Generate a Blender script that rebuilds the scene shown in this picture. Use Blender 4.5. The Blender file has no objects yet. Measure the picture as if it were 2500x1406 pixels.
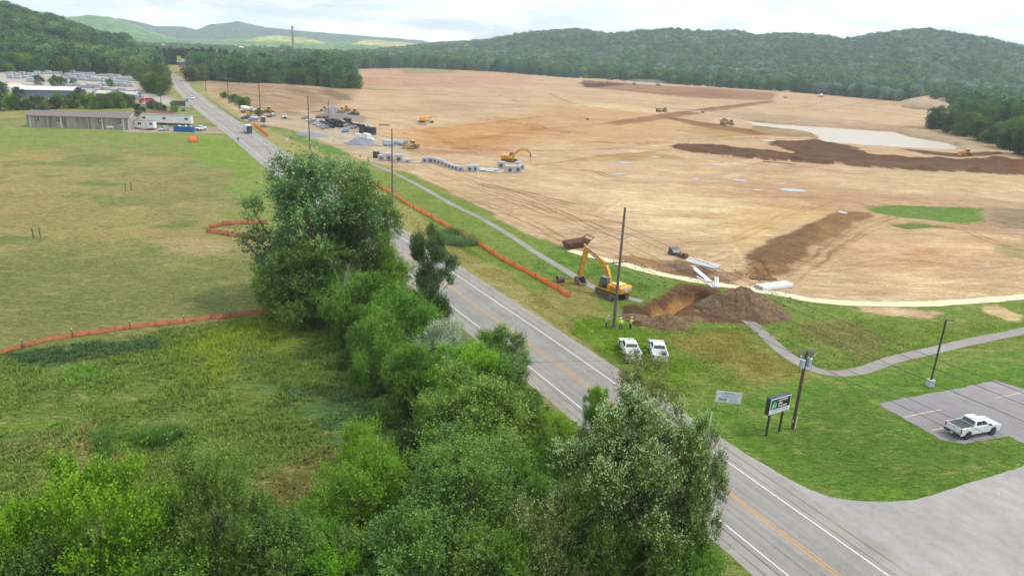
import bpy, bmesh, math, random
import numpy as np
from mathutils import Vector, Matrix

S = bpy.context.scene
COL = S.collection
# ---------------------------------------------------------------- camera
CAM_H, FPX, YH, ROLL = 37.0, 1750.0, 125.0, 2.7
_p = math.atan((703 - YH) / FPX); _r = math.radians(ROLL)
_F = np.array([0, math.cos(_p), -math.sin(_p)]); _R0 = np.array([1.0, 0, 0]); _U0 = np.array([0, math.sin(_p), math.cos(_p)])
_U = _U0 * math.cos(_r) - _R0 * math.sin(_r); _R = _R0 * math.cos(_r) + _U0 * math.sin(_r)
cam = bpy.data.objects.new('camera', bpy.data.cameras.new('camera'))
COL.objects.link(cam)
cam.matrix_world = Matrix([[_R[0], _U[0], -_F[0], 0], [_R[1], _U[1], -_F[1], 0], [_R[2], _U[2], -_F[2], CAM_H], [0, 0, 0, 1]])
cam.data.sensor_width = 36; cam.data.lens = FPX / 2500 * 36
cam.data.clip_start = 1; cam.data.clip_end = 40000
S.camera = cam
# ---------------------------------------------------------------- world
SUN_EL, SUN_AZ = math.radians(56), math.radians(88)   # azimuth clockwise from +Y: light from the right
w = bpy.data.worlds.new('World'); S.world = w; w.use_nodes = True
nt = w.node_tree; nt.nodes.clear()
def N(t, kind, **kw):
    n = t.nodes.new(kind)
    for k, v in kw.items():
        if k.startswith('_'): setattr(n, k[1:], v)
        else: n.inputs[k if not k[0] == 'i' or not k[1:].isdigit() else int(k[1:])].default_value = v
    return n
def ramp(t, stops):
    n = t.nodes.new('ShaderNodeValToRGB'); e = n.color_ramp.elements
    while len(e) < len(stops): e.new(0.5)
    for q, (pos, c) in zip(e, stops):
        q.position = pos; q.color = (c, c, c, 1) if isinstance(c, (int, float)) else tuple(c) + (1,)
    return n
out = N(nt, 'ShaderNodeOutputWorld')
sky = N(nt, 'ShaderNodeTexSky'); sky.sky_type = 'NISHITA'; sky.sun_disc = False
sky.sun_elevation = SUN_EL; sky.sun_rotation = SUN_AZ; sky.altitude = 300; sky.air_density = 1.2; sky.dust_density = 2.5
bg1 = N(nt, 'ShaderNodeBackground', Strength=0.15)
nt.links.new(sky.outputs[0], bg1.inputs[0])
tc = N(nt, 'ShaderNodeTexCoord')
sep = N(nt, 'ShaderNodeSeparateXYZ'); nt.links.new(tc.outputs['Generated'], sep.inputs[0])
mp = N(nt, 'ShaderNodeMapping'); mp.inputs['Scale'].default_value = (2.2, 2.2, 13)
nt.links.new(tc.outputs['Generated'], mp.inputs[0])
cn = N(nt, 'ShaderNodeTexNoise', Scale=1.6, Detail=7.0, Roughness=0.55, Distortion=0.35)
nt.links.new(mp.outputs[0], cn.inputs['Vector'])
cover = ramp(nt, [(0.40, 0.55), (0.54, 1.0)])
nt.links.new(cn.outputs['Fac'], cover.inputs[0])
cn2 = N(nt, 'ShaderNodeTexNoise', Scale=3.2, Detail=9.0, Roughness=0.6, Distortion=0.5)
nt.links.new(mp.outputs[0], cn2.inputs['Vector'])
shade = ramp(nt, [(0.36, (0.66, 0.78, 0.92)), (0.47, (0.86, 0.92, 0.98)), (0.55, (1.16, 1.16, 1.16))])
nt.links.new(cn2.outputs['Fac'], shade.inputs[0])
hg = N(nt, 'ShaderNodeMapRange'); hg.inputs['From Min'].default_value = 0.0; hg.inputs['From Max'].default_value = 0.8
hg.inputs['To Min'].default_value = 1.45; hg.inputs['To Max'].default_value = 1.15
nt.links.new(sep.outputs['Z'], hg.inputs['Value'])
bg2 = N(nt, 'ShaderNodeBackground')
nt.links.new(shade.outputs[0], bg2.inputs[0]); nt.links.new(hg.outputs[0], bg2.inputs[1])
mx = N(nt, 'ShaderNodeMixShader')
nt.links.new(cover.outputs[0], mx.inputs[0]); nt.links.new(bg1.outputs[0], mx.inputs[1]); nt.links.new(bg2.outputs[0], mx.inputs[2])
nt.links.new(mx.outputs[0], out.inputs[0])
sun = bpy.data.objects.new('sun', bpy.data.lights.new('sun', 'SUN')); COL.objects.link(sun)
sun.data.energy = 2.5; sun.data.angle = math.radians(9); sun.data.color = (1.0, 0.965, 0.91)
_sd = Vector((math.sin(SUN_AZ) * math.cos(SUN_EL), math.cos(SUN_AZ) * math.cos(SUN_EL), math.sin(SUN_EL)))
sun.rotation_euler = _sd.to_track_quat('Z', 'Y').to_euler()
S.view_settings.view_transform = 'Standard'; S.view_settings.look = 'None'; S.view_settings.gamma = 1
S.view_settings.exposure = 0.27
cy = S.cycles
cy.max_bounces = 5; cy.diffuse_bounces = 3; cy.glossy_bounces = 2; cy.transmission_bounces = 3; cy.transparent_max_bounces = 8
cy.volume_bounces = 0; cy.use_denoising = True; cy.caustics_reflective = False; cy.caustics_refractive = False
cy.use_adaptive_sampling = True; cy.adaptive_threshold = 0.02
# ---------------------------------------------------------------- helpers
rng = np.random.default_rng(7)
def P(x, y, z=0.0):
    """the ground point that photograph position (x, y) looks at"""
    d = _F * FPX + _R * (x - 1250) - _U * (y - 703)
    t = (z - CAM_H) / d[2]
    return np.array([d[0] * t, d[1] * t, z])
def A(r, g, b, k=1.45):
    """albedo from an sRGB 0-255 reading"""
    f = lambda c: (c / 255 / 12.92 if c / 255 <= 0.04045 else ((c / 255 + 0.055) / 1.055) ** 2.4) / k
    return (f(r), f(g), f(b))
def tag(o, label=None, cat=None, group=None, kind=None):
    if label: o['label'] = label
    if cat: o['category'] = cat
    if group: o['group'] = group
    if kind: o['kind'] = kind
    return o
def empty(name, loc=(0, 0, 0), rz=0, label=None, cat=None, group=None, scale=1):
    o = bpy.data.objects.new(name, None); COL.objects.link(o)
    o.location = [float(v) for v in loc]; o.rotation_euler = (0, 0, rz); o.scale = (scale,) * 3
    o.empty_display_size = 0.3
    return tag(o, label, cat, group)
def mesh_fast(name, v, f, mat=None, colors=None, smooth=False, parent=None, attrs=None):
    """v (n,3); f (m,k) one polygon size"""
    v = np.asarray(v, np.float32); f = np.asarray(f, np.int32); k = f.shape[1]
    me = bpy.data.meshes.new(name)
    me.vertices.add(len(v)); me.vertices.foreach_set('co', v.ravel())
    me.loops.add(f.size); me.loops.foreach_set('vertex_index', f.ravel())
    me.polygons.add(len(f)); me.polygons.foreach_set('loop_start', np.arange(0, f.size, k, dtype=np.int32))
    me.polygons.foreach_set('loop_total', np.full(len(f), k, np.int32)) if False else None
    if smooth: me.polygons.foreach_set('use_smooth', np.ones(len(f), bool))
    me.update(calc_edges=True)
    if colors is not None:
        a = me.attributes.new('Col', 'FLOAT_COLOR', 'POINT')
        c = np.ones((len(v), 4), np.float32); c[:, :3] = colors
        a.data.foreach_set('color', c.ravel())
    for k_, val in (attrs or {}).items():
        a = me.attributes.new(k_, 'FLOAT', 'POINT'); a.data.foreach_set('value', np.asarray(val, np.float32))
    if mat: me.materials.append(mat)
    o = bpy.data.objects.new(name, me); COL.objects.link(o)
    if parent: o.parent = parent
    return o
# value noise in numpy
def _hash(ix, iy, seed):
    h = (ix.astype(np.int64) * 374761393 + iy.astype(np.int64) * 668265263 + seed * 974634777) & 0x7fffffff
    h = ((h ^ (h >> 13)) * 1274126177) & 0x7fffffff
    return ((h ^ (h >> 16)) & 0xffff) / 65535.0
def vnoise(x, y, s, seed=0):
    x = np.asarray(x) / s; y = np.asarray(y) / s
    ix = np.floor(x); iy = np.floor(y); fx = x - ix; fy = y - iy
    fx = fx * fx * (3 - 2 * fx); fy = fy * fy * (3 - 2 * fy)
    a = _hash(ix, iy, seed); b = _hash(ix + 1, iy, seed); c = _hash(ix, iy + 1, seed); d = _hash(ix + 1, iy + 1, seed)
    return (a * (1 - fx) + b * fx) * (1 - fy) + (c * (1 - fx) + d * fx) * fy
def fbm(x, y, s, seed=0, n=4):
    t = 0; a = 0.5; tot = 0
    for i in range(n):
        t = t + a * vnoise(x, y, s / 2 ** i, seed + i * 17); tot += a; a *= 0.55
    return t / tot
def sdf(poly, x, y):
    """signed distance, positive inside"""
    poly = np.asarray(poly, float); d2 = np.full(x.shape, 1e18); ins = np.zeros(x.shape, bool)
    for i in range(len(poly)):
        ax, ay = poly[i]; bx, by = poly[(i + 1) % len(poly)]
        ex, ey = bx - ax, by - ay; L = ex * ex + ey * ey + 1e-12
        t = np.clip(((x - ax) * ex + (y - ay) * ey) / L, 0, 1)
        d2 = np.minimum(d2, (x - ax - t * ex) ** 2 + (y - ay - t * ey) ** 2)
        c = ((ay > y) != (by > y)) & (x < (bx - ax) * (y - ay) / (by - ay + 1e-12) + ax)
        ins ^= c
    d = np.sqrt(d2)
    return np.where(ins, d, -d)
def sdline(pts, x, y):
    d2 = np.full(x.shape, 1e18)
    for (ax, ay), (bx, by) in zip(pts[:-1], pts[1:]):
        ex, ey = bx - ax, by - ay; L = ex * ex + ey * ey + 1e-12
        t = np.clip(((x - ax) * ex + (y - ay) * ey) / L, 0, 1)
        d2 = np.minimum(d2, (x - ax - t * ex) ** 2 + (y - ay - t * ey) ** 2)
    return np.sqrt(d2)
def PW(pts): return [tuple(P(*q)[:2]) for q in pts]
def smooth(t): t = np.clip(t, 0, 1); return t * t * (3 - 2 * t)
# materials
MATS = {}
def mat(name, col, rough=0.6, metal=0.0, noise=0.0, nscale=2.0, bump=0.0, bscale=20.0, spec=0.5, coat=0.0, dirt=None, dirt_amt=0.0, emit=None):
    if name in MATS: return MATS[name]
    m = bpy.data.materials.new(name); m.use_nodes = True; t = m.node_tree
    b = t.nodes['Principled BSDF']
    b.inputs['Roughness'].default_value = rough; b.inputs['Metallic'].default_value = metal
    b.inputs['Specular IOR Level'].default_value = spec; b.inputs['Coat Weight'].default_value = coat
    b.inputs['Base Color'].default_value = tuple(col) + (1,)
    geo = N(t, 'ShaderNodeTexCoord')
    if noise or dirt:
        nz = N(t, 'ShaderNodeTexNoise', Scale=nscale, Detail=6.0, Roughness=0.6)
        t.links.new(geo.outputs['Object'], nz.inputs['Vector'])
        lo = dirt if dirt else tuple(c * (1 - noise) for c in col)
        hi = col if dirt else tuple(min(1, c * (1 + noise)) for c in col)
        if dirt: r = ramp(t, [(max(0.0, 0.30 + dirt_amt * 0.35 - 0.12), lo), (0.45 + dirt_amt * 0.35, hi)])
        else: r = ramp(t, [(0.3, lo), (0.7, hi)])
        t.links.new(nz.outputs['Fac'], r.inputs[0]); t.links.new(r.outputs[0], b.inputs['Base Color'])
    if bump:
        n2 = N(t, 'ShaderNodeTexNoise', Scale=bscale, Detail=5.0)
        t.links.new(geo.outputs['Object'], n2.inputs['Vector'])
        bp = N(t, 'ShaderNodeBump', Strength=bump); bp.inputs['Distance'].default_value = 0.05
        t.links.new(n2.outputs['Fac'], bp.inputs['Height']); t.links.new(bp.outputs[0], b.inputs['Normal'])
    if emit:
        b.inputs['Emission Color'].default_value = tuple(col) + (1,); b.inputs['Emission Strength'].default_value = emit
    MATS[name] = m
    return m
class MB:
    """collects shapes in local space, links them as one mesh"""
    def __init__(s): s.v = []; s.f = []
    def add(s, vs, fs, M=None):
        n = len(s.v)
        for q in vs:
            q = Vector(q); s.v.append(tuple(M @ q if M is not None else q))
        s.f += [tuple(i + n for i in f) for f in fs]; return s
    def box(s, c, d, rz=0, ry=0, rx=0, taper=None):
        hx, hy, hz = d[0] / 2, d[1] / 2, d[2] / 2; tx, ty = taper or (1, 1)
        vs = [(-hx, -hy, -hz), (hx, -hy, -hz), (hx, hy, -hz), (-hx, hy, -hz), (-hx * tx, -hy * ty, hz), (hx * tx, -hy * ty, hz), (hx * tx, hy * ty, hz), (-hx * tx, hy * ty, hz)]
        M = Matrix.Translation(c) @ Matrix.Rotation(rz, 4, 'Z') @ Matrix.Rotation(ry, 4, 'Y') @ Matrix.Rotation(rx, 4, 'X')
        return s.add(vs, [(0, 3, 2, 1), (4, 5, 6, 7), (0, 1, 5, 4), (1, 2, 6, 5), (2, 3, 7, 6), (3, 0, 4, 7)], M)
    def cyl(s, p0, p1, r0, r1=None, n=12, cap=True, hollow=0):
        r1 = r0 if r1 is None else r1; p0 = Vector(p0); p1 = Vector(p1); d = (p1 - p0)
        if d.length < 1e-6: return s
        q = d.to_track_quat('Z', 'Y'); vs = []; fs = []
        rings = [(p0, r0), (p1, r1)] + ([(p1, r1 - hollow), (p0, r0 - hollow)] if hollow else [])
        for (c, r) in rings:
            for i in range(n):
                a = 2 * math.pi * i / n; vs.append(c + q @ Vector((math.cos(a) * r, math.sin(a) * r, 0)))
        k = len(rings)
        for j in range(k if hollow else k - 1):
            jj = (j + 1) % k
            for i in range(n): fs.append((j * n + i, j * n + (i + 1) % n, jj * n + (i + 1) % n, jj * n + i))
        if cap and not hollow: fs += [tuple(reversed(range(n))), tuple(range(n, 2 * n))]
        return s.add(vs, fs)
    def tube(s, pts, r, n=8, r1=None, cap=True):
        pts = [Vector(q) for q in pts]; m = len(pts); base = len(s.v); vs = []; fs = []
        for j, c in enumerate(pts):
            d = (pts[min(j + 1, m - 1)] - pts[max(j - 1, 0)]).normalized(); q = d.to_track_quat('Z', 'Y')
            rr = r if r1 is None else r + (r1 - r) * j / (m - 1)
            for i in range(n):
                a = 2 * math.pi * i / n; vs.append(c + q @ Vector((math.cos(a) * rr, math.sin(a) * rr, 0)))
        for j in range(m - 1):
            for i in range(n): fs.append((j * n + i, j * n + (i + 1) % n, (j + 1) * n + (i + 1) % n, (j + 1) * n + i))
        if cap: fs += [tuple(reversed(range(n))), tuple(range((m - 1) * n, m * n))]
        return s.add(vs, fs)
    def prism(s, prof, y0, y1, axis='y', M=None, top=None):
        """profile (x,z) extruded along y from y0 to y1"""
        n = len(prof)
        if axis == 'y': vs = [(a, y0, b) for a, b in prof] + [(a, y1, b) for a, b in (top or prof)]
        elif axis == 'x': vs = [(y0, a, b) for a, b in prof] + [(y1, a, b) for a, b in (top or prof)]
        else: vs = [(a, b, y0) for a, b in prof] + [(a, b, y1) for a, b in (top or prof)]
        fs = [tuple(range(n)), tuple(reversed(range(n, 2 * n)))] + [(i, i + n, (i + 1) % n + n, (i + 1) % n) for i in range(n)]
        return s.add(vs, fs, M)
    def quad(s, a, b, c, d): return s.add([a, b, c, d], [(0, 1, 2, 3)])
    def dome(s, c, r, rz=None, n=16, m=6):
        rz = rz or r; vs = []; fs = []
        for j in range(m + 1):
            t = math.pi / 2 * j / m
            for i in range(n):
                a = 2 * math.pi * i / n; vs.append((c[0] + math.cos(a) * math.cos(t) * r, c[1] + math.sin(a) * math.cos(t) * r, c[2] + math.sin(t) * rz))
        for j in range(m):
            for i in range(n): fs.append((j * n + i, j * n + (i + 1) % n, (j + 1) * n + (i + 1) % n, (j + 1) * n + i))
        return s.add(vs, fs)
    def ellip(s, c, r, n=12, m=8):
        vs = []; fs = []
        for j in range(m + 1):
            t = -math.pi / 2 + math.pi * j / m
            for i in range(n):
                a = 2 * math.pi * i / n; vs.append((c[0] + math.cos(a) * math.cos(t) * r[0], c[1] + math.sin(a) * math.cos(t) * r[1], c[2] + math.sin(t) * r[2]))
        for j in range(m):
            for i in range(n): fs.append((j * n + i, j * n + (i + 1) % n, (j + 1) * n + (i + 1) % n, (j + 1) * n + i))
        return s.add(vs, fs)
    def build(s, name, m, parent=None, bevel=0, smooth=False, seg=2):
        me = bpy.data.meshes.new(name); me.from_pydata(s.v, [], s.f)
        me.materials.append(m)
        if smooth:
            me.polygons.foreach_set('use_smooth', np.ones(len(me.polygons), bool))
        bm = bmesh.new(); bm.from_mesh(me); bmesh.ops.recalc_face_normals(bm, faces=bm.faces[:]); bm.to_mesh(me); bm.free()
        if smooth:
            try: me.set_sharp_from_angle(angle=math.radians(40))
            except Exception: pass
        o = bpy.data.objects.new(name, me); COL.objects.link(o)
        if parent: o.parent = parent
        if bevel:
            b = o.modifiers.new('bevel', 'BEVEL'); b.width = bevel; b.segments = seg; b.limit_method = 'ANGLE'; b.angle_limit = math.radians(35)
        return o
def kids(o): return [c for c in bpy.data.objects if c.parent == o]
_kids = {}
def copy_tree(o, parent=None, depth=0):
    c = o.copy(); COL.objects.link(c); c.parent = parent
    if depth < 2:
        if o not in _kids: _kids[o] = [q for q in o.children]
        for ch in _kids[o]: copy_tree(ch, c, depth + 1)
    return c
def dup(o, loc, rz, label=None, scale=None):
    c = copy_tree(o); c.location = [float(v) for v in loc]; c.rotation_euler = (0, 0, rz)
    if label: c['label'] = label
    if scale: c.scale = (scale,) * 3
    return c
def heading(a, b):
    """angle so that local +x runs from photograph point a to b on the ground"""
    d = P(*b) - P(*a); return math.atan2(d[1], d[0])
# ---------------------------------------------------------------- terrain
def spline(pts, n=8):
    pts = [np.array(p[:2], float) for p in pts]; out = []
    q = [2 * pts[0] - pts[1]] + pts + [2 * pts[-1] - pts[-2]]
    for i in range(1, len(q) - 2):
        for k in range(n):
            t = k / n; a, b, c, d = q[i - 1], q[i], q[i + 1], q[i + 2]
            out.append(0.5 * ((2 * b) + (-a + c) * t + (2 * a - 5 * b + 4 * c - d) * t * t + (-a + 3 * b - 3 * c + d) * t ** 3))
    out.append(q[-2]); return np.array(out)
def offset_line(c, w):
    d = np.gradient(c, axis=0); d /= np.linalg.norm(d, axis=1)[:, None]
    nrm = np.stack([-d[:, 1], d[:, 0]], 1); w = np.asarray(w)
    return c + nrm * (w[:, None] if w.ndim else w)
def unitpoly(pts): return np.array(PW(pts))
MOUND = unitpoly([(500, 226), (505, 200), (600, 206), (700, 214), (870, 222), (900, 232), (860, 243), (800, 250), (700, 262), (600, 262), (540, 250)])
POND = unitpoly([(1795, 284), (1850, 292), (1900, 297), (2000, 303), (2100, 310), (2194, 316), (2238, 329), (2328, 343), (2362, 354), (2335, 364), (2258, 362), (2105, 353), (2016, 346), (1972, 337), (1984, 327), (1950, 317), (1900, 312), (1840, 305)])
BERM = PW([(1850, 668), (1900, 620), (1980, 570), (2060, 532)])
TRENCH = PW([(1588, 772), (1640, 738), (1700, 712)])
PLAT = unitpoly([(1425, 196), (1600, 207), (1760, 217), (1890, 228), (1960, 238), (1880, 243), (1700, 234), (1560, 221), (1425, 209)])
RIDGE2 = PW([(2215, 262), (2262, 250), (2300, 256)])
SOIL1 = unitpoly([(1625, 357), (1682, 354), (1760, 358), (1812, 362), (1880, 369), (1942, 376), (1920, 368), (1880, 355), (1880, 345), (1987, 344), (2040, 352), (2092, 359), (2080, 365), (2120, 377), (2182, 384), (2335, 391), (2412, 386), (2520, 391), (2540, 430), (2350, 420), (2156, 412), (1977, 397), (1841, 389), (1697, 373)])
def H(x, y):
    x = np.asarray(x, float); y = np.asarray(y, float)
    r = np.hypot(x, y)
    z = 0.25 * (fbm(x, y, 45, 3, 3) - 0.5) * smooth((r - 60) / 100)
    # flat near the road corridor
    h = z
    far = (r > 250)
    def on(mask, f):
        if np.any(mask): 
            v = np.zeros_like(x); v[mask] = f(x[mask], y[mask]); return v
        return 0
    h = h + on((x > -330) & (x < -10) & (y > 250) & (y < 1000), lambda a, b: 5.0 * smooth((sdf(MOUND, a, b) + 8) / 60) * (0.85 + 0.3 * fbm(a, b, 40, 5)))
    h = h - on((x > 60) & (x < 420) & (y > 200) & (y < 720), lambda a, b: 3.6 * smooth((sdf(POND, a, b) + 1) / 10))
    h = h + on((x > 20) & (x < 120) & (y > 90) & (y < 240), lambda a, b: 1.1 * np.exp(-(sdline(BERM, a, b) / 3.2) ** 2) * (0.6 + 0.8 * fbm(a, b, 3, 8)))
    h = h - on((x > 5) & (x < 60) & (y > 80) & (y < 150), lambda a, b: 2.2 * smooth((2.6 - sdline(TRENCH, a, b)) / 1.8))
    h = h + on((x > 60) & (x < 700) & (y > 500) & (y < 1100), lambda a, b: 3.0 * smooth((sdf(PLAT, a, b) + 4) / 40))
    h = h + on((x > 40) & (x < 500) & (y > 180) & (y < 420), lambda a, b: 1.3 * smooth((sdf(SOIL1, a, b)) / 4) * (fbm(a, b, 7, 9, 3) ** 2 + .15) * 1.8)
    h = h + on((x > 200) & (x < 700) & (y > 400) & (y < 1000), lambda a, b: 8 * np.exp(-(sdline(RIDGE2, a, b) / 12) ** 2))
    return h
def Hs(x, y): return float(H(np.array([x]), np.array([y]))[0])
def G(px, py, dz=0.0):
    z = 0.0
    for _ in range(6):
        q = P(px, py, z); z = Hs(q[0], q[1])
    q[2] = z + dz
    return q
# ---------------------------------------------------------------- paint of the ground: real colour of grass and soil
def _tr(pts, w_=.45, c=(.66, .58, .5), al=.8, pair=True, n=6): return (spline(PW(pts), n), w_, c, al, pair)
DK, LT = (.62, .54, .46), (1.22, 1.24, 1.26)
TRACKS = [_tr([(905, 405), (1020, 430), (1150, 458), (1280, 492), (1400, 530), (1500, 575)]), _tr([(930, 402), (1060, 425), (1200, 455), (1330, 500), (1450, 560)], al=.6), _tr([(1060, 470), (1200, 500), (1300, 545), (1380, 590)], al=.7),
 _tr([(880, 392), (1000, 400), (1150, 425), (1300, 440), (1450, 440), (1600, 425)], c=LT), _tr([(1300, 405), (1400, 392), (1480, 380), (1600, 370), (1650, 360)], w_=1.2, c=(.7, .62, .5), pair=False), _tr([(1460, 520), (1560, 470), (1720, 455), (1880, 470), (1980, 500)], c=LT), _tr([(1500, 560), (1620, 590), (1760, 590), (1850, 560), (1930, 520), (2000, 500)], al=.6),
 _tr([(1790, 600), (1815, 640), (1850, 690)], w_=.7, c=LT, pair=False), _tr([(1830, 640), (1850, 665), (1880, 700)], w_=.5), _tr([(1990, 640), (2050, 590), (2130, 545), (2220, 520)], w_=.6), _tr([(1940, 680), (2020, 620), (2110, 565), (2200, 548), (2400, 552)], al=.6), _tr([(1960, 700), (2150, 700), (2350, 690), (2560, 660)], c=LT), _tr([(2000, 660), (2200, 640), (2400, 650), (2560, 630)], al=.5),
 _tr([(1660, 268), (1800, 274), (2000, 288), (2250, 310)], w_=1.5, pair=False, c=(.7, .64, .56)), _tr([(1480, 300), (1650, 276), (1900, 245)], w_=1.6, c=(.72, .62, .52)), _tr([(1600, 283), (1760, 306), (1880, 330)], w_=1.6, c=(.6, .5, .42)), _tr([(1000, 330), (1150, 340), (1300, 318), (1500, 300)], w_=1.0, c=(.8, .7, .6)), _tr([(950, 345), (1100, 362), (1300, 368), (1500, 362), (1640, 340)], w_=1.0, c=(.78, .68, .56)),
 _tr([(1040, 315), (1200, 300), (1320, 285)], w_=.9), _tr([(900, 262), (1020, 272), (1180, 262), (1380, 262)], w_=1.2, c=(.84, .76, .7)), _tr([(900, 232), (1050, 238), (1200, 236), (1390, 244)], w_=1.6, c=(.82, .74, .68)), _tr([(900, 205), (1000, 208), (1130, 204), (1300, 212), (1420, 220)], w_=2.0, c=(.8, .74, .7), pair=False), _tr([(880, 285), (960, 300), (1040, 322), (1100, 350)], w_=.8, al=.6),
 _tr([(900, 350), (960, 372), (1060, 392), (1180, 400)], w_=.6, c=LT), _tr([(1400, 345), (1560, 350), (1700, 345), (1850, 338), (1990, 345)], w_=.9, c=(.7, .6, .48)), _tr([(1900, 265), (2000, 262), (2150, 275), (2260, 290)], w_=1.0), _tr([(1920, 250), (2060, 256), (2200, 268)], w_=1.2, c=(.76, .66, .56)), _tr([(1700, 420), (1900, 430), (2200, 450), (2560, 470)], c=LT, w_=.8), _tr([(1650, 445), (1850, 480), (2100, 480), (2560, 500)], al=.5, w_=.5)]
_g = np.random.default_rng(12)
for _k in range(80):
    _x, _y = _g.uniform(930, 2450), _g.uniform(230, 690)
    if _y > 400 and _x < 1000 + (_y - 400) * 2.2: continue
    _L = _g.uniform(60, 260); _s = _g.normal() * .12 + (.18 if _x < 1500 else -.02)
    TRACKS.append(_tr([(_x + _L * t, _y + _L * t * _s + _g.normal() * 3) for t in (0, .3, .65, 1)], w_=_g.uniform(.25, .5) * (1 + (600 - _y) / 300), c=DK if _g.random() < .6 else LT, al=_g.uniform(.5, .95), n=4))
GRASS, DIRT = 0.0, 1.0
base_col = np.array(A(150, 151, 88))
SITE = [(882, 164), (1000, 162), (1100, 163), (1150, 166), (1250, 174), (1400, 185), (1600, 199), (1900, 218), (2100, 236), (2260, 247), (2330, 258), (2420, 262), (2700, 262), (2900, 420), (2900, 740), (2500, 729), (2350, 737), (2200, 744), (2010, 736), (1900, 716), (1760, 696), (1620, 672), (1500, 641), (1400, 612), (1330, 588), (1270, 560), (1200, 518), (1100, 467), (1000, 424), (930, 402), (880, 390), (866, 380), (800, 352), (740, 325), (690, 312), (650, 306), (600, 297), (590, 285), (560, 262), (505, 226), (492, 205), (505, 195), (600, 198), (870, 214), (880, 200)]
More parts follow.
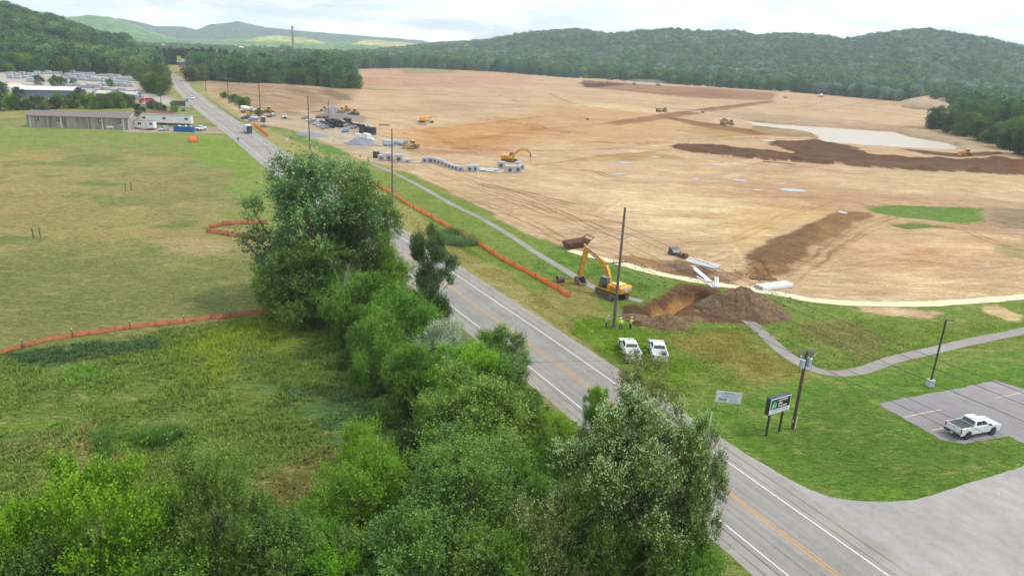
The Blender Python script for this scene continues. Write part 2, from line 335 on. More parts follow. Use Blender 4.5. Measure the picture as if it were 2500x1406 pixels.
PAINT = [
 # polygon, colour, edge softness, edge raggedness, dirt
 ([(-300, 300), (300, 318), (620, 330), (660, 400), (560, 480), (500, 380), (300, 360), (-300, 380)], A(138, 152, 78), 12, 14, 0),
 ([(520, 330), (600, 350), (650, 420), (640, 560), (600, 500), (560, 450), (500, 390), (480, 350)], A(128, 158, 58), 5, 8, 0),
 ([(380, 590), (430, 580), (520, 588), (560, 602), (545, 626), (480, 632), (400, 615)], A(186, 165, 118), 1.2, 3, 0),
 ([(585, 610), (625, 640), (620, 680), (590, 655)], A(170, 155, 100), 1, 2, 0),
 ([(-50, 475), (100, 470), (230, 500), (160, 540), (-50, 550)], A(165, 150, 95), 8, 10, 0),
 ([(300, 420), (450, 400), (560, 440), (520, 520), (400, 500)], A(150, 140, 92), 10, 10, 0),
 ([(-300, 640), (200, 600), (700, 650), (790, 742), (500, 772), (250, 800), (0, 860), (-300, 940)], A(132, 138, 78), 10, 8, 0),
 ([(-300, 940), (0, 862), (250, 812), (500, 785), (780, 752), (880, 820), (1000, 960), (1150, 1200), (1300, 1700), (-500, 1900)], A(112, 136, 60), 2.5, 4, 0),
 ([(420, 860), (520, 800), (640, 780), (720, 800), (700, 840), (560, 880), (540, 930), (450, 930)], A(136, 152, 48), 4.0, 5, 0),
 ([(640, 955), (700, 950), (690, 985), (640, 985)], A(142, 154, 46), 1.0, 2, 0),
 ([(-20, 1015), (60, 1005), (115, 1020), (110, 1050), (-20, 1040)], A(122, 150, 54), 1.0, 2, 0),
 ([(150, 900), (210, 895), (215, 920), (150, 925)], A(105, 150, 50), 1.0, 2, 0),
 ([(60, 1085), (120, 1065), (250, 1065), (290, 1120), (280, 1200), (180, 1200), (100, 1240), (50, 1180)], A(146, 138, 84), 2.4, 5, 0),
 ([(110, 1120), (180, 1110), (170, 1190), (110, 1190)], A(98, 116, 66), .8, 1, 0),
 ([(230, 1050), (480, 1030), (470, 1080), (360, 1110), (240, 1130)], A(98, 132, 54), 1.5, 4, 0),
 ([(600, 1200), (760, 1120), (860, 1050), (900, 1060), (820, 1200), (640, 1300)], A(126, 120, 68), 1.5, 3, 0),
 ([(700, 930), (900, 960), (960, 1050), (850, 1100), (700, 1040)], A(92, 124, 70), 3, 5, 0),
 ([(0, 870), (250, 825), (380, 812), (400, 850), (120, 900)], A(78, 104, 62), 1.0, 2, 0),
 # right of the road
 ([(495, 222), (640, 300), (720, 345), (840, 400), (950, 420), (1000, 424), (1270, 560), (1400, 612), (1620, 672), (1900, 716), (2200, 744), (2560, 728), (3300, 900), (3300, 1600), (2100, 1900), (1500, 900), (1100, 620), (800, 440), (600, 310)], A(126, 148, 62), 1.0, 1.5, 0),
 ([(495, 222), (520, 228), (640, 306), (720, 345), (800, 378), (900, 440), (1000, 510), (1100, 590), (1250, 680), (1420, 800), (1480, 862), (1400, 830), (1180, 690), (1000, 570), (850, 480), (700, 380), (600, 300), (480, 232)], A(172, 163, 100), .8, 1.6, 0),
 ([(700, 318), (760, 322), (868, 372), (866, 384), (800, 372), (740, 345)], A(98, 140, 56), .8, 1, 0),
 ([(1380, 815), (1420, 780), (1500, 760), (1560, 800), (1700, 900), (1640, 960), (1560, 930)], A(116, 150, 42), 1.5, 2.5, 0),
 ([(1640, 830), (1800, 800), (1880, 860), (1950, 920), (1900, 960), (1760, 900)], A(150, 144, 70), 2.0, 3, 0),
 ([(1950, 790), (2060, 780), (2180, 830), (2100, 880), (2000, 860)], A(142, 140, 80), 2.0, 3, 0),
 ([(1650, 1010), (1900, 940), (2150, 900), (2600, 850), (3300, 1100), (3300, 1500), (2200, 1260), (1950, 1190)], A(106, 146, 48), 2.0, 2, 0),
 ([(2000, 960), (2200, 940), (2150, 985), (2250, 1060), (2480, 1110), (2520, 1130), (2200, 1190), (2000, 1150), (1850, 1090)], A(98, 132, 46), 2.0, 3, 0),
 ([(1300, 655), (1400, 600), (1480, 650), (1640, 690), (1620, 720), (1480, 740), (1380, 700)], A(112, 146, 60), 1, 2, 0),
 ([(1340, 690), (1440, 680), (1480, 760), (1400, 780), (1300, 720)], A(158, 150, 86), 1, 2, 0),
 # the building site
 (SITE, A(209, 184, 150), 1.0, 1.6, 1),
 ([(882, 168), (1100, 168), (1300, 184), (1300, 205), (1100, 215), (880, 214)], A(204, 168, 140), 10, 12, 1),
 ([(975, 168), (1100, 166), (1110, 178), (1000, 182)], A(150, 140, 100), 10, 8, .4),
 ([(870, 216), (940, 218), (1010, 222), (900, 219)], A(120, 130, 70), 2, 2, 0),
 ([(492, 205), (505, 195), (600, 198), (870, 214), (860, 248), (780, 268), (690, 272), (600, 262), (540, 244)], A(176, 152, 122), 8, 8, 1),
 ([(800, 225), (860, 240), (840, 247), (780, 238)], A(140, 120, 95), 3, 4, 1),
 ([(700, 222), (790, 244), (770, 252), (690, 235)], A(160, 135, 105), 4, 6, 1),
 ([(600, 288), (650, 276), (760, 280), (860, 300), (960, 345), (1010, 372), (930, 385), (860, 372), (780, 345), (700, 312), (640, 303)], A(200, 190, 168), 3, 4, 1),
 ([(770, 280), (830, 270), (900, 286), (890, 300), (800, 292)], A(160, 152, 148), 2, 3, 1),
 ([(640, 275), (720, 272), (740, 282), (660, 286)], A(178, 164, 140), 2, 3, 1),
 ([(940, 330), (1000, 318), (1150, 300), (1300, 285), (1330, 300), (1300, 345), (1200, 372), (1080, 365), (1000, 350)], A(206, 164, 110), 9, 12, 1),
 ([(1300, 270), (1500, 260), (1640, 290), (1700, 310), (1600, 345), (1450, 352), (1300, 345)], A(206, 173, 130), 10, 14, 1),
 ([(1650, 320), (1740, 305), (1850, 315), (1880, 330), (1760, 335)], A(192, 158, 112), 6, 8, 1),
 ([(1400, 246), (1560, 258), (1640, 272), (1600, 276), (1500, 268), (1400, 256)], A(224, 206, 168), 3, 5, 1),
 ([(1440, 470), (1600, 450), (1800, 470), (1950, 500), (1880, 560), (1650, 570), (1480, 540)], A(226, 206, 164), 9, 12, 1),
 ([(1750, 540), (1850, 500), (1990, 500), (2050, 515), (1930, 570), (1830, 620), (1760, 600)], A(216, 187, 138), 5, 7, 1),
 ([(2100, 700), (2120, 600), (2300, 560), (2560, 600), (2560, 700), (2300, 728)], A(220, 194, 154), 5, 6, 1),
 ([(2330, 640), (2450, 630), (2480, 700), (2350, 690)], A(206, 184, 150), 5, 6, 1),
 ([(1590, 372), (1660, 385), (1520, 392), (1380, 400), (1400, 385)], A(196, 166, 120), 3, 5, 1),
 ([(1425, 198), (1560, 212), (1740, 222), (1900, 234), (1880, 246), (1700, 240), (1560, 226), (1425, 214)], A(168, 132, 104), 3, 6, 1),
 ([(1420, 204), (1470, 206), (1560, 214), (1430, 213)], A(108, 74, 62), 2, 4, 1),
 ([(1480, 300), (1600, 282), (1720, 264), (1880, 246), (1890, 250), (1760, 270), (1640, 290), (1500, 306)], A(166, 128, 92), 2, 4, 1),
 ([(1600, 282), (1700, 296), (1760, 306), (1860, 322), (1880, 330), (1840, 330), (1700, 308)], A(156, 116, 80), 2, 4, 1),
 ([(1660, 268), (1800, 274), (2000, 289), (2250, 311), (2240, 330), (2050, 312), (1870, 300), (1780, 288)], A(196, 176, 148), 1, 2, 1),
 ([(2190, 318), (2330, 325), (2420, 345), (2420, 368), (2300, 362), (2320, 346), (2230, 330)], A(186, 170, 142), 1.5, 2, 1),
 ([(1840, 306), (1920, 308), (1995, 320), (1995, 334), (1900, 334), (1840, 320)], A(168, 146, 112), 1.5, 2, 1),
 (None, A(114, 88, 66), .6, 3.2, 1, SOIL1),
 ([(2190, 362), (2330, 374), (2440, 370), (2450, 378), (2340, 385), (2255, 377)], A(110, 90, 72), .8, 1.5, 1),
 ([(2480, 392), (2560, 400), (2560, 430), (2480, 420)], A(132, 88, 62), 2, 3, 1),
 ([(1820, 648), (1900, 590), (1990, 545), (2050, 515), (2120, 520), (2135, 530), (2070, 560), (1980, 620), (1925, 672), (1860, 690), (1812, 680)], A(152, 120, 86), 1.2, 1.6, 1),
 ([(1808, 630), (1880, 590), (2000, 548), (1990, 600), (1930, 650), (1870, 668)], A(134, 108, 78), .8, 1.4, 1),
 ([(2122, 507), (2180, 500), (2400, 508), (2412, 540), (2330, 546), (2190, 530), (2140, 520)], A(112, 142, 60), 1.0, 2, 0),
 ([(2175, 548), (2230, 545), (2320, 556), (2200, 560)], A(116, 134, 66), .8, 1.5, 0.3),
 ([(2410, 508), (2560, 510), (2560, 560), (2430, 560)], A(166, 155, 130), 2, 3, .8),
 ([(2430, 600), (2560, 610), (2560, 640), (2440, 630)], A(165, 160, 110), 2, 3, .6),
 ([(1560, 650), (1640, 630), (1700, 655), (1800, 668), (1800, 695), (1700, 690), (1620, 668)], A(150, 122, 90), 1, 2, 1),
 ([(1490, 628), (1540, 622), (1620, 638), (1560, 652)], A(168, 138, 100), .8, 1.5, 1),
 ([(1660, 650), (1720, 652), (1745, 670), (1700, 676), (1650, 664)], A(122, 98, 76), .5, 1, 1),
 ([(1545, 765), (1590, 735), (1630, 705), (1665, 692), (1740, 702), (1765, 715), (1720, 740), (1700, 760), (1900, 740), (1915, 765), (1860, 790), (1700, 785), (1600, 800), (1560, 790)], A(112, 84, 62), .5, 1.0, 1),
 ([(1600, 745), (1650, 715), (1700, 705), (1690, 720), (1630, 755), (1600, 770)], A(176, 136, 84), .4, .8, 1),
 ([(1520, 745), (1560, 742), (1600, 790), (1560, 800), (1520, 775)], A(92, 74, 54), .5, 1.0, .8),
 ([(2080, 752), (2180, 748), (2300, 765), (2260, 778), (2140, 770)], A(208, 186, 146), .5, 1.8, .9),
 ([(2390, 745), (2440, 742), (2500, 770), (2480, 785), (2400, 765)], A(204, 182, 140), .5, 1.8, .9),
 # works at the left
 ([(300, 318), (330, 314), (520, 310), (560, 318), (540, 326), (420, 324), (300, 322)], A(188, 180, 160), 1.5, 2, 1),
 ([(0, 172), (180, 175), (330, 188), (345, 215), (400, 232), (440, 250), (360, 262), (330, 250), (330, 235), (100, 225), (-100, 220), (-100, 180)], A(200, 196, 192), 3, 5, 1),
 ([(350, 262), (420, 270), (450, 288), (360, 284)], A(150, 120, 92), 2, 3, .6),
]
def paint(x, y):
    col = np.tile(base_col, (len(x), 1)); d = np.zeros(len(x))
    n1 = fbm(x, y, 30, 40, 4)[:, None]; n2 = fbm(x, y, 9, 41, 3)[:, None]
    col = col * (1 + 0.0 * n1)
    col = col + (np.array(A(172, 156, 100)) - col) * smooth((n1 - 0.44) / 0.14) * 0.8
    col = col + (np.array(A(112, 132, 70)) - col) * smooth((0.47 - n2) / 0.14) * 0.75
    wx = fbm(x, y, 7, 50, 3) - 0.5; wy = fbm(x, y, 7, 60, 3) - 0.5
    fx = fbm(x, y, 1.1, 70, 2) - 0.5; fy = fbm(x, y, 1.1, 80, 2) - 0.5
    for L in PAINT:
        poly, c, soft, rag, dd = L[:5]
        q = np.array(PW(poly)) if poly is not None else L[5]
        mg = soft * 2 + rag * 3
        m = (x > q[:, 0].min() - mg) & (x < q[:, 0].max() + mg) & (y > q[:, 1].min() - mg) & (y < q[:, 1].max() + mg)
        if not m.any(): continue
        s = sdf(q, x[m] + wx[m] * rag * 2.2 + fx[m] * rag * .8, y[m] + wy[m] * rag * 2.2 + fy[m] * rag * .8)
        a = smooth(s / (2 * soft) + 0.5)
        col[m] += (np.array(c) - col[m]) * a[:, None]
        d[m] += (dd - d[m]) * a
    soil = d > .5
    for pts, w_, c, al, pair in TRACKS:
        q = np.array(pts); m = soil & (x > q[:, 0].min() - 4) & (x < q[:, 0].max() + 4) & (y > q[:, 1].min() - 4) & (y < q[:, 1].max() + 4)
        if not m.any(): continue
        for off in ((-1.1, 1.1) if pair else (0,)):
            ln = offset_line(q, off); s_ = sdline(ln, x[m] + (wx[m] * 1.5), y[m] + wy[m] * 1.5)
            a = smooth((w_ - s_) / (w_ * .6)) * al * (0.45 + 1.1 * vnoise(x[m], y[m], 9, 66))
            col[m] *= 1 + (np.array(c) - 1) * np.clip(a, 0, 1)[:, None]
    return col, d
def attr_mat(name, kind):
    """ground shader: real colours come in as an attribute, the fine variation is procedural"""
    m = bpy.data.materials.new(name); m.use_nodes = True; t = m.node_tree; b = t.nodes['Principled BSDF']
    b.inputs['Roughness'].default_value = 0.95; b.inputs['Specular IOR Level'].default_value = 0.1
    at = N(t, 'ShaderNodeAttribute'); at.attribute_name = 'Col'
    g = N(t, 'ShaderNodeNewGeometry')
    def noise(scale, mapping=None, rot=0, det=6.0, dist=0.0, rough=0.6):
        mpn = N(t, 'ShaderNodeMapping'); mpn.inputs['Scale'].default_value = mapping or (1, 1, 1); mpn.inputs['Rotation'].default_value = (0, 0, rot)
        t.links.new(g.outputs['Position'], mpn.inputs[0])
        n = N(t, 'ShaderNodeTexNoise', Scale=scale, Detail=det, Roughness=rough, Distortion=dist); t.links.new(mpn.outputs[0], n.inputs['Vector'])
        return n.outputs['Fac']
    cur = at.outputs['Color']
    def mul(fac, lo, hi, p0=0.3, p1=0.7):
        nonlocal cur
        r = ramp(t, [(p0, lo), (p1, hi)]); t.links.new(fac, r.inputs[0])
        x = N(t, 'ShaderNodeMix'); x.data_type = 'RGBA'; x.blend_type = 'MULTIPLY'; x.inputs[0].default_value = 1
        t.links.new(cur, x.inputs['A']); t.links.new(r.outputs[0], x.inputs['B']); cur = x.outputs['Result']
    def tint(fac, c, amt, p0, p1):
        nonlocal cur
        r = ramp(t, [(p0, 0.0), (p1, amt)]); t.links.new(fac, r.inputs[0])
        x = N(t, 'ShaderNodeMix'); x.data_type = 'RGBA'; x.inputs['B'].default_value = tuple(c) + (1,)
        t.links.new(r.outputs[0], x.inputs[0]); t.links.new(cur, x.inputs['A']); cur = x.outputs['Result']
    def wave(scale, rot, dist):
        mpn = N(t, 'ShaderNodeMapping'); mpn.inputs['Rotation'].default_value = (0, 0, rot); t.links.new(g.outputs['Position'], mpn.inputs[0])
        wv = N(t, 'ShaderNodeTexWave', Scale=scale, Distortion=dist, Detail=3.0); wv.bands_direction = 'Y'; wv.inputs['Detail Scale'].default_value = .12
        t.links.new(mpn.outputs[0], wv.inputs['Vector'])
        nz = noise(.05, (1, 2, 1), rot); r = ramp(t, [(.48, 1.0), (.6, 0.0)]); t.links.new(nz, r.inputs[0])
        ad = N(t, 'ShaderNodeMath'); ad.operation = 'ADD'; t.links.new(wv.outputs['Fac'], ad.inputs[0]); t.links.new(r.outputs[0], ad.inputs[1]); return ad.outputs[0]
    if kind == 'grass':
        mul(noise(0.09, det=4), (0.84, 0.9, 0.78), (1.16, 1.07, 1.18))
        tint(noise(0.16, (1, 1.8, 1), 0.1, dist=1.5, det=8), A(192, 178, 118), .42, .54, .68)
        tint(noise(0.22, (1, 1.6, 1), -0.2, dist=1.0, det=8), A(104, 138, 54), .4, .52, .66)
        tint(noise(0.9, (1, 2.4, 1), 0.2, dist=2.0, det=8), A(184, 174, 112), .4, .55, .68)
        mul(noise(0.5, (1, 2.4, 1), 0.15, dist=1.8, det=9), (0.72, 0.78, 0.68), (1.3, 1.26, 1.3), .36, .62)
        mul(noise(2.6, (1, 2.6, 1), 0.3, dist=1.6, det=6), (0.6, 0.66, 0.58), (1.45, 1.4, 1.5), .34, .66)
        mul(noise(9.0, det=3), (0.62, 0.64, 0.62), (1.38, 1.36, 1.4))
        h = noise(1.6, (1, 2.2, 1), 0.3, det=9, dist=1.2); bs, bd = 1.0, 0.6
    else:
        mul(noise(0.05, (1, 1.4, 1), -0.12, dist=0.6), (0.88, 0.86, 0.83), (1.1, 1.1, 1.1))
        mul(noise(0.14, (0.6, 1.5, 1), -0.25, dist=2.2, det=8), (0.86, 0.83, 0.78), (1.08, 1.09, 1.10), .36, .62)
        mul(noise(0.6, (0.5, 1.6, 1), -0.45, dist=2.2, det=8), (0.84, 0.81, 0.77), (1.10, 1.10, 1.10), .36, .62)
        mul(noise(1.6, (0.6, 1.6, 1), 0.5, dist=2.0), (0.82, 0.79, 0.75), (1.06, 1.06, 1.06), .38, .6)
        mul(noise(0.012, (1, 1.3, 1), -.1, dist=1.0, det=6), (1, 1, 1), (0.86, 0.78, 0.76), .48, .62)
        mul(noise(0.03, (.7, 1.4, 1), -.15, dist=1.6, det=8), (1, 1, 1), (0.86, 0.78, 0.69), .55, .66)
        mul(noise(0.06, (.6, 1.5, 1), .1, dist=1.2, det=8), (1, 1, 1), (1.14, 1.18, 1.22), .54, .64)
        mul(wave(.32, -.45, 5.0), (0.80, 0.76, 0.70), (1, 1, 1), .05, .35)
        mul(wave(.22, .12, 8.0), (0.86, 0.82, 0.77), (1, 1, 1), .05, .30)
        mul(wave(.5, .9, 9.0), (0.88, 0.85, 0.8), (1, 1, 1), .05, .25)
        mul(noise(3.0, det=6), (0.74, 0.71, 0.67), (1.16, 1.16, 1.18))
        # pale scraped flecks
        mul(noise(0.35, (0.3, 1.3, 1), -0.1, dist=0.8), (1, 1, 1), (1.22, 1.24, 1.28), .60, .68)
        # thin dark wheel and blade marks
        mul(noise(0.5, (0.12, 2.0, 1), -0.25, dist=2.5, det=8), (0.66, 0.6, 0.54), (1, 1, 1), .30, .38)
        mul(noise(0.5, (1.6, 0.2, 1), 0.25, dist=2.0, det=8), (0.72, 0.68, 0.62), (1, 1, 1), .31, .37)
        h = noise(1.2, (0.7, 1.6, 1), -0.3, det=9, dist=1.0); bs, bd = 0.7, 0.3
    bp = N(t, 'ShaderNodeBump', Strength=bs); bp.inputs['Distance'].default_value = bd
    t.links.new(h, bp.inputs['Height']); t.links.new(bp.outputs[0], b.inputs['Normal'])
    t.links.new(cur, b.inputs['Base Color'])
    return m
M_GRASS = attr_mat('grass_ground', 'grass'); M_DIRT = attr_mat('soil_ground', 'dirt')
def build_ground():
    apex = np.array([0.0, -60.0])
    th = np.concatenate([np.linspace(-49, 49, 860), np.arange(56, 311, 8.0)])
    r = [60.0]
    while r[-1] < 9500: r.append(r[-1] * (1 + (0.0034 if r[-1] < 330 else 0.0062 if r[-1] < 1500 else 0.03)))
    r = np.array(r); T, Rr = np.meshgrid(np.radians(th), r)
    X = apex[0] + np.sin(T) * Rr; Y = apex[1] + np.cos(T) * Rr
    nr, nc = X.shape
    x, y = X.ravel(), Y.ravel()
    z = H(x, y)
    z = z + np.where(np.hypot(x, y) < 1300, 0, 0)
    col, d = paint(x, y)
    # clods on the worked soil, tussocks on the grass
    rr = np.hypot(x, y)
    nearm = rr < 260; flatm = np.ones(len(x))
    for ln, hw in ((PATHP, 1.4), (PATHQ, 1.6), (STRAWP, 2.0)):
        flatm[nearm] = np.minimum(flatm[nearm], smooth((sdline(ln, x[nearm], y[nearm]) - hw) / 1.5))
    z = z + np.where(nearm, (fbm(x, y, 2.2, 90, 3) - 0.5) * np.where(d > .5, 0.10, 0.22) * smooth((sdline(ROADC, x, y) - 8) / 4) * flatm, 0)
    z = np.where(sdline(ROADC, x, y) < 8, np.minimum(z, 0.0), z)
    z = np.where(sdf(LOT_POLY, x, y) > -1.0, -0.02, z); z = np.where(sdf(DRIVE_POLY, x, y) > -1.0, -0.02, z)
    x = np.append(x, apex[0]); y = np.append(y, apex[1]); z = np.append(z, 0.0)
    col = np.vstack([col, base_col]); d = np.append(d, 0)
    idx = np.arange(nr * nc).reshape(nr, nc)
    nx = np.roll(idx, -1, axis=1)
    f = np.stack([idx[:-1], nx[:-1], nx[1:], idx[1:]], -1).reshape(-1, 4)[:, ::-1]
    V = np.stack([x, y, z], 1)
    isd = d[f].mean(1) > 0.5
    # meadow left of the road is kept apart from the verge and lawn on the right
    for nm, msk, mt in (('ground', ~isd, M_GRASS), ('construction_ground', isd, M_DIRT)):
        ff = f[msk]; u, inv = np.unique(ff, return_inverse=True)
        o = mesh_fast(nm, V[u], inv.reshape(-1, 4), mt, col[u], smooth=True)
        tag(o, kind='structure')
    # small disc under the viewer
    k = np.append(idx[0], idx[0][0]); n = len(idx[0])
    v = np.vstack([V[idx[0]], V[-1]]); ff = np.array([[i, n, (i + 1) % n] for i in range(n)])
    o = mesh_fast('ground', v, ff, M_GRASS, np.vstack([col[idx[0]], base_col])); tag(o, kind='structure')
# ---------------------------------------------------------------- road and paths
ROADC = spline([(42.5, 15.0), (33.6, 31.5), (19.6, 57.6), (9.4, 76.4), (-0.3, 94.0), (-12.0, 114.5), (-76.3, 229.0), (-108.0, 286.5), (-128.9, 323.8), (-158.5, 376), (-207.7, 465.7), (-254.9, 555.6), (-300, 645), (-350, 735), (-420, 850), (-500, 990), (-570, 1110)], 6)
LOT = [(2142, 984), (2300, 955), (2428, 928), (2520, 956), (2700, 1010), (2900, 1200), (2700, 1140), (2500, 1083), (2462, 1066), (2430, 1070), (2350, 1084), (2300, 1075), (2230, 1035)]
LOT_POLY = np.array(PW(LOT))
DRIVE = [(1700, 1056), (1760, 1077), (1823, 1109), (1900, 1153), (1950, 1183), (2000, 1204), (2055, 1217), (2110, 1223), (2180, 1224), (2250, 1215), (2330, 1191), (2420, 1163), (2500, 1137), (2600, 1106), (2720, 1078), (3000, 1080), (3400, 1250), (2900, 1900), (2300, 1800), (2100, 1500), (1850, 1250)]
DRIVE_POLY = np.array(PW(DRIVE)); DRIVE_POLY = spline(np.vstack([DRIVE_POLY, DRIVE_POLY[:1]]), 6)[:-1]
PATHP = spline(PW([(905, 398), (960, 422), (1020, 452), (1100, 497), (1180, 537), (1260, 585), (1320, 625), (1400, 672), (1450, 702), (1510, 722), (1575, 738)]), 8)
PATHQ = spline(PW([(1815, 775), (1850, 802), (1895, 845), (1945, 882), (2000, 906), (2060, 912), (2120, 900), (2180, 878), (2260, 860), (2400, 828), (2520, 803), (2750, 740)]), 8)
STRAWP = spline(PW([(1392, 612), (1430, 622), (1500, 640), (1620, 672), (1760, 696), (1900, 718), (2010, 737), (2200, 744), (2350, 737), (2520, 724), (2800, 700)]), 8)
def strip(name, c, wl, wr, z, m, ragged=0, kind='structure', nsub=1, hf=None):
    """a ribbon along c between lateral offsets wl (left) and wr (right)"""
    if ragged:
        # resample finely so that the edge is irregular
        s = np.concatenate([[0], np.cumsum(np.linalg.norm(np.diff(c, axis=0), axis=1))]); step = 0.5
        t = np.arange(0, s[-1], step); t = t[t < s[-1]]
        c = np.stack([np.interp(t, s, c[:, 0]), np.interp(t, s, c[:, 1])], 1)
        L = offset_line(c, wl + (fbm(t, t * 0 + 3, 2.5, 5, 3) - .5) * ragged); R_ = offset_line(c, wr + (fbm(t, t * 0 + 9, 2.5, 6, 3) - .5) * ragged)
    else: L = offset_line(c, wl); R_ = offset_line(c, wr)
    k = nsub + 1; rows = [L + (R_ - L) * j / nsub for j in range(k)]
    V = np.stack(rows, 1).reshape(-1, 2); n = len(c)
    zz = (hf(V[:, 0], V[:, 1]) if hf else 0) + z
    V = np.column_stack([V, np.broadcast_to(zz, len(V))])
    f = [(i * k + j, i * k + j + 1, (i + 1) * k + j + 1, (i + 1) * k + j) for i in range(n - 1) for j in range(nsub)]
    o = mesh_fast(name, V, np.array(f)[:, ::-1], m, smooth=True)
    if kind: tag(o, kind=kind)
    return o
def asphalt(name, base, tracks=1):
    m = bpy.data.materials.new(name); m.use_nodes = True; t = m.node_tree; b = t.nodes['Principled BSDF']
    b.inputs['Roughness'].default_value = 0.85; b.inputs['Specular IOR Level'].default_value = 0.25
    g = N(t, 'ShaderNodeNewGeometry'); cur = None
    d = ROADC[4 * 6] - ROADC[1 * 6]; ang = math.atan2(d[1], d[0])
    layers = [(0.12, (1, 1, 1), 0.86, 1.10, .3, .7, 0), (1.2, (1, 1, 1), 0.93, 1.06, .3, .7, 0), (30, (1, 1, 1), 0.82, 1.18, .3, .7, 0), (0.8, (0.06, 2.2, 1) if tracks else (.5, 1, 1), 0.86 if tracks else .93, 1.06, .35, .6, -ang), (0.05, (1.0, 1.0, 1), .92, 1.06, .35, .65, 0)]
    col = N(t, 'ShaderNodeRGB'); col.outputs[0].default_value = tuple(base) + (1,); cur = col.outputs[0]
    for s_, sc, lo, hi, p0, p1, rot in layers:
        mm = N(t, 'ShaderNodeMapping'); mm.vector_type = 'POINT'
        rn = N(t, 'ShaderNodeVectorRotate'); rn.rotation_type = 'Z_AXIS'; rn.inputs['Angle'].default_value = rot
        t.links.new(g.outputs['Position'], rn.inputs['Vector']); t.links.new(rn.outputs[0], mm.inputs[0]); mm.inputs['Scale'].default_value = sc
        n = N(t, 'ShaderNodeTexNoise', Scale=s_, Detail=6.0, Roughness=.6); t.links.new(mm.outputs[0], n.inputs['Vector'])
        r = ramp(t, [(p0, lo), (p1, hi)]); t.links.new(n.outputs['Fac'], r.inputs[0])
        x = N(t, 'ShaderNodeMix'); x.data_type = 'RGBA'; x.blend_type = 'MULTIPLY'; x.inputs[0].default_value = 1
        t.links.new(cur, x.inputs['A']); t.links.new(r.outputs[0], x.inputs['B']); cur = x.outputs['Result']
    # cracks
    vo = N(t, 'ShaderNodeTexVoronoi', Scale=0.16); vo.feature = 'DISTANCE_TO_EDGE'
    wn = N(t, 'ShaderNodeTexNoise', Scale=0.8, Detail=5.0)
    t.links.new(g.outputs['Position'], wn.inputs['Vector'])
    mad = N(t, 'ShaderNodeVectorMath'); mad.operation = 'MULTIPLY_ADD'; mad.inputs[1].default_value = (4, 4, 4)
    t.links.new(wn.outputs['Color'], mad.inputs[0]); t.links.new(g.outputs['Position'], mad.inputs[2]); t.links.new(mad.outputs[0], vo.inputs['Vector'])
    r = ramp(t, [(0.002, 0.8), (0.007, 1.0)]); t.links.new(vo.outputs['Distance'], r.inputs[0])
    x = N(t, 'ShaderNodeMix'); x.data_type = 'RGBA'; x.blend_type = 'MULTIPLY'; x.inputs[0].default_value = 1
    t.links.new(cur, x.inputs['A']); t.links.new(r.outputs[0], x.inputs['B']); cur = x.outputs['Result']
    t.links.new(cur, b.inputs['Base Color'])
    bp = N(t, 'ShaderNodeBump', Strength=0.2); bp.inputs['Distance'].default_value = 0.02
    n = N(t, 'ShaderNodeTexNoise', Scale=25.0); t.links.new(g.outputs['Position'], n.inputs['Vector'])
    t.links.new(n.outputs['Fac'], bp.inputs['Height']); t.links.new(bp.outputs[0], b.inputs['Normal'])
    return m
def flat_poly(name, pts, z, m, kind='structure', ragged=0.0, step=0.5, world=False):
    q = np.array(pts if world else PW(pts)); out = []
    for i in range(len(q)):
        a, b = q[i], q[(i + 1) % len(q)]; n = max(1, int(np.linalg.norm(b - a) / step)) if ragged else 1
        for k in range(n): out.append(a + (b - a) * k / n)
    out = np.array(out)
    if ragged: out = out + np.stack([fbm(out[:, 0], out[:, 1], 1.2, 31, 2) - .5, fbm(out[:, 0], out[:, 1], 1.2, 32, 2) - .5], 1) * ragged
    me = bpy.data.meshes.new(name); me.from_pydata([(a, b, z) for a, b in out], [], [tuple(range(len(out)))])
    me.materials.append(m); o = bpy.data.objects.new(name, me); COL.objects.link(o)
    bm = bmesh.new(); bm.from_mesh(me)
    if bm.faces[:][0].normal.z < 0: bmesh.ops.reverse_faces(bm, faces=bm.faces[:])
    bm.to_mesh(me); bm.free()
    if kind: tag(o, kind=kind)
    return o
M_ROAD = asphalt('road_asphalt', A(158, 154, 149)); M_SHO = asphalt('shoulder_asphalt', A(166, 160, 152), 0); M_LOT = asphalt('lot_asphalt', A(150, 146, 146), 0); M_DRV = asphalt('drive_asphalt', A(172, 168, 165), 0); M_PATH = asphalt('path_asphalt', A(158, 152, 146), 0)
M_WHITE = mat('road_white_paint', (0.52, 0.52, 0.52), .7, noise=.2, nscale=3); M_YEL = mat('road_yellow_paint', A(222, 165, 60), .7, noise=.15, nscale=3)
M_LOTL = mat('parking_line_paint', A(225, 195, 150), .7, noise=.2, nscale=4)
build_ground()
strip('road_shoulder', ROADC, 6.0, -6.4, 0.010, M_SHO, ragged=0.35)
strip('road', ROADC, 4.2, -4.2, 0.020, M_ROAD)
for nm, o_, w_, m_ in (('road_edge_line', 3.62, .15, M_WHITE), ('road_edge_line', -3.62, .15, M_WHITE), ('road_centre_line', .17, .11, M_YEL), ('road_centre_line', -.17, .11, M_YEL)):
    strip(nm, ROADC, o_ + w_ / 2, o_ - w_ / 2, 0.028, m_)
M_TAR = mat('tar_seal', (.07, .07, .075), .6)
for o_, w_ in ((4.22, .07), (-4.22, .07), (1.95, .035), (-5.3, .05), (5.2, .04)): strip('tar_seam', ROADC[:60], o_ + w_ / 2, o_ - w_ / 2, 0.024, M_TAR, ragged=.10)
_gt = np.random.default_rng(8)
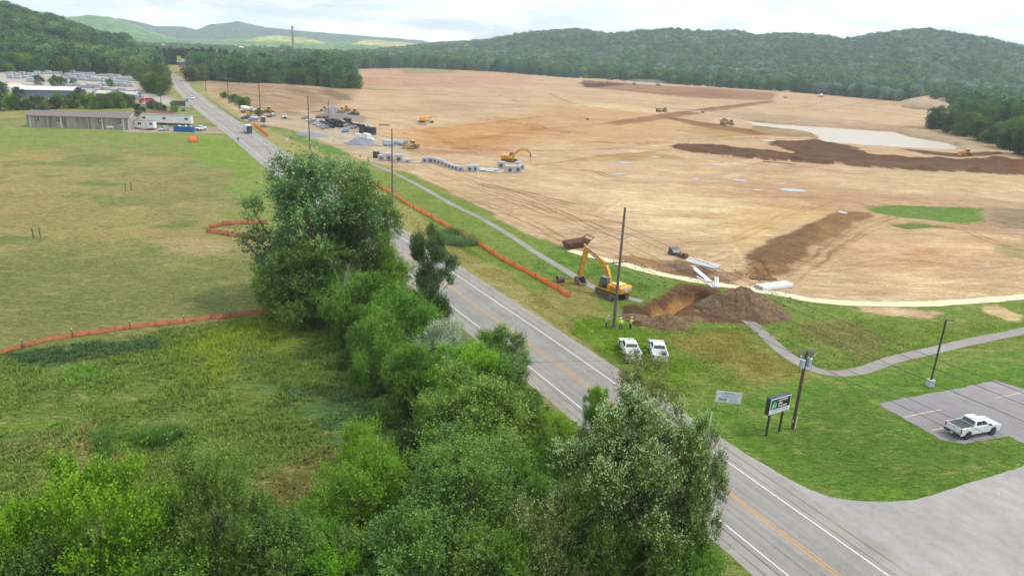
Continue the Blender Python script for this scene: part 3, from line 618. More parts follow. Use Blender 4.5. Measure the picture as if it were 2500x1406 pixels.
for _k in range(13):
    i_ = 4 + _k * 3 + int(_gt.integers(3)); c_ = ROADC[i_]; d_ = ROADC[i_ + 1] - c_; d_ /= np.linalg.norm(d_); n_ = np.array([-d_[1], d_[0]]); a_, b_ = sorted(_gt.uniform(-4.1, 4.1, 2)); q_ = np.array([c_ + n_ * (a_ + (b_ - a_) * t_) + d_ * _gt.normal() * .25 for t_ in np.linspace(0, 1, 6)]); strip('tar_crack', q_, .025, -.025, 0.024, M_TAR)
flat_poly('driveway', DRIVE_POLY, 0.006, M_DRV, ragged=.3, world=True)
flat_poly('parking_lot', LOT, 0.008, M_LOT, ragged=.5)
for a, b in (((2208, 1018), (2297, 999)), ((2276, 1050), (2310, 1043)), ((2430, 972), (2520, 952))):
    c = np.array(PW([a, b])); strip('parking_line', c, .06, -.06, 0.014, M_LOTL)
strip('path', PATHP, .75, -.75, 0.03, M_PATH, ragged=.5, hf=H, nsub=2)
strip('path', PATHQ, .95, -.95, 0.03, M_PATH, ragged=.35, hf=H, nsub=2)
M_STRAW = mat('straw_matting', A(226, 218, 180), .95, noise=.14, nscale=1.5, bump=.5, bscale=6)
strip('straw_matting', STRAWP, 1.25, -1.25, 0.06, M_STRAW, ragged=.8, hf=H, nsub=3)
# pond and puddles
def water_mat(name, col, rough=.05):
    m = mat(name, col, rough, spec=.5); return m
M_POND = mat('muddy_water', A(196, 184, 168), .4, spec=.25, noise=.04, nscale=.02)
M_PUD = mat('puddle_water', A(150, 150, 150), .04, spec=1.0)
pw = [tuple(q) for q in POND]
flat_poly('pond', pw, -1.7, M_POND, world=True)
for (px, py, a, b) in [(1935, 465, 4.2, 2.6), (1805, 441, 2.2, 2), (1752, 404, 2.4, 2.2), (1802, 406, 1.2, 1), (1525, 399, 2.8, 1.6), (1504, 427, 1.2, 1), (1700, 438, 1.4, 1.2), (1850, 465, 1.6, 1), (2057, 519, 1.2, 1.6), (1880, 344, 4, 3), (1655, 404, 1.2, 1.0), (1600, 384, 1.6, 1.6), (1515, 426, 1, .8)]:
    g = G(px, py); an = np.linspace(0, 2 * np.pi, 26)[:-1]
    rr = 1 + .35 * (vnoise(np.cos(an) * 2 + px, np.sin(an) * 2, .8, 4) - .5)
    flat_poly('puddle', [(g[0] + math.cos(t) * a * q, g[1] + math.sin(t) * b * q) for t, q in zip(an, rr)], g[2] + .10, M_PUD, world=True)
# ---------------------------------------------------------------- hills
def leaf_mat(name, var=0.25, trans=0.25, rough=0.6, spec=0.25):
    """leaves: colour from the attribute, shifted a little from tree to tree"""
    m = bpy.data.materials.new(name); m.use_nodes = True; t = m.node_tree; b = t.nodes['Principled BSDF']
    at = N(t, 'ShaderNodeAttribute'); at.attribute_name = 'Col'
    oi = N(t, 'ShaderNodeObjectInfo')
    hs = N(t, 'ShaderNodeHueSaturation')
    mr = N(t, 'ShaderNodeMapRange'); mr.inputs['To Min'].default_value = 1 - var; mr.inputs['To Max'].default_value = 1 + var
    t.links.new(oi.outputs['Random'], mr.inputs['Value']); t.links.new(mr.outputs[0], hs.inputs['Value'])
    wn = N(t, 'ShaderNodeTexWhiteNoise'); wn.noise_dimensions = '1D'; t.links.new(oi.outputs['Random'], wn.inputs['W'])
    mh = N(t, 'ShaderNodeMapRange'); mh.inputs['To Min'].default_value = 0.5 - var * 0.09; mh.inputs['To Max'].default_value = 0.5 + var * 0.06
    t.links.new(wn.outputs['Value'], mh.inputs['Value']); t.links.new(mh.outputs[0], hs.inputs['Hue'])
    t.links.new(at.outputs['Color'], hs.inputs['Color']); t.links.new(hs.outputs[0], b.inputs['Base Color'])
    b.inputs['Roughness'].default_value = rough; b.inputs['Specular IOR Level'].default_value = spec
    if trans:
        tr = N(t, 'ShaderNodeBsdfTranslucent'); t.links.new(hs.outputs[0], tr.inputs['Color'])
        mxs = N(t, 'ShaderNodeMixShader'); mxs.inputs[0].default_value = trans
        t.links.new(b.outputs[0], mxs.inputs[1]); t.links.new(tr.outputs[0], mxs.inputs[2])
        t.links.new(mxs.outputs[0], t.nodes['Material Output'].inputs['Surface'])
    return m
M_LEAF = leaf_mat('leaves', .12, .40); M_LEAF_FAR = leaf_mat('distant_leaves', .34, .15, .8, .1)
M_BARK = mat('bark', (0.16, 0.135, 0.11), .9, noise=.4, nscale=6, bump=.5, bscale=14)
M_BARKP = mat('pale_bark', (0.36, 0.35, 0.32), .8, noise=.25, nscale=5)

def horizon(px): return YH + (px - 1250) * math.tan(_r)
def ridge_profile(pts, dist, crown):
    """azimuth and height of a skyline seen at the given distances"""
    az, hh = [], []
    for i, (px, py) in enumerate(pts):
        D = dist(px) if callable(dist) else dist
        d = _F * FPX + _R * (px - 1250) - _U * (py - 703); hor = math.hypot(d[0], d[1])
        az.append(math.atan2(d[0], d[1])); hh.append(CAM_H + D * d[2] / hor - crown)
    return np.array(az), np.array(hh)
HILLS = {}
def hill(name, pts, d0, d1, d2, crown, m, daz=0.06, dr=14, rough=4.0, colf=None, ext=(0, 0), rscale=60):
    az, hh = ridge_profile(pts, d1, crown)
    A_ = np.radians(np.arange(math.degrees(az[0]) - ext[0], math.degrees(az[-1]) + ext[1], daz))
    Rr = np.arange(d0, d2, dr)
    def hf(a, r):
        zr = np.interp(a, az, hh, left=hh[0] * 1.0, right=hh[-1])
        e = smooth((a - (az[0] - math.radians(ext[0]))) / math.radians(max(ext[0], .4))) * smooth(((az[-1] + math.radians(ext[1])) - a) / math.radians(max(ext[1], .4)))
        x, y = np.sin(a) * r, np.cos(a) * r
        up = smooth((r - d0) / (d1 - d0)); dn = smooth((d2 + (d2 - d1) * .3 - r) / (d2 - d1) / 1.3)
        nz = (fbm(x, y, (d1 - d0) * .45, 11, 4) - .5)
        und = nz * zr * .55 * np.sin(np.clip((r - d0) / (d1 - d0), 0, 1) * np.pi)
        return (zr * np.where(r < d1, up, np.minimum(1, dn)) + und) * np.clip(e, 0, 1) - 0.4
    Ag, Rg = np.meshgrid(A_, Rr); x = (np.sin(Ag) * Rg).ravel(); y = (np.cos(Ag) * Rg).ravel()
    z = hf(Ag.ravel(), Rg.ravel())
    if rough: z = z + rough * (fbm(x, y, rscale, 21, 4) - .5) * 2
    nr, nc = Ag.shape; idx = np.arange(nr * nc).reshape(nr, nc)
    f = np.stack([idx[:-1, :-1], idx[:-1, 1:], idx[1:, 1:], idx[1:, :-1]], -1).reshape(-1, 4)[:, ::-1]
    c = colf(x, y, z) if colf else np.tile(A(70, 92, 66), (len(x), 1))
    o = mesh_fast(name, np.stack([x, y, z], 1), f, m, c, smooth=True); tag(o, kind='structure')
    HILLS[len(HILLS)] = (hf, A_[0], A_[-1], d0, d1, d2)
    return o
def hill_mat(name, s, b=1.0):
    m = bpy.data.materials.new(name); m.use_nodes = True; t = m.node_tree; bs = t.nodes['Principled BSDF']
    bs.inputs['Roughness'].default_value = 1; bs.inputs['Specular IOR Level'].default_value = 0
    at = N(t, 'ShaderNodeAttribute'); at.attribute_name = 'Col'; g = N(t, 'ShaderNodeNewGeometry')
    vo = N(t, 'ShaderNodeTexVoronoi', Scale=1 / s); t.links.new(g.outputs['Position'], vo.inputs['Vector'])
    nz = N(t, 'ShaderNodeTexNoise', Scale=0.35 / s, Detail=6.0); t.links.new(g.outputs['Position'], nz.inputs['Vector'])
    cur = at.outputs['Color']
    for src, lo, hi, p0, p1 in ((vo.outputs['Distance'], 1.25, .6, .1, .8), (nz.outputs['Fac'], .7, 1.3, .35, .65), (vo.outputs['Color'], .75, 1.25, 0, 1)):
        r = ramp(t, [(p0, lo), (p1, hi)]); t.links.new(src, r.inputs[0])
        x = N(t, 'ShaderNodeMix'); x.data_type = 'RGBA'; x.blend_type = 'MULTIPLY'; x.inputs[0].default_value = 1
        t.links.new(cur, x.inputs['A']); t.links.new(r.outputs[0], x.inputs['B']); cur = x.outputs['Result']
    t.links.new(cur, bs.inputs['Base Color'])
    bp = N(t, 'ShaderNodeBump', Strength=b); bp.inputs['Distance'].default_value = s * .6; bp.invert = True
    t.links.new(vo.outputs['Distance'], bp.inputs['Height']); t.links.new(bp.outputs[0], bs.inputs['Normal'])
    return m
M_HFLOOR = hill_mat('forest_floor', 9, .3); M_HFAR = hill_mat('distant_wooded_slope', 26, .8)
# far ranges (left to right skylines read at their own distances)
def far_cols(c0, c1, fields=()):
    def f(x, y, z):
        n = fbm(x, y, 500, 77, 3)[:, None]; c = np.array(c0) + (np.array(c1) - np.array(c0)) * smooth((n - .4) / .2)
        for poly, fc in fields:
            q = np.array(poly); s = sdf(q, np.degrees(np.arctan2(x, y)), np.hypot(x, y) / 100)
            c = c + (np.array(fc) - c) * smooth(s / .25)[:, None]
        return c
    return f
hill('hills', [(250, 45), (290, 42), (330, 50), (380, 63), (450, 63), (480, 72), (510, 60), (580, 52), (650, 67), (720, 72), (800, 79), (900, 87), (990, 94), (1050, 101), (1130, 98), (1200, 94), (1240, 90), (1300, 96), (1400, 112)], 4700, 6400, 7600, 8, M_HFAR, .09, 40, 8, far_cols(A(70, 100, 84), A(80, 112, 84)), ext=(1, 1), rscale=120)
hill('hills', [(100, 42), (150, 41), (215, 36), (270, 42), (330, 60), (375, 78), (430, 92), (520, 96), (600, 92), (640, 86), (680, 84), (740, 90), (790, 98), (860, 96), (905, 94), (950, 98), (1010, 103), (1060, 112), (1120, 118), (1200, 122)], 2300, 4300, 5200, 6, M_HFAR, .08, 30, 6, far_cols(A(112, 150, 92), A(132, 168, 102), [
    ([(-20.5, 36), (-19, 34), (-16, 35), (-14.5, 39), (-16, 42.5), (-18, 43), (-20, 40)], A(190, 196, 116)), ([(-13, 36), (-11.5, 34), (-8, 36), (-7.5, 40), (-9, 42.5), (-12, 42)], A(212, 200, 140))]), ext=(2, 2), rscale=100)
# wooded hills that carry real trees
hill('hills', [(760, 150), (820, 138), (880, 130), (940, 124), (1000, 117), (1060, 110), (1130, 106), (1200, 100), (1250, 90), (1300, 82), (1400, 75), (1450, 82), (1480, 87), (1560, 81), (1640, 76), (1720, 83), (1800, 82), (1850, 92), (1900, 87), (1980, 90), (2060, 101), (2130, 89), (2200, 82), (2260, 76), (2330, 87), (2400, 97), (2500, 119), (2620, 150), (2800, 190)],
     1350, 2600, 3100, 14, M_HFLOOR, .12, 18, 2, ext=(2, 4))
hill('hills', [(-420, -30), (-200, -12), (-80, 0), (0, 16), (40, 28), (90, 42), (130, 50), (190, 70), (235, 86), (270, 92), (305, 96), (335, 128), (350, 140)], 760, 1150, 1400, 13, M_HFLOOR, .15, 10, 1, ext=(4, 1))
# ---------------------------------------------------------------- trees
def tube_np(pts, rad, n=6):
    pts = np.asarray(pts, float); m = len(pts); vs = []; fs = []
    for j in range(m):
        d = pts[min(j + 1, m - 1)] - pts[max(j - 1, 0)]; d /= np.linalg.norm(d) + 1e-9
        a = np.cross(d, [0.3, 0.9, 0.1]); a /= np.linalg.norm(a); b = np.cross(d, a)
        for i in range(n):
            t = 2 * math.pi * i / n; vs.append(pts[j] + (a * math.cos(t) + b * math.sin(t)) * rad[j])
    for j in range(m - 1):
        for i in range(n): fs.append((j * n + i, j * n + (i + 1) % n, (j + 1) * n + (i + 1) % n, (j + 1) * n + i))
    return vs, fs
def make_crown(seed, lobes, twigs, leaves, leaf, tw_len, col_lo, col_hi, tipcol=None, tip=0.3, up=0.5, droop=0.0, width=.5, light=0.35):
    """lobes: list of (cx, cy, cz, rx, rz); leaves grow along twigs that leave the lobes"""
    g = np.random.default_rng(seed); V = []; Cc = []
    lobes = np.array(lobes, float); ctr = np.average(lobes[:, :3], axis=0, weights=lobes[:, 3] ** 2)
    for (cx, cy, cz, rx, rz) in lobes:
        n = max(6, int(twigs * (rx * rz) / (lobes[:, 3] * lobes[:, 4]).mean()))
        d = g.normal(size=(n, 3)); d[:, 2] = d[:, 2] + .25; d /= np.linalg.norm(d, axis=1)[:, None]
        rad = g.uniform(.3, 1.0, n) ** .5
        base = np.array([cx, cy, cz]) + d * rad[:, None] * np.array([rx, rx, rz])
        outw = base - ctr; outw /= np.linalg.norm(outw, axis=1)[:, None] + 1e-6
        dr = d * .6 + outw * .5 + np.array([0, 0, up]) + g.normal(size=(n, 3)) * .3; dr /= np.linalg.norm(dr, axis=1)[:, None]
        L = tw_len * g.uniform(.5, 1.3, n) * np.where(g.uniform(0, 1, n) < .10, 2.0, 1.0)
        t = (np.arange(leaves) + g.uniform(0, 1, (n, leaves))) / leaves
        pos = base[:, None] + dr[:, None] * (L[:, None] * t)[..., None] + np.array([0, 0, -1]) * (droop * (L[:, None] * t) ** 2)[..., None]
        pos = pos + g.normal(size=pos.shape) * leaf * .7
        side = g.normal(size=pos.shape); side -= (side * dr[:, None]).sum(-1, keepdims=True) * dr[:, None] * .6
        side /= np.linalg.norm(side, axis=-1)[..., None]
        ax = side * .8 + dr[:, None] * .7; ax[..., 2] -= .1 + droop; ax /= np.linalg.norm(ax, axis=-1)[..., None]
        nr = g.normal(size=pos.shape) * .8 + np.array([0, 0, .8]) + outw[:, None] * .3
        w = np.cross(ax, nr); w /= np.linalg.norm(w, axis=-1)[..., None] + 1e-6
        s = leaf * g.uniform(.6, 1.3, (n, leaves, 1))
        q = np.stack([pos, pos + ax * s * .5 + w * s * width, pos + ax * s * 1.15, pos + ax * s * .5 - w * s * width], 2)
        V.append(q.reshape(-1, 3))
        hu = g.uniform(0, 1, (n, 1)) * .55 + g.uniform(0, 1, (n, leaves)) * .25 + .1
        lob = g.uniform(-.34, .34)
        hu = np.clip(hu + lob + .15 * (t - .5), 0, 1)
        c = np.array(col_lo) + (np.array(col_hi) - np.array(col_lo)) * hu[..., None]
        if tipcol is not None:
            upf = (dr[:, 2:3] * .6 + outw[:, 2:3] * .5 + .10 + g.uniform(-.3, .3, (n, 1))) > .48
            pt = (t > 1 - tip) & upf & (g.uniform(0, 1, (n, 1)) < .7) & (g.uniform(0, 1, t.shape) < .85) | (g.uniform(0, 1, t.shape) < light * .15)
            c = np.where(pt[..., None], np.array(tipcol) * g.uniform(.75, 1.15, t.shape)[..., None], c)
        Cc.append(np.repeat(c.reshape(-1, 3), 4, axis=0))
    V = np.vstack(V); Cc = np.vstack(Cc)
    return V, np.arange(len(V)).reshape(-1, 4), Cc
def nl_far(lr): return lr > .41
def lobes_for(seed, Hh, Rc, z0, n, shape='round', lr=.36):
    """crown lobes for a tree: Hh top height, Rc crown radius, z0 bottom of the crown"""
    g = np.random.default_rng(seed); out = []; ch = Hh - z0
    for i in range(n):
        t = (i + g.uniform(.1, .9)) / n; a = i * 2.399 + g.uniform(-.5, .5)
        if shape == 'round': prof = math.sin(math.pi * (0.10 + .80 * t)) ** .7
        elif shape == 'cone': prof = 1.05 * (1 - t) ** .8 + .08
        elif shape == 'column': prof = .55 + .45 * math.sin(math.pi * (.1 + .8 * t))
        elif shape == 'vase': prof = .35 + .75 * t if t < .75 else .95 * (1 - (t - .75) * 2.2)
        rough = 0 if Hh > 13.5 and nl_far(lr) else 1
        rr = Rc * prof * (g.uniform(.25, 1.0) if rough else g.uniform(.35, .78)); r_ = Rc * lr * (g.uniform(.45, 1.35) if rough else g.uniform(.7, 1.3)) * (.6 + .4 * prof)
        zc = z0 + ch * t * .93 + r_ * .2 + (g.normal() * .06 * ch if rough else 0)
        out.append((math.cos(a) * rr, math.sin(a) * rr, min(zc, Hh - r_ * .8), r_, r_ * g.uniform(.75, 1.15)))
    out.append((0, 0, Hh - Rc * lr * 1.05, Rc * lr * .75, Rc * lr * .95))
    return out
def make_trunk(seed, Hh, lobes, r0, lean=0.0, z0=None):
    g = np.random.default_rng(seed + 5); vs, fs = [], []
    def addt(p, r, n=7):
        a, b = tube_np(p, r, n); k = len(vs); vs.extend(a); fs.extend([tuple(i + k for i in q) for q in b])
    top = Hh * .8; m = 8
    tp = np.array([[math.sin(i * .9 + seed) * .02 * Hh * i / m + lean * i / m, math.cos(i * 1.3 + seed) * .02 * Hh * i / m, top * i / m - (0.15 if i == 0 else 0)] for i in range(m + 1)])
    addt(tp, [r0 * (1.25 if i == 0 else (1 - .85 * i / m)) for i in range(m + 1)], 8)
    for (cx, cy, cz, rx, rz) in lobes:
        zt = max(Hh * .12, cz - 1.0 * math.hypot(cx, cy) - .5); k = min(1, zt / top); s = np.array([np.interp(k, np.linspace(0, 1, m + 1), tp[:, j]) for j in range(3)])
        e = np.array([cx, cy, cz]); mid = (s + e) / 2 + g.normal(size=3) * .05 * np.linalg.norm(e - s) + np.array([0, 0, .08 * np.linalg.norm(e - s)])
        rb = r0 * (1 - .8 * k) * .5
        addt([s, mid, e], [rb, rb * .6, rb * .25], 5)
        for q in range(3):
            dd = g.normal(size=3); dd[2] = abs(dd[2]); dd /= np.linalg.norm(dd)
            addt([mid + (e - mid) * .4, e + dd * rx * .75], [rb * .35, rb * .08], 4)
    return np.array(vs), np.array(fs)
TREE_PROTO = {}
def tree_proto(key, seed, Hh, Rc, z0, nl, shape, lr, twigs, leaves, leaf, tw, lo, hi, tipcol=None, tip=.3, up=.5, droop=0, r0=None, far=False, width=.5, light=.35, bark=None):
    lb = lobes_for(seed, Hh, Rc, z0, nl, shape, lr)
    V, F_, C_ = make_crown(seed, lb, twigs, leaves, leaf, tw, lo, hi, tipcol, tip, up, droop, width, light)
    tv, tf = make_trunk(seed, Hh, lb, r0 or Hh * .017)
    TREE_PROTO[key] = (V, F_, C_, tv, tf, far, bark or M_BARK, Hh)
    return key
_tm = {}
def place_tree(key, name, loc, rz, sc, label, cat='tree', group=None, tint=None, sz=None):
    V, F_, C_, tv, tf, far, bark, Hh = TREE_PROTO[key]
    e = empty(name, loc, rz, label, cat, group); e.scale = (sc, sc, sz or sc)
    if key in _tm:
        for src in _tm[key]:
            c = src.copy(); COL.objects.link(c); c.parent = e
    else:
        a = mesh_fast('crown', V, F_, M_LEAF_FAR if far else M_LEAF, C_, parent=e)
        b = mesh_fast('trunk', tv, tf, bark, smooth=True, parent=e)
        _tm[key] = (a, b)
    return e
# distant trees: cards of about a metre, seen from 300 m and more
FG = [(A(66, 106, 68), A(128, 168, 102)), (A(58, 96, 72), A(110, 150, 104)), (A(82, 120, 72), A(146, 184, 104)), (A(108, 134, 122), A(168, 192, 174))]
for i in range(4):
    tree_proto('far%d' % i, 30 + i, 14, 5.8, -.6, 15, 'round', .46, 34, 5, .72, 1.0, FG[i][0], FG[i][1], far=True, up=.4, width=.55)
tree_proto('fars', 38, 13, 6.2, -.5, 10, 'round', .5, 20, 4, 1.25, 1.2, FG[0][0], FG[0][1], far=True, width=.6)
tree_proto('fart', 39, 15, 5.8, -.5, 10, 'round', .5, 20, 4, 1.25, 1.2, FG[1][0], FG[2][1], far=True, width=.6)
tree_proto('pine', 50, 17, 2.6, 1.5, 16, 'cone', .42, 30, 4, .6, .6, A(30, 46, 44), A(58, 78, 66), far=True, up=-.1, width=.4)
# nearer woods at 150 to 500 m
tree_proto('mid0', 60, 11, 5.2, -.3, 18, 'round', .40, 60, 7, .34, .9, A(56, 84, 46), A(118, 154, 80), far=True, up=.5)
tree_proto('mid1', 61, 11, 4.6, .5, 16, 'round', .40, 60, 7, .34, .9, A(58, 92, 36), A(134, 172, 66), far=True, up=.5)
tree_proto('mid2', 62, 8, 4.0, .2, 14, 'round', .42, 50, 7, .32, .8, A(50, 72, 50), A(106, 136, 92), far=True, up=.4)
FAR_GROUP = 'trees of the wood line'
def scatter_trees(line, n, rows, keys, sc, jit, name, label, group, seed, wtaper=None, cat='tree', lines=None):
    """individual trees standing along a photograph polyline, rows going back"""
    g = np.random.default_rng(seed)
    pts = np.array([P(*q)[:2] for q in line]); s = np.concatenate([[0], np.cumsum(np.linalg.norm(np.diff(pts, axis=0), axis=1))])
    for r_ in range(rows):
        for i in range(n):
            u = (i + .5 + g.uniform(-.35, .35)) / n * s[-1]; x = np.interp(u, s, pts[:, 0]); y = np.interp(u, s, pts[:, 1])
            d = np.array([x, y]) / math.hypot(x, y); off = r_ * jit * 1.1 + g.uniform(-.3, .5) * jit
            x += d[0] * off + g.uniform(-.3, .3) * jit; y += d[1] * off
            k = sc[0] + (sc[1] - sc[0]) * g.uniform() ; key = keys[int(g.integers(len(keys)))]
            place_tree(key, name, (x, y, Hs(x, y) - .1), g.uniform(0, 6.28), k, label, cat, group, sz=k * g.uniform(.85, 1.15))
scatter_trees([(815, 170), (900, 168), (1060, 166), (1130, 168), (1230, 177), (1330, 186), (1390, 190)], 44, 1, ['far0', 'far1'], (.95, 1.3), 12, 'woodland_tree', 'dark green tree in the wood line behind the far left end of the earthworks', 'trees of the far left wood line', 1)
scatter_trees([(1390, 190), (1500, 194), (1620, 205), (1755, 214), (1850, 219), (1985, 229)], 46, 1, ['far0', 'far1', 'far2'], (.9, 1.3), 14, 'woodland_tree', 'green tree in the wood line behind the earth platform with the trucks', 'trees of the middle wood line', 2)
scatter_trees([(1950, 226), (2070, 237), (2150, 244), (2250, 251)], 18, 2, ['far3', 'far3', 'far1'], (.8, 1.1), 13, 'woodland_tree', 'grey green leafy tree at the wood edge beyond the pond', 'grey green trees beyond the pond', 3)
scatter_trees([(2262, 312), (2300, 322), (2345, 332), (2390, 345), (2440, 362), (2520, 385), (2600, 400)], 13, 2, ['mid0', 'mid2', 'mid0'], (1.0, 1.35), 11, 'woodland_tree', 'bushy dark green tree right of the pond', 'trees right of the pond', 4)
scatter_trees([(2310, 292), (2380, 300), (2450, 312), (2540, 330), (2640, 340)], 11, 2, ['mid0', 'mid1', 'far0'], (1.1, 1.5), 18, 'woodland_tree', 'green tree on the rising ground behind the pond trees', 'trees behind the pond trees', 5)
scatter_trees([(465, 200), (520, 196), (560, 200), (640, 206), (720, 210), (800, 214), (872, 218)], 27, 2, ['mid0', 'mid2', 'far0'], (1.0, 1.35), 14, 'woodland_tree', 'green tree of the wood between the road and the brown slope', 'trees above the brown slope', 6)
scatter_trees([(520, 186), (600, 184), (680, 184), (760, 186), (830, 196)], 14, 2, ['far0', 'far1', 'mid0'], (1.2, 1.7), 26, 'woodland_tree', 'tall dark tree deep in the wood above the brown slope', 'tall trees of the central wood', 7)
scatter_trees([(388, 160), (450, 158), (520, 155), (575, 158)], 34, 2, ['pine'], (.95, 1.25), 9, 'pine_tree', 'dark blue green pine in the straight row beyond the scrapyard', 'pines of the straight row', 8)
scatter_trees([(-30, 272), (30, 270), (100, 268), (180, 266), (250, 266), (330, 262)], 22, 1, ['mid0', 'mid0', 'mid2', 'mid1'], (.5, .72), 6, 'hedge_tree', 'dark green tree of the hedge behind the long grey shed', 'hedge trees behind the grey shed', 9)
scatter_trees([(352, 218), (372, 228), (400, 236), (420, 236)], 6, 2, ['mid1', 'mid1', 'mid0'], (.8, 1.1), 10, 'roadside_tree', 'fresh green tree in the clump beside the far road', 'trees clumped left of the far road', 10)
scatter_trees([(350, 200), (380, 205), (415, 205)], 6, 2, ['mid1', 'mid0'], (.9, 1.2), 14, 'roadside_tree', 'green tree at the back of the clump beside the far road', 'trees at the back of the roadside clump', 12)
scatter_trees([(-60, 172), (50, 172), (150, 174), (250, 180), (330, 190)], 18, 2, ['mid1', 'mid0', 'far2'], (.95, 1.3), 16, 'woodland_tree', 'bright green tree at the foot of the wooded hill behind the stone yard', 'trees at the foot of the left hill', 11)
for px, py, k in ((95, 208, .75), (137, 216, .95), (152, 210, .7), (270, 213, .5), (178, 210, .45), (196, 240, .7), (45, 240, .7), (5, 245, 1.1)):
    q = G(px, py); place_tree('mid1' if k < .7 else 'mid2', 'yard_tree', q, px, k, 'lone green tree among the pallets of the stone yard', 'tree', 'trees in the stone yard')
q = G(340, 283); place_tree('mid2', 'bush', q, 1, .62, 'round pale green bush at the right end of the grey shed', 'bush')
q = G(865, 212); place_tree('mid0', 'lone_tree', q, 1, .5, 'small dark tree standing at the end of the wood by the brown slope', 'tree')
scatter_trees([(355, 262), (380, 268), (405, 272), (430, 274)], 7, 1, ['mid2', 'mid0'], (.3, .48), 3, 'bush', 'dark bush in the hedge above the white office trailers', 'bushes above the white trailers', 13, cat='bush')
# forest on the slopes: more trees than one can build one by one
def forest(name, hk, n, protos, smin, smax, seed, rng_r, line=None):
    hf, a0, a1, d0, d1, d2 = hk; g = np.random.default_rng(seed)
    a = g.uniform(a0, a1, n); r = np.sqrt(g.uniform(rng_r[0] ** 2, rng_r[1] ** 2, n)); z = hf(a, r)
    x, y = np.sin(a) * r, np.cos(a) * r
    if line is not None:
        pts = np.array([P(*q)[:2] for q in line]); s = np.concatenate([[0], np.cumsum(np.linalg.norm(np.diff(pts, axis=0), axis=1))]); u = g.uniform(0, s[-1], n)
        x = np.interp(u, s, pts[:, 0]); y = np.interp(u, s, pts[:, 1]); k = 1 + g.uniform(rng_r[0], rng_r[1], n) / np.hypot(x, y); x, y, z = x * k, y * k, x * 0
    v = np.stack([x, y, z - .5], 1)
    me = bpy.data.meshes.new(name); me.vertices.add(n); me.vertices.foreach_set('co', v.astype(np.float32).ravel())
    at = me.attributes.new('sc', 'FLOAT', 'POINT'); at.data.foreach_set('value', g.uniform(smin, smax, n).astype(np.float32))
    at = me.attributes.new('rot', 'FLOAT_VECTOR', 'POINT'); at.data.foreach_set('vector', np.stack([np.zeros(n), np.zeros(n), g.uniform(0, 6.28, n)], 1).astype(np.float32).ravel())
    ids = (vnoise(x, y, 60, 5) * len(protos) * 1.2 + g.uniform(-.6, .6, n)).astype(int) % len(protos)
    at = me.attributes.new('kind', 'INT', 'POINT'); at.data.foreach_set('value', ids.astype(np.int32))
    o = bpy.data.objects.new(name, me); COL.objects.link(o); tag(o, kind='stuff')
    ng = bpy.data.node_groups.new(name, 'GeometryNodeTree')
    ng.interface.new_socket('Geometry', in_out='INPUT', socket_type='NodeSocketGeometry'); ng.interface.new_socket('Geometry', in_out='OUTPUT', socket_type='NodeSocketGeometry')
    gi = ng.nodes.new('NodeGroupInput'); go = ng.nodes.new('NodeGroupOutput'); jn = ng.nodes.new('GeometryNodeJoinGeometry')
    def na(nm, ty):
        q = ng.nodes.new('GeometryNodeInputNamedAttribute'); q.data_type = ty; q.inputs['Name'].default_value = nm; return q
    sc, ro, kd = na('sc', 'FLOAT'), na('rot', 'FLOAT_VECTOR'), na('kind', 'INT')
    for i, pr in enumerate(protos):
        ob = _tm[pr][0]; oi = ng.nodes.new('GeometryNodeObjectInfo'); oi.transform_space = 'ORIGINAL'; oi.inputs['Object'].default_value = ob
        ip = ng.nodes.new('GeometryNodeInstanceOnPoints'); cp = ng.nodes.new('FunctionNodeCompare'); cp.data_type = 'INT'; cp.operation = 'EQUAL'
        ng.links.new(kd.outputs[0], cp.inputs[2]); cp.inputs[3].default_value = i
        ng.links.new(gi.outputs[0], ip.inputs['Points']); ng.links.new(oi.outputs['Geometry'], ip.inputs['Instance']); ng.links.new(cp.outputs[0], ip.inputs['Selection'])
        ng.links.new(ro.outputs[0], ip.inputs['Rotation']); ng.links.new(sc.outputs[0], ip.inputs['Scale']); ng.links.new(ip.outputs[0], jn.inputs[0])
    ng.links.new(jn.outputs[0], go.inputs[0])
    md = o.modifiers.new('trees', 'NODES'); md.node_group = ng
    return o
for k_ in ('fars', 'fart'):
    q = G(1700 if k_ == 'fars' else 1500, 200); place_tree(k_, 'woodland_tree', (q[0], q[1] + 45, 0), 0, 1.0, 'tree standing just behind the middle wood line', 'tree', 'trees just behind the middle wood line')
forest('forest', HILLS[2], 25000, ['far0', 'fars', 'far1', 'fart', 'far3'], .75, 1.5, 21, (1340, 2850))
forest('forest', HILLS[3], 4800, ['far0', 'mid1', 'far1', 'far2'], .65, 1.45, 22, (775, 1290))
forest('forest', HILLS[2], 1900, ['far0', 'fars', 'far1'], .8, 1.3, 24, (12, 330), line=[(815, 170), (900, 168), (1060, 166), (1130, 168), (1230, 177), (1390, 190), (1500, 194), (1620, 205), (1755, 214), (1850, 219), (1985, 229), (2070, 237), (2250, 251), (2330, 262), (2500, 300)])
forest('forest', HILLS[2], 260, ['far0', 'far1', 'mid0'], .9, 1.5, 25, (25, 190), line=[(470, 196), (560, 196), (700, 206), (860, 214)])
# woods on the valley floor between the near trees and the far hills
g_ = np.random.default_rng(33)
_flat = lambda a, r: np.zeros_like(a) - .3
forest('forest', (_flat, math.radians(-30.5), math.radians(-12), 0, 0, 0), 1500, ['far0', 'far1', 'far2', 'fart'], .7, 1.1, 23, (1250, 2500))
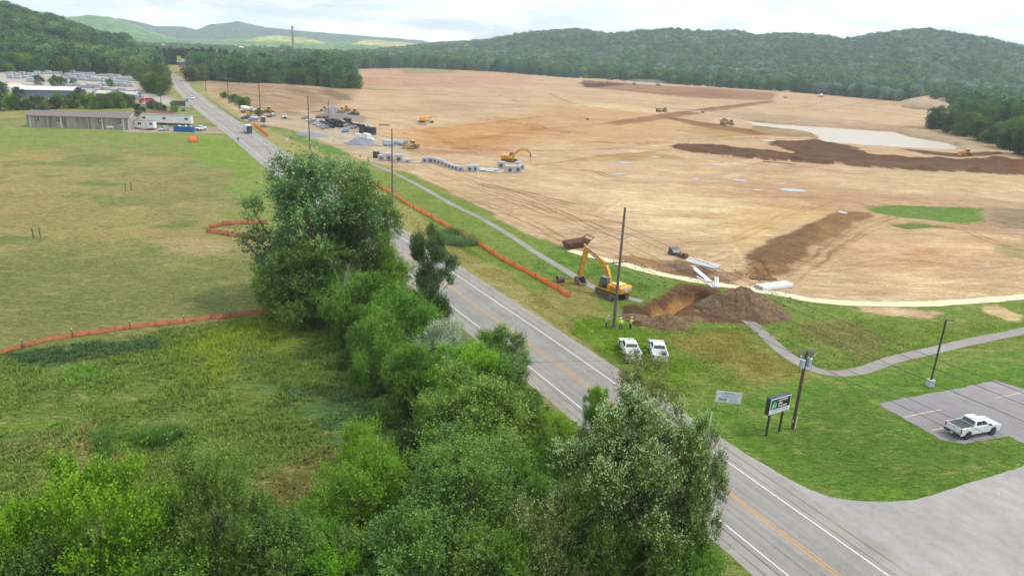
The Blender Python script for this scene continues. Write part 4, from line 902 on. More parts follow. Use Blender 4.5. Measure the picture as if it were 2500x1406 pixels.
# ---------------------------------------------------------------- near trees
def proj(p):
    v = np.asarray(p, float) - np.array([0, 0, CAM_H]); dz = v @ _F
    return 1250 + FPX * (v @ _R) / dz, 703 - FPX * (v @ _U) / dz, dz
def height_to(q, ytop):
    lo, hi = 0.2, 60
    for _ in range(40):
        m = (lo + hi) / 2
        if proj((q[0], q[1], q[2] + m))[1] > ytop: lo = m
        else: hi = m
    return lo
def fit_tree(key, name, base, ytop, width, label, rz=0, cat='tree', group=None):
    q = G(*base); hh = height_to(q, ytop); V = TREE_PROTO[key]
    dz = proj((q[0], q[1], q[2] + hh * .5))[2]; Rw = width / 2 * dz / FPX
    ext = np.percentile(np.abs(V[0][:, :2]), 97)
    return place_tree(key, name, q - np.array([0, 0, .1]), rz, Rw / ext, label, cat, group, sz=hh / np.percentile(V[0][:, 2], 99.3))
g1, g2 = A(52, 84, 40), A(112, 152, 74)
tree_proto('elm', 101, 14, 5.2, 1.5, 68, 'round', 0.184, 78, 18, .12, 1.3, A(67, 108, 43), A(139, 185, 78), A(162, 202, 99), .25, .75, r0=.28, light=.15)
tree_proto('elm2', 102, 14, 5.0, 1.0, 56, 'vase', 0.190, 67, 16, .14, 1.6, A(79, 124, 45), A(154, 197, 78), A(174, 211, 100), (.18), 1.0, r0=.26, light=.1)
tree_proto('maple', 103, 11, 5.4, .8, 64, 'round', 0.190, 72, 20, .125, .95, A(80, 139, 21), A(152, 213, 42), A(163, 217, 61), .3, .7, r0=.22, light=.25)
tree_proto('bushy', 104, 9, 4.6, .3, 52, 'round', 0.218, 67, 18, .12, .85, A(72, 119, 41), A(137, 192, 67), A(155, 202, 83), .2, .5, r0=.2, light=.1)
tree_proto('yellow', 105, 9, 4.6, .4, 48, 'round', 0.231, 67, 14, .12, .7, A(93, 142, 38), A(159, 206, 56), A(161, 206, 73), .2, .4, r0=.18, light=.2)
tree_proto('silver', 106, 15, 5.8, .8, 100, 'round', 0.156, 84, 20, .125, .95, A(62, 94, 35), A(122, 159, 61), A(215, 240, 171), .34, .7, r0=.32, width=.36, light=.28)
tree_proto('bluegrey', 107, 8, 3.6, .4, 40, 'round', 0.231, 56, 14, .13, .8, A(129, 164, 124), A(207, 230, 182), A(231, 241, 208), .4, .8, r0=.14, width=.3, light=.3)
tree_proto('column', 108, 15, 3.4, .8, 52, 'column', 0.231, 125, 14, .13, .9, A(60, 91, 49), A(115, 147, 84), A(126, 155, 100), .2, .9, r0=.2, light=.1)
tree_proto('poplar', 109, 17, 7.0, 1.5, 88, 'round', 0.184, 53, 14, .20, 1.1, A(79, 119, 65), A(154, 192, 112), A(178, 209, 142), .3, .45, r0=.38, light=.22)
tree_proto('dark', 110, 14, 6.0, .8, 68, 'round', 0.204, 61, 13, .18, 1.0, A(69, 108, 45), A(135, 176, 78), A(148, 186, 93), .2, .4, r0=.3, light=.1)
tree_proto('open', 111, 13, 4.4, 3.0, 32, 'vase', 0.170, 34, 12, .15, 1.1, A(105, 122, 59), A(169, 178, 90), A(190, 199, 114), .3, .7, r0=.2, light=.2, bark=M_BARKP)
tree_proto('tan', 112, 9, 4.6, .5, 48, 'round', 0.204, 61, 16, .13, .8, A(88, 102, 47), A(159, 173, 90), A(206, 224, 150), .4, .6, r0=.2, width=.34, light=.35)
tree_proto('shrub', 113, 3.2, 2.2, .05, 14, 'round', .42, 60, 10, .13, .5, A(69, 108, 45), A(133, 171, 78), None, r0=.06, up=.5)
T_ = fit_tree
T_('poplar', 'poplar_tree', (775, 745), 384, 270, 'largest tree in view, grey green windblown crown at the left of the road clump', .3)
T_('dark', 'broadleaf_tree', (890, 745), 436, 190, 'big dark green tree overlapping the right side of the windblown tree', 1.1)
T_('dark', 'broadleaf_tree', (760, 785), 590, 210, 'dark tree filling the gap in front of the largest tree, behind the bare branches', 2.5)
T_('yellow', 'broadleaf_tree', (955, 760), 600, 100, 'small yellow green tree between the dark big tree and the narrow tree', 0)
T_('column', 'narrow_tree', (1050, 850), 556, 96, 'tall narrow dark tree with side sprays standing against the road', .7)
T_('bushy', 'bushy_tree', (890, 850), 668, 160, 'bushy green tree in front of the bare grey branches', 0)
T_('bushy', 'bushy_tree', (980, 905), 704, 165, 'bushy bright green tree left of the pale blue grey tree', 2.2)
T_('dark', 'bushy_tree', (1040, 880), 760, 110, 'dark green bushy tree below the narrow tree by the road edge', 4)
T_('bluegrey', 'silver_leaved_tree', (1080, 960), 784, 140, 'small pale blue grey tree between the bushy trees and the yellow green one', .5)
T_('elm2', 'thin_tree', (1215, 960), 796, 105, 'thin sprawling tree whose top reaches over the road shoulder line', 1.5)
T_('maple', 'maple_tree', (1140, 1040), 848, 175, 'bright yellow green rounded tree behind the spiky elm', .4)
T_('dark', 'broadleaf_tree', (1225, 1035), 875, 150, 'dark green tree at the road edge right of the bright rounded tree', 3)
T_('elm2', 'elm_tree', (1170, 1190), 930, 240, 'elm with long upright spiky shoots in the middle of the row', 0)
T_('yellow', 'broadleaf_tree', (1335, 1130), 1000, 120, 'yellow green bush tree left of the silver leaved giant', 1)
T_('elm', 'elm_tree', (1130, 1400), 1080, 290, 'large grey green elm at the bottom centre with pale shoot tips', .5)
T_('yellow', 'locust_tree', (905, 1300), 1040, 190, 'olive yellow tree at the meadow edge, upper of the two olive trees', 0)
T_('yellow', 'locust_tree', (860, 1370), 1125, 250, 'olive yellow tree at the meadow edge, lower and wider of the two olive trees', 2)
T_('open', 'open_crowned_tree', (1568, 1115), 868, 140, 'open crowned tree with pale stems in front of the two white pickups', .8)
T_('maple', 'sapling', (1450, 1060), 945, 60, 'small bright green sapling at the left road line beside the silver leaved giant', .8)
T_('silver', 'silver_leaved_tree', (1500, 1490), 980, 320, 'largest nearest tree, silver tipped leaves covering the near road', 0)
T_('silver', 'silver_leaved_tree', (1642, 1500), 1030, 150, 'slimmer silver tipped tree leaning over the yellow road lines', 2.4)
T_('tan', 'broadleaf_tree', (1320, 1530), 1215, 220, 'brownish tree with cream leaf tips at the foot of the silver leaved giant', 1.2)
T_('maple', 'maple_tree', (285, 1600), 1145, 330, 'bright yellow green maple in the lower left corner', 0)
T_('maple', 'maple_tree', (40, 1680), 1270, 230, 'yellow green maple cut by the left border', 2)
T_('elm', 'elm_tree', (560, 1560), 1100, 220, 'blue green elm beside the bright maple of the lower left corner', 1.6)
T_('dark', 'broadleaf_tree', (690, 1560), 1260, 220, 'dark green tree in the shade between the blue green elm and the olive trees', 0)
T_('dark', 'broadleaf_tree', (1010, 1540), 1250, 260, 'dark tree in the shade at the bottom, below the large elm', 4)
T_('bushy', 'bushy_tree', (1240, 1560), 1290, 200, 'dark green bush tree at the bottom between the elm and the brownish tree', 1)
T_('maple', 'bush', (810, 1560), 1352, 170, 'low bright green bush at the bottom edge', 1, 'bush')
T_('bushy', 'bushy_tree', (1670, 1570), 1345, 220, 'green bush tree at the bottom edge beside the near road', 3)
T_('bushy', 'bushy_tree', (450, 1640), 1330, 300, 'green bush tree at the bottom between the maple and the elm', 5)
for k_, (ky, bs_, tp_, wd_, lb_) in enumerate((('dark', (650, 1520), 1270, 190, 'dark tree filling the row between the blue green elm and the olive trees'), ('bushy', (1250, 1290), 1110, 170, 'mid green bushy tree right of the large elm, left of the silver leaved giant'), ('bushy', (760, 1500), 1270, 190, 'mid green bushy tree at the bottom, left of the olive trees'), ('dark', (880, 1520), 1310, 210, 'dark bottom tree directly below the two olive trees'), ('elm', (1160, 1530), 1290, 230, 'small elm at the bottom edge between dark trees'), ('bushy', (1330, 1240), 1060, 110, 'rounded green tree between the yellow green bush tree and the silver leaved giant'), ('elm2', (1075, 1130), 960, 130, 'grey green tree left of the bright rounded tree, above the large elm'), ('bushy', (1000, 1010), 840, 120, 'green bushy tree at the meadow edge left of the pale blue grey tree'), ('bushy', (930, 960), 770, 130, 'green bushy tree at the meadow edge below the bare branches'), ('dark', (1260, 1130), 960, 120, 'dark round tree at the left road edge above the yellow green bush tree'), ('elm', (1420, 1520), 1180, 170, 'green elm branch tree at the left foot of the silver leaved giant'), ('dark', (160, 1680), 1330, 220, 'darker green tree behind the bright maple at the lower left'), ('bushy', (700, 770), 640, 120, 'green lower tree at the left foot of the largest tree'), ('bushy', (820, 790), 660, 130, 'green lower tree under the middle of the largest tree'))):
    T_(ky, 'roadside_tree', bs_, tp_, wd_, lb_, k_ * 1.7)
sh = [(800, 800, 60), (850, 850, 70), (905, 905, 80), (960, 960, 90), (880, 930, 60), (1010, 1010, 90), (940, 1040, 80), (1040, 1090, 80), (1000, 1120, 90), (1290, 1000, 60), (1240, 1080, 70), (1380, 1080, 60), (980, 1180, 90), (770, 1340, 110), (640, 1300, 100), (1060, 1170, 90), (1110, 990, 70), (1000, 925, 80), (840, 900, 50), (1320, 1040, 60), (725, 775, 60), (690, 1380, 120), (1420, 1120, 60), (940, 1230, 90)]
for i, (px, py, wd) in enumerate(sh):
    q = G(px, py); dz = proj(q)[2]; k = wd / 2 * dz / FPX / 2.2
    place_tree('shrub', 'shrub', q, i * 1.3, k, 'leafy green shrub at the foot of the trees along the road', 'shrub', 'shrubs under the roadside trees', sz=k * 1.15)
for i, (px, py, wd) in enumerate([(600, 262, 30), (572, 250, 24), (585, 256, 22), (631, 285, 18), (590, 262, 26), (548, 240, 18)]):
    q = G(px, py); dz = proj(q)[2]; k = wd / 2 * dz / FPX / 2.2
    place_tree('shrub', 'bush', q, i, k, 'low green bush on the bank behind the guardrail', 'bush', 'bushes behind the guardrail', sz=k)
# bare branches and a leaning dead stem
M_DEAD = mat('dead_wood', (0.33, 0.31, 0.28), .9, noise=.25, nscale=5)
def dead_tree(name, base, ytop, seed, n, label, spread=.35):
    q = G(*base); hh = height_to(q, ytop); g = np.random.default_rng(seed); e = empty(name, q, 0, label, 'dead tree')
    vs, fs = [], []
    def addt(p, r, nn=6):
        a, b = tube_np(p, r, nn); k = len(vs); vs.extend(a); fs.extend([tuple(i + k for i in f) for f in b])
    addt([(0, 0, -.1), (.1, 0, hh * .3), (0, .1, hh * .6)], [.16, .12, .07])
    mesh_fast('trunk', np.array(vs), np.array(fs), M_DEAD, parent=e); vs, fs = [], []
    for i in range(n):
        z0 = hh * g.uniform(.15, .55); a = g.uniform(0, 6.28); L = hh * g.uniform(.3, .5)
        d = np.array([math.cos(a) * spread, math.sin(a) * spread, 1.0]); d /= np.linalg.norm(d); s = np.array([0, 0, z0])
        p1 = s + d * L * .5; p2 = s + d * L + np.array([0, 0, .1])
        addt([s, p1, p2], [.05, .035, .012], 5)
        for k in range(4):
            dd = d + g.normal(size=3) * .35; dd /= np.linalg.norm(dd); st = s + d * L * g.uniform(.3, .9); addt([st, st + dd * L * .35], [.02, .006], 4)
    o = mesh_fast('branches', np.array(vs), np.array(fs), M_DEAD, parent=e)
    return e
dead_tree('dead_tree', (838, 800), 612, 3, 9, 'bare grey dead tree poking out of the dark foliage')
dead_tree('dead_tree', (800, 790), 668, 9, 7, 'shorter bare dead tree left of the tall one', .6)
e = empty('fallen_stem', G(845, 818), 0, 'pale bare stem leaning out of the tree row towards the meadow', 'dead tree')
mbx = MB(); mbx.tube([(0, 0, 0), (-.4, .5, 1.4), (-.7, .9, 2.9), (-.8, 1.1, 4)], .11, r1=.05); mbx.tube([(-.4, .5, 1.4), (-.9, .7, 2.0)], .04, r1=.02); mbx.build('stem', M_DEAD, e, smooth=True)
# ---------------------------------------------------------------- tall grass and weeds, real blades
def tufts(name, polys, n, hh, seed, bl=4, w=.05, tint=1.0, zmax=None, reed=None):
    g = np.random.default_rng(seed); X = []; Y = []
    for poly, fr in polys:
        q = np.array(PW(poly)); k = 0; need = int(n * fr)
        while k < need:
            x = g.uniform(q[:, 0].min(), q[:, 0].max(), need * 2); y = g.uniform(q[:, 1].min(), q[:, 1].max(), need * 2)
            m = sdf(q, x, y) > 0; m &= sdline(ROADC, x, y) > 7.0; m &= fbm(x, y, 4, seed + 3, 3) + g.uniform(-.16, .16, len(x)) > .46
            x, y = x[m][:need - k], y[m][:need - k]; X.append(x); Y.append(y); k += len(x)
            if not len(x): break
    x = np.concatenate(X); y = np.concatenate(Y); N_ = len(x)
    for ln in (PATHP, PATHQ):
        m = sdline(ln, x, y) > 1.2; x, y = x[m], y[m]
    N_ = len(x); z = H(x, y) - .08
    col, d = paint(x, y)
    if reed is not None: col = np.tile(reed, (N_, 1))
    sc = (0.55 + .9 * fbm(x, y, 3.5, seed + 9, 3)) * g.uniform(.7, 1.3, N_) * hh
    a = g.uniform(0, 6.28, (N_, bl)); ln_ = g.uniform(.4, 1.3, (N_, bl)); off = g.normal(size=(N_, bl, 2)) * .10
    b0 = np.stack([x[:, None] + off[..., 0], y[:, None] + off[..., 1], np.broadcast_to(z[:, None], (N_, bl))], -1)
    wv = np.stack([np.cos(a) * w, np.sin(a) * w, a * 0], -1)
    wind = np.array([.25, -.1])
    tipv = np.stack([-np.sin(a) * ln_ + wind[0], np.cos(a) * ln_ + wind[1], a * 0 + 1], -1) * sc[:, None, None]
    tri = np.stack([b0 - wv, b0 + wv, b0 + tipv], 2).reshape(-1, 3)
    cc = col[:, None] * g.uniform(.6, 1.5, (N_, bl, 1)) * tint
    cc = np.repeat(cc.reshape(-1, 3), 3, axis=0)
    o = mesh_fast(name, tri, np.arange(len(tri)).reshape(-1, 3), M_BLADE, cc); tag(o, kind='stuff')
M_BLADE = leaf_mat('grass_blades', 0.0, .35, .8, .1)
tufts('grass', [([(-60, 880), (250, 825), (520, 785), (780, 757), (900, 830), (1000, 980), (1010, 1150), (960, 1406), (700, 1500), (-100, 1500)], .70)], 26000, .40, 1, w=.08, tint=1.5)
tufts('verge_grass', [([(1000, 520), (1150, 610), (1300, 710), (1500, 850), (1480, 870), (1250, 720), (1080, 610), (1000, 545)], .25), ([(700, 350), (860, 405), (1000, 500), (1000, 540), (850, 440), (700, 365)], .05), ([(1400, 760), (1560, 800), (1900, 800), (2100, 780), (2500, 790), (2500, 800), (2100, 895), (1950, 910), (1800, 960), (1650, 970), (1500, 860)], .45), ([(1340, 600), (1480, 650), (1620, 690), (1560, 735), (1400, 700), (1300, 650)], .12), ([(1140, 1100), (1230, 1010), (1320, 1010), (1420, 1120), (1300, 1200)], .13)], 22000, .26, 2, w=.06, tint=1.5)
tufts('reeds', [([(1060, 575), (1100, 562), (1150, 580), (1165, 600), (1120, 606), (1070, 595)], 1.0)], 900, 1.2, 3, w=.05, reed=A(120, 150, 92))
tufts('cattails', [([(235, 1060), (255, 1058), (262, 1140), (240, 1145)], .4), ([(330, 1060), (420, 1045), (450, 1060), (400, 1090), (340, 1090)], .6)], 500, .9, 4, w=.04, reed=A(104, 146, 66))
# ---------------------------------------------------------------- builders of vehicles and machines (local +x is forward)
M_TYRE = mat('tyre_rubber', (0.022, 0.022, 0.024), .85); M_RIM = mat('dark_rim', (0.06, 0.06, 0.065), .4, metal=.6); M_RIMS = mat('silver_rim', (0.5, 0.5, 0.52), .35, metal=.7)
M_GLASS = mat('dark_glass', (0.02, 0.024, 0.028), .06, spec=.9); M_BLK = mat('black_plastic', (0.03, 0.03, 0.032), .55); M_STEEL = mat('worn_steel', (0.20, 0.19, 0.185), .5, metal=.5, noise=.35, nscale=4)
M_RED = mat('red_lens', (0.42, 0.015, 0.02), .2); M_LAMP = mat('clear_lens', (0.75, 0.77, 0.8), .12); M_CHROME = mat('chrome_trim', (0.6, 0.6, 0.62), .2, metal=.9)
M_WHITEP = mat('white_car_paint', (0.66, 0.70, 0.73), .25, coat=.6); M_CATY = mat('machine_yellow', A(226, 164, 36, 1.25), .45, dirt=A(168, 124, 52, 1.3), dirt_amt=.1, nscale=1.6)
M_CATD = mat('dusty_machine_yellow', A(206, 168, 96, 1.3), .7, dirt=A(150, 118, 80, 1.3), dirt_amt=.35, nscale=1.1)
M_TRACK = mat('muddy_track', A(120, 100, 86, 1.3), .9, dirt=A(70, 60, 54, 1.3), dirt_amt=.4, nscale=3, bump=.6, bscale=9)
M_DUSTY = mat('dusty_tyre', A(110, 98, 88), .9, noise=.25, nscale=3); M_CONC = mat('cast_concrete', A(196, 200, 204), .85, noise=.12, nscale=1.5); M_WHT = mat('white_sheet_metal', A(236, 240, 242, 1.3), .5, noise=.05, nscale=.6)
M_RUST = mat('rusty_steel', A(126, 92, 78, 1.3), .85, dirt=A(84, 62, 54, 1.3), dirt_amt=.4, nscale=2.2, bump=.3, bscale=8); M_ORANGE = mat('orange_plastic', A(228, 92, 48, 1.2), .7, noise=.18, nscale=3)
M_PVC = mat('white_pipe', A(240, 242, 246, 1.25), .4); M_BPIPE = mat('black_plastic_pipe', (0.035, 0.037, 0.042), .5, noise=.3, nscale=1); M_WOOD = mat('weathered_wood', A(150, 130, 104, 1.3), .9, noise=.25, nscale=3)
M_POLE = mat('grey_utility_wood', A(112, 104, 98, 1.3), .9, noise=.2, nscale=2); M_POLEB = mat('brown_utility_wood', A(96, 78, 62, 1.3), .9, noise=.25, nscale=2)
M_GALV = mat('galvanised_metal', A(160, 166, 180, 1.3), .45, metal=.4); M_HVIS = mat('hi_vis_yellow', A(214, 246, 30, 1.15), .7); M_JEAN = mat('blue_denim', A(74, 92, 128, 1.3), .9, noise=.2, nscale=8)
M_JEAND = mat('dark_denim', A(48, 56, 76, 1.3), .9); M_SKIN = mat('skin', (0.42, 0.24, 0.16), .6); M_HAT = mat('white_hard_hat', (0.75, 0.76, 0.76), .3); M_HATY = mat('yellow_hard_hat', A(240, 190, 30, 1.2), .3); M_SHIRT = mat('pale_shirt', A(196, 204, 206, 1.3), .9)
M_TRIM = mat('dark_bronze_paint', (0.028, 0.03, 0.036), .4); M_BLUE = mat('blue_dumpster_paint', A(28, 104, 172, 1.3), .5, noise=.12, nscale=1.5); M_SLING = mat('reflective_stripe', A(225, 228, 215, 1.2), .5)
def paint_m(name, r, g, b): return mat(name, A(r, g, b, 1.35), .28, coat=.5)
def panel(mb, a, b, c, d, u0, u1, v0, v1, off):
    a, b, c, d = map(Vector, (a, b, c, d)); n = (b - a).cross(d - a).normalized() * off
    f = lambda u, v: (a * (1 - u) + b * u) * (1 - v) + (d * (1 - u) + c * u) * v
    q = [f(u0, v0), f(u1, v0), f(u1, v1), f(u0, v1)]
    k = [p + n for p in q]; j = [p - n * .5 for p in q]
    mb.add(k + j, [(0, 1, 2, 3), (4, 7, 6, 5), (0, 4, 5, 1), (1, 5, 6, 2), (2, 6, 7, 3), (3, 7, 4, 0)])
def wheel(par, x, y, r, w, mt=None, rim=None, spokes=True):
    s = 1 if y > 0 else -1; mb = MB(); mb.cyl((x, y - w / 2, r), (x, y + w / 2, r), r, n=22)
    o = mb.build('wheel', mt or M_TYRE, par, bevel=.03 if r > .3 else 0, smooth=True)
    mb = MB(); mb.cyl((x, y + s * w / 2 - s * .02, r), (x, y + s * (w / 2 + .015), r), r * .62, r * .5, n=16)
    if spokes:
        for k in range(5):
            a = k * 1.2566; mb.box((x + math.cos(a) * r * .3, y + s * (w / 2 + .015), r + math.sin(a) * r * .3), (r * .5, .02, r * .13), ry=-a)
    mb.build('rim', rim or M_RIM, o)
def arch(cx, r, z0, n=8):
    return [(cx - r * math.cos(math.pi * i / n), z0 + r * math.sin(math.pi * i / n)) for i in range(n + 1)]
def greenhouse(par, m, xb0, xb1, zb, xt0, xt1, zt, wb, wt, sides, bev=.05):
    v = [(xb0, -wb, zb), (xb1, -wb, zb), (xb1, wb, zb), (xb0, wb, zb), (xt0, -wt, zt), (xt1, -wt, zt), (xt1, wt, zt), (xt0, wt, zt)]
    mb = MB(); mb.add(v, [(0, 3, 2, 1), (4, 5, 6, 7), (0, 1, 5, 4), (1, 2, 6, 5), (2, 3, 7, 6), (3, 0, 4, 7)]); mb.build('cab', m, par, bevel=bev, smooth=True)
    mb = MB(); panel(mb, v[1], v[2], v[6], v[5], .07, .93, .10, .90, .012); mb.build('windshield', M_GLASS, par)
    mb = MB(); panel(mb, v[3], v[0], v[4], v[7], .08, .92, .16, .86, .012); mb.build('rear_window', M_GLASS, par)
    for s in (0, 1):
        mb = MB()
        for (u0, u1) in sides:
            if s == 0: panel(mb, v[0], v[1], v[5], v[4], u0, u1, .14, .88, .012)
            else: panel(mb, v[2], v[3], v[7], v[6], 1 - u1, 1 - u0, .14, .88, .012)
        mb.build('side_window', M_GLASS, par)
def pickup(name, m, cover=True, tools=False, rim=None):
    e = empty(name); W = .99
    mb = MB()
    lo = .52; prof = [(-1.05, lo)] + arch(1.87, .50, lo) + [(2.88, lo - .08), (2.98, .80), (2.94, 1.12), (2.78, 1.24), (1.35, 1.36), (-1.05, 1.40)]
    mb.prism(prof, -W, W)
    for s in (-1, 1):
        q = [(-2.92, lo)] + arch(-1.80, .50, lo) + [(-1.05, lo), (-1.05, 1.42), (-2.92, 1.42)]
        y0, y1 = sorted((s * W, s * (W - .13))); mb.prism(q, y0, y1)
    mb.box((-2.90, 0, 1.0), (.09, 1.74, .82)); mb.box((-1.9, 0, .86), (1.95, 1.74, .06))
    mb.build('body', m, e, bevel=.045, smooth=True)
    greenhouse(e, m, -1.02, 1.42, 1.38, -.78, .52, 1.93, .93, .76, [(.08, .44), (.47, .82)])
    if cover: mb = MB(); mb.box((-1.97, 0, 1.43), (1.78, 1.72, .045)); mb.build('bed_cover', M_BLK, e, bevel=.015)
    if tools:
        mb = MB(); mb.box((-1.25, 0, 1.30), (.35, 1.7, .35)); mb.build('tool_box', M_WHT, e, bevel=.02)
        mb = MB(); mb.box((-2.1, -.3, 1.02), (.9, .5, .25)); mb.box((-2.3, .4, 1.0), (.5, .5, .22)); mb.build('bed_cargo', M_BLK, e)
    for x, y in ((1.87, .86), (1.87, -.86), (-1.80, .86), (-1.80, -.86)): wheel(e, x, y, .41, .28, rim=rim)
    for s in (-1, 1):
        mb = MB(); mb.box((-2.935, s * .93, 1.13), (.06, .15, .42)); mb.build('taillight', M_RED, e, bevel=.01)
        mb = MB(); mb.box((2.93, s * .80, 1.02), (.10, .30, .22)); mb.build('headlight', M_LAMP, e, bevel=.01)
        mb = MB(); mb.box((1.05, s * 1.10, 1.46), (.14, .26, .2)); mb.box((1.05, s * 1.0, 1.40), (.06, .16, .05)); mb.build('mirror', M_BLK, e, bevel=.02)
    mb = MB(); mb.box((-3.02, 0, .62), (.18, 1.9, .2)); mb.build('rear_bumper', M_BLK if cover else M_CHROME, e, bevel=.03)
    mb = MB(); mb.box((3.02, 0, .60), (.16, 1.9, .24)); mb.build('front_bumper', M_BLK, e, bevel=.03)
    mb = MB(); mb.box((2.96, 0, .98), (.08, 1.3, .34)); mb.build('grille', M_BLK, e)
    mb = MB(); mb.box((-3.115, 0, .60), (.012, .32, .15)); mb.build('licence_plate', M_WHT, e)
    mb = MB(); mb.box((-2.955, 0, 1.22), (.03, .24, .06)); mb.build('tailgate_handle', M_BLK, e)
    mb = MB(); mb.box((-.74, 0, 1.945), (.06, .32, .03)); mb.build('brake_light', M_RED, e)
    mb = MB(); mb.cyl((-2.6, .35, .42), (1.2, .35, .42), .05); mb.box((0, 0, .47), (4.6, 1.3, .12)); mb.build('chassis', M_BLK, e)
    return e
def car(name, m, kind='sedan'):
    e = empty(name); L = 2.35; W = .90; mb = MB()
    hood = .92 if kind == 'sedan' else 1.0; zt = 1.44 if kind == 'sedan' else 1.70
    prof = [(-L, .30)] + arch(-1.4, .38, .30, 6) + arch(1.42, .38, .30, 6) + [(L, .30), (L + .03, .62), (L - .25, hood - .10), (.95, hood + .03), (-L + .5, hood + .06), (-L, hood - .02)]
    mb.prism(prof, -W, W); mb.build('body', m, e, bevel=.06, smooth=True)
    if kind == 'sedan': greenhouse(e, m, -1.75, 1.15, hood, -1.05, .35, zt, .84, .62, [(.12, .46), (.49, .84)])
    else: greenhouse(e, m, -2.25, 1.15, hood, -1.95, .45, zt, .85, .68, [(.05, .28), (.31, .56), (.59, .86)])
    for x in (1.42, -1.4):
        for y in (.78, -.78): wheel(e, x, y, .33, .22, rim=M_RIMS)
    for s in (-1, 1):
        mb = MB(); mb.box((-L - .01, s * .68, hood - .18), (.06, .3, .14)); mb.build('taillight', M_RED, e)
        mb = MB(); mb.box((L - .02, s * .66, .66), (.12, .34, .14)); mb.build('headlight', M_LAMP, e)
    return e
def track(par, x0, x1, y, w, h, z=0, mt=None, raised=None):
    """oval crawler track with pads, rollers inside"""
    r = h / 2; pts = []
    for i in range(9):
        a = -math.pi / 2 + math.pi * i / 8; pts.append((x1 - r + math.cos(a) * r, z + r + math.sin(a) * r))
    if raised: pts.append((raised[0], raised[1]))
    for i in range(9):
        a = math.pi / 2 + math.pi * i / 8; pts.append((x0 + r + math.cos(a) * r, z + r + math.sin(a) * r))
    mb = MB(); mb.prism(pts, y - w / 2, y + w / 2)
    P2 = [Vector((a, 0, b)) for a, b in pts] + [Vector((pts[0][0], 0, pts[0][1]))]; s = 0
    tot = sum((P2[i + 1] - P2[i]).length for i in range(len(P2) - 1)); n = int(tot / .22); k = 0; acc = 0
    for j in range(n):
        t = j * tot / n
        while k < len(P2) - 2 and t > acc + (P2[k + 1] - P2[k]).length: acc += (P2[k + 1] - P2[k]).length; k += 1
        d = P2[k + 1] - P2[k]; c = P2[k] + d * ((t - acc) / max(d.length, 1e-6)); a = math.atan2(d.z, d.x)
        mb.box((c.x, y, c.z), (.13, w * 1.04, .07), ry=-a)
    o = mb.build('track', mt or M_TRACK, par); mb = MB()
    for s in (-1, 1):
        for i in range(6):
            xx = x0 + r + (x1 - x0 - 2 * r) * i / 5; mb.cyl((xx, y + s * w / 2, z + r * .75), (xx, y + s * (w / 2 + .03), z + r * .75), r * (.62 if i in (0, 5) else .3), n=12)
    mb.build('roller', M_STEEL, o)
def rod(mb, a, b, r, y=0): mb.cyl((a[0], y, a[1]), (b[0], y, b[1]), r, n=10)
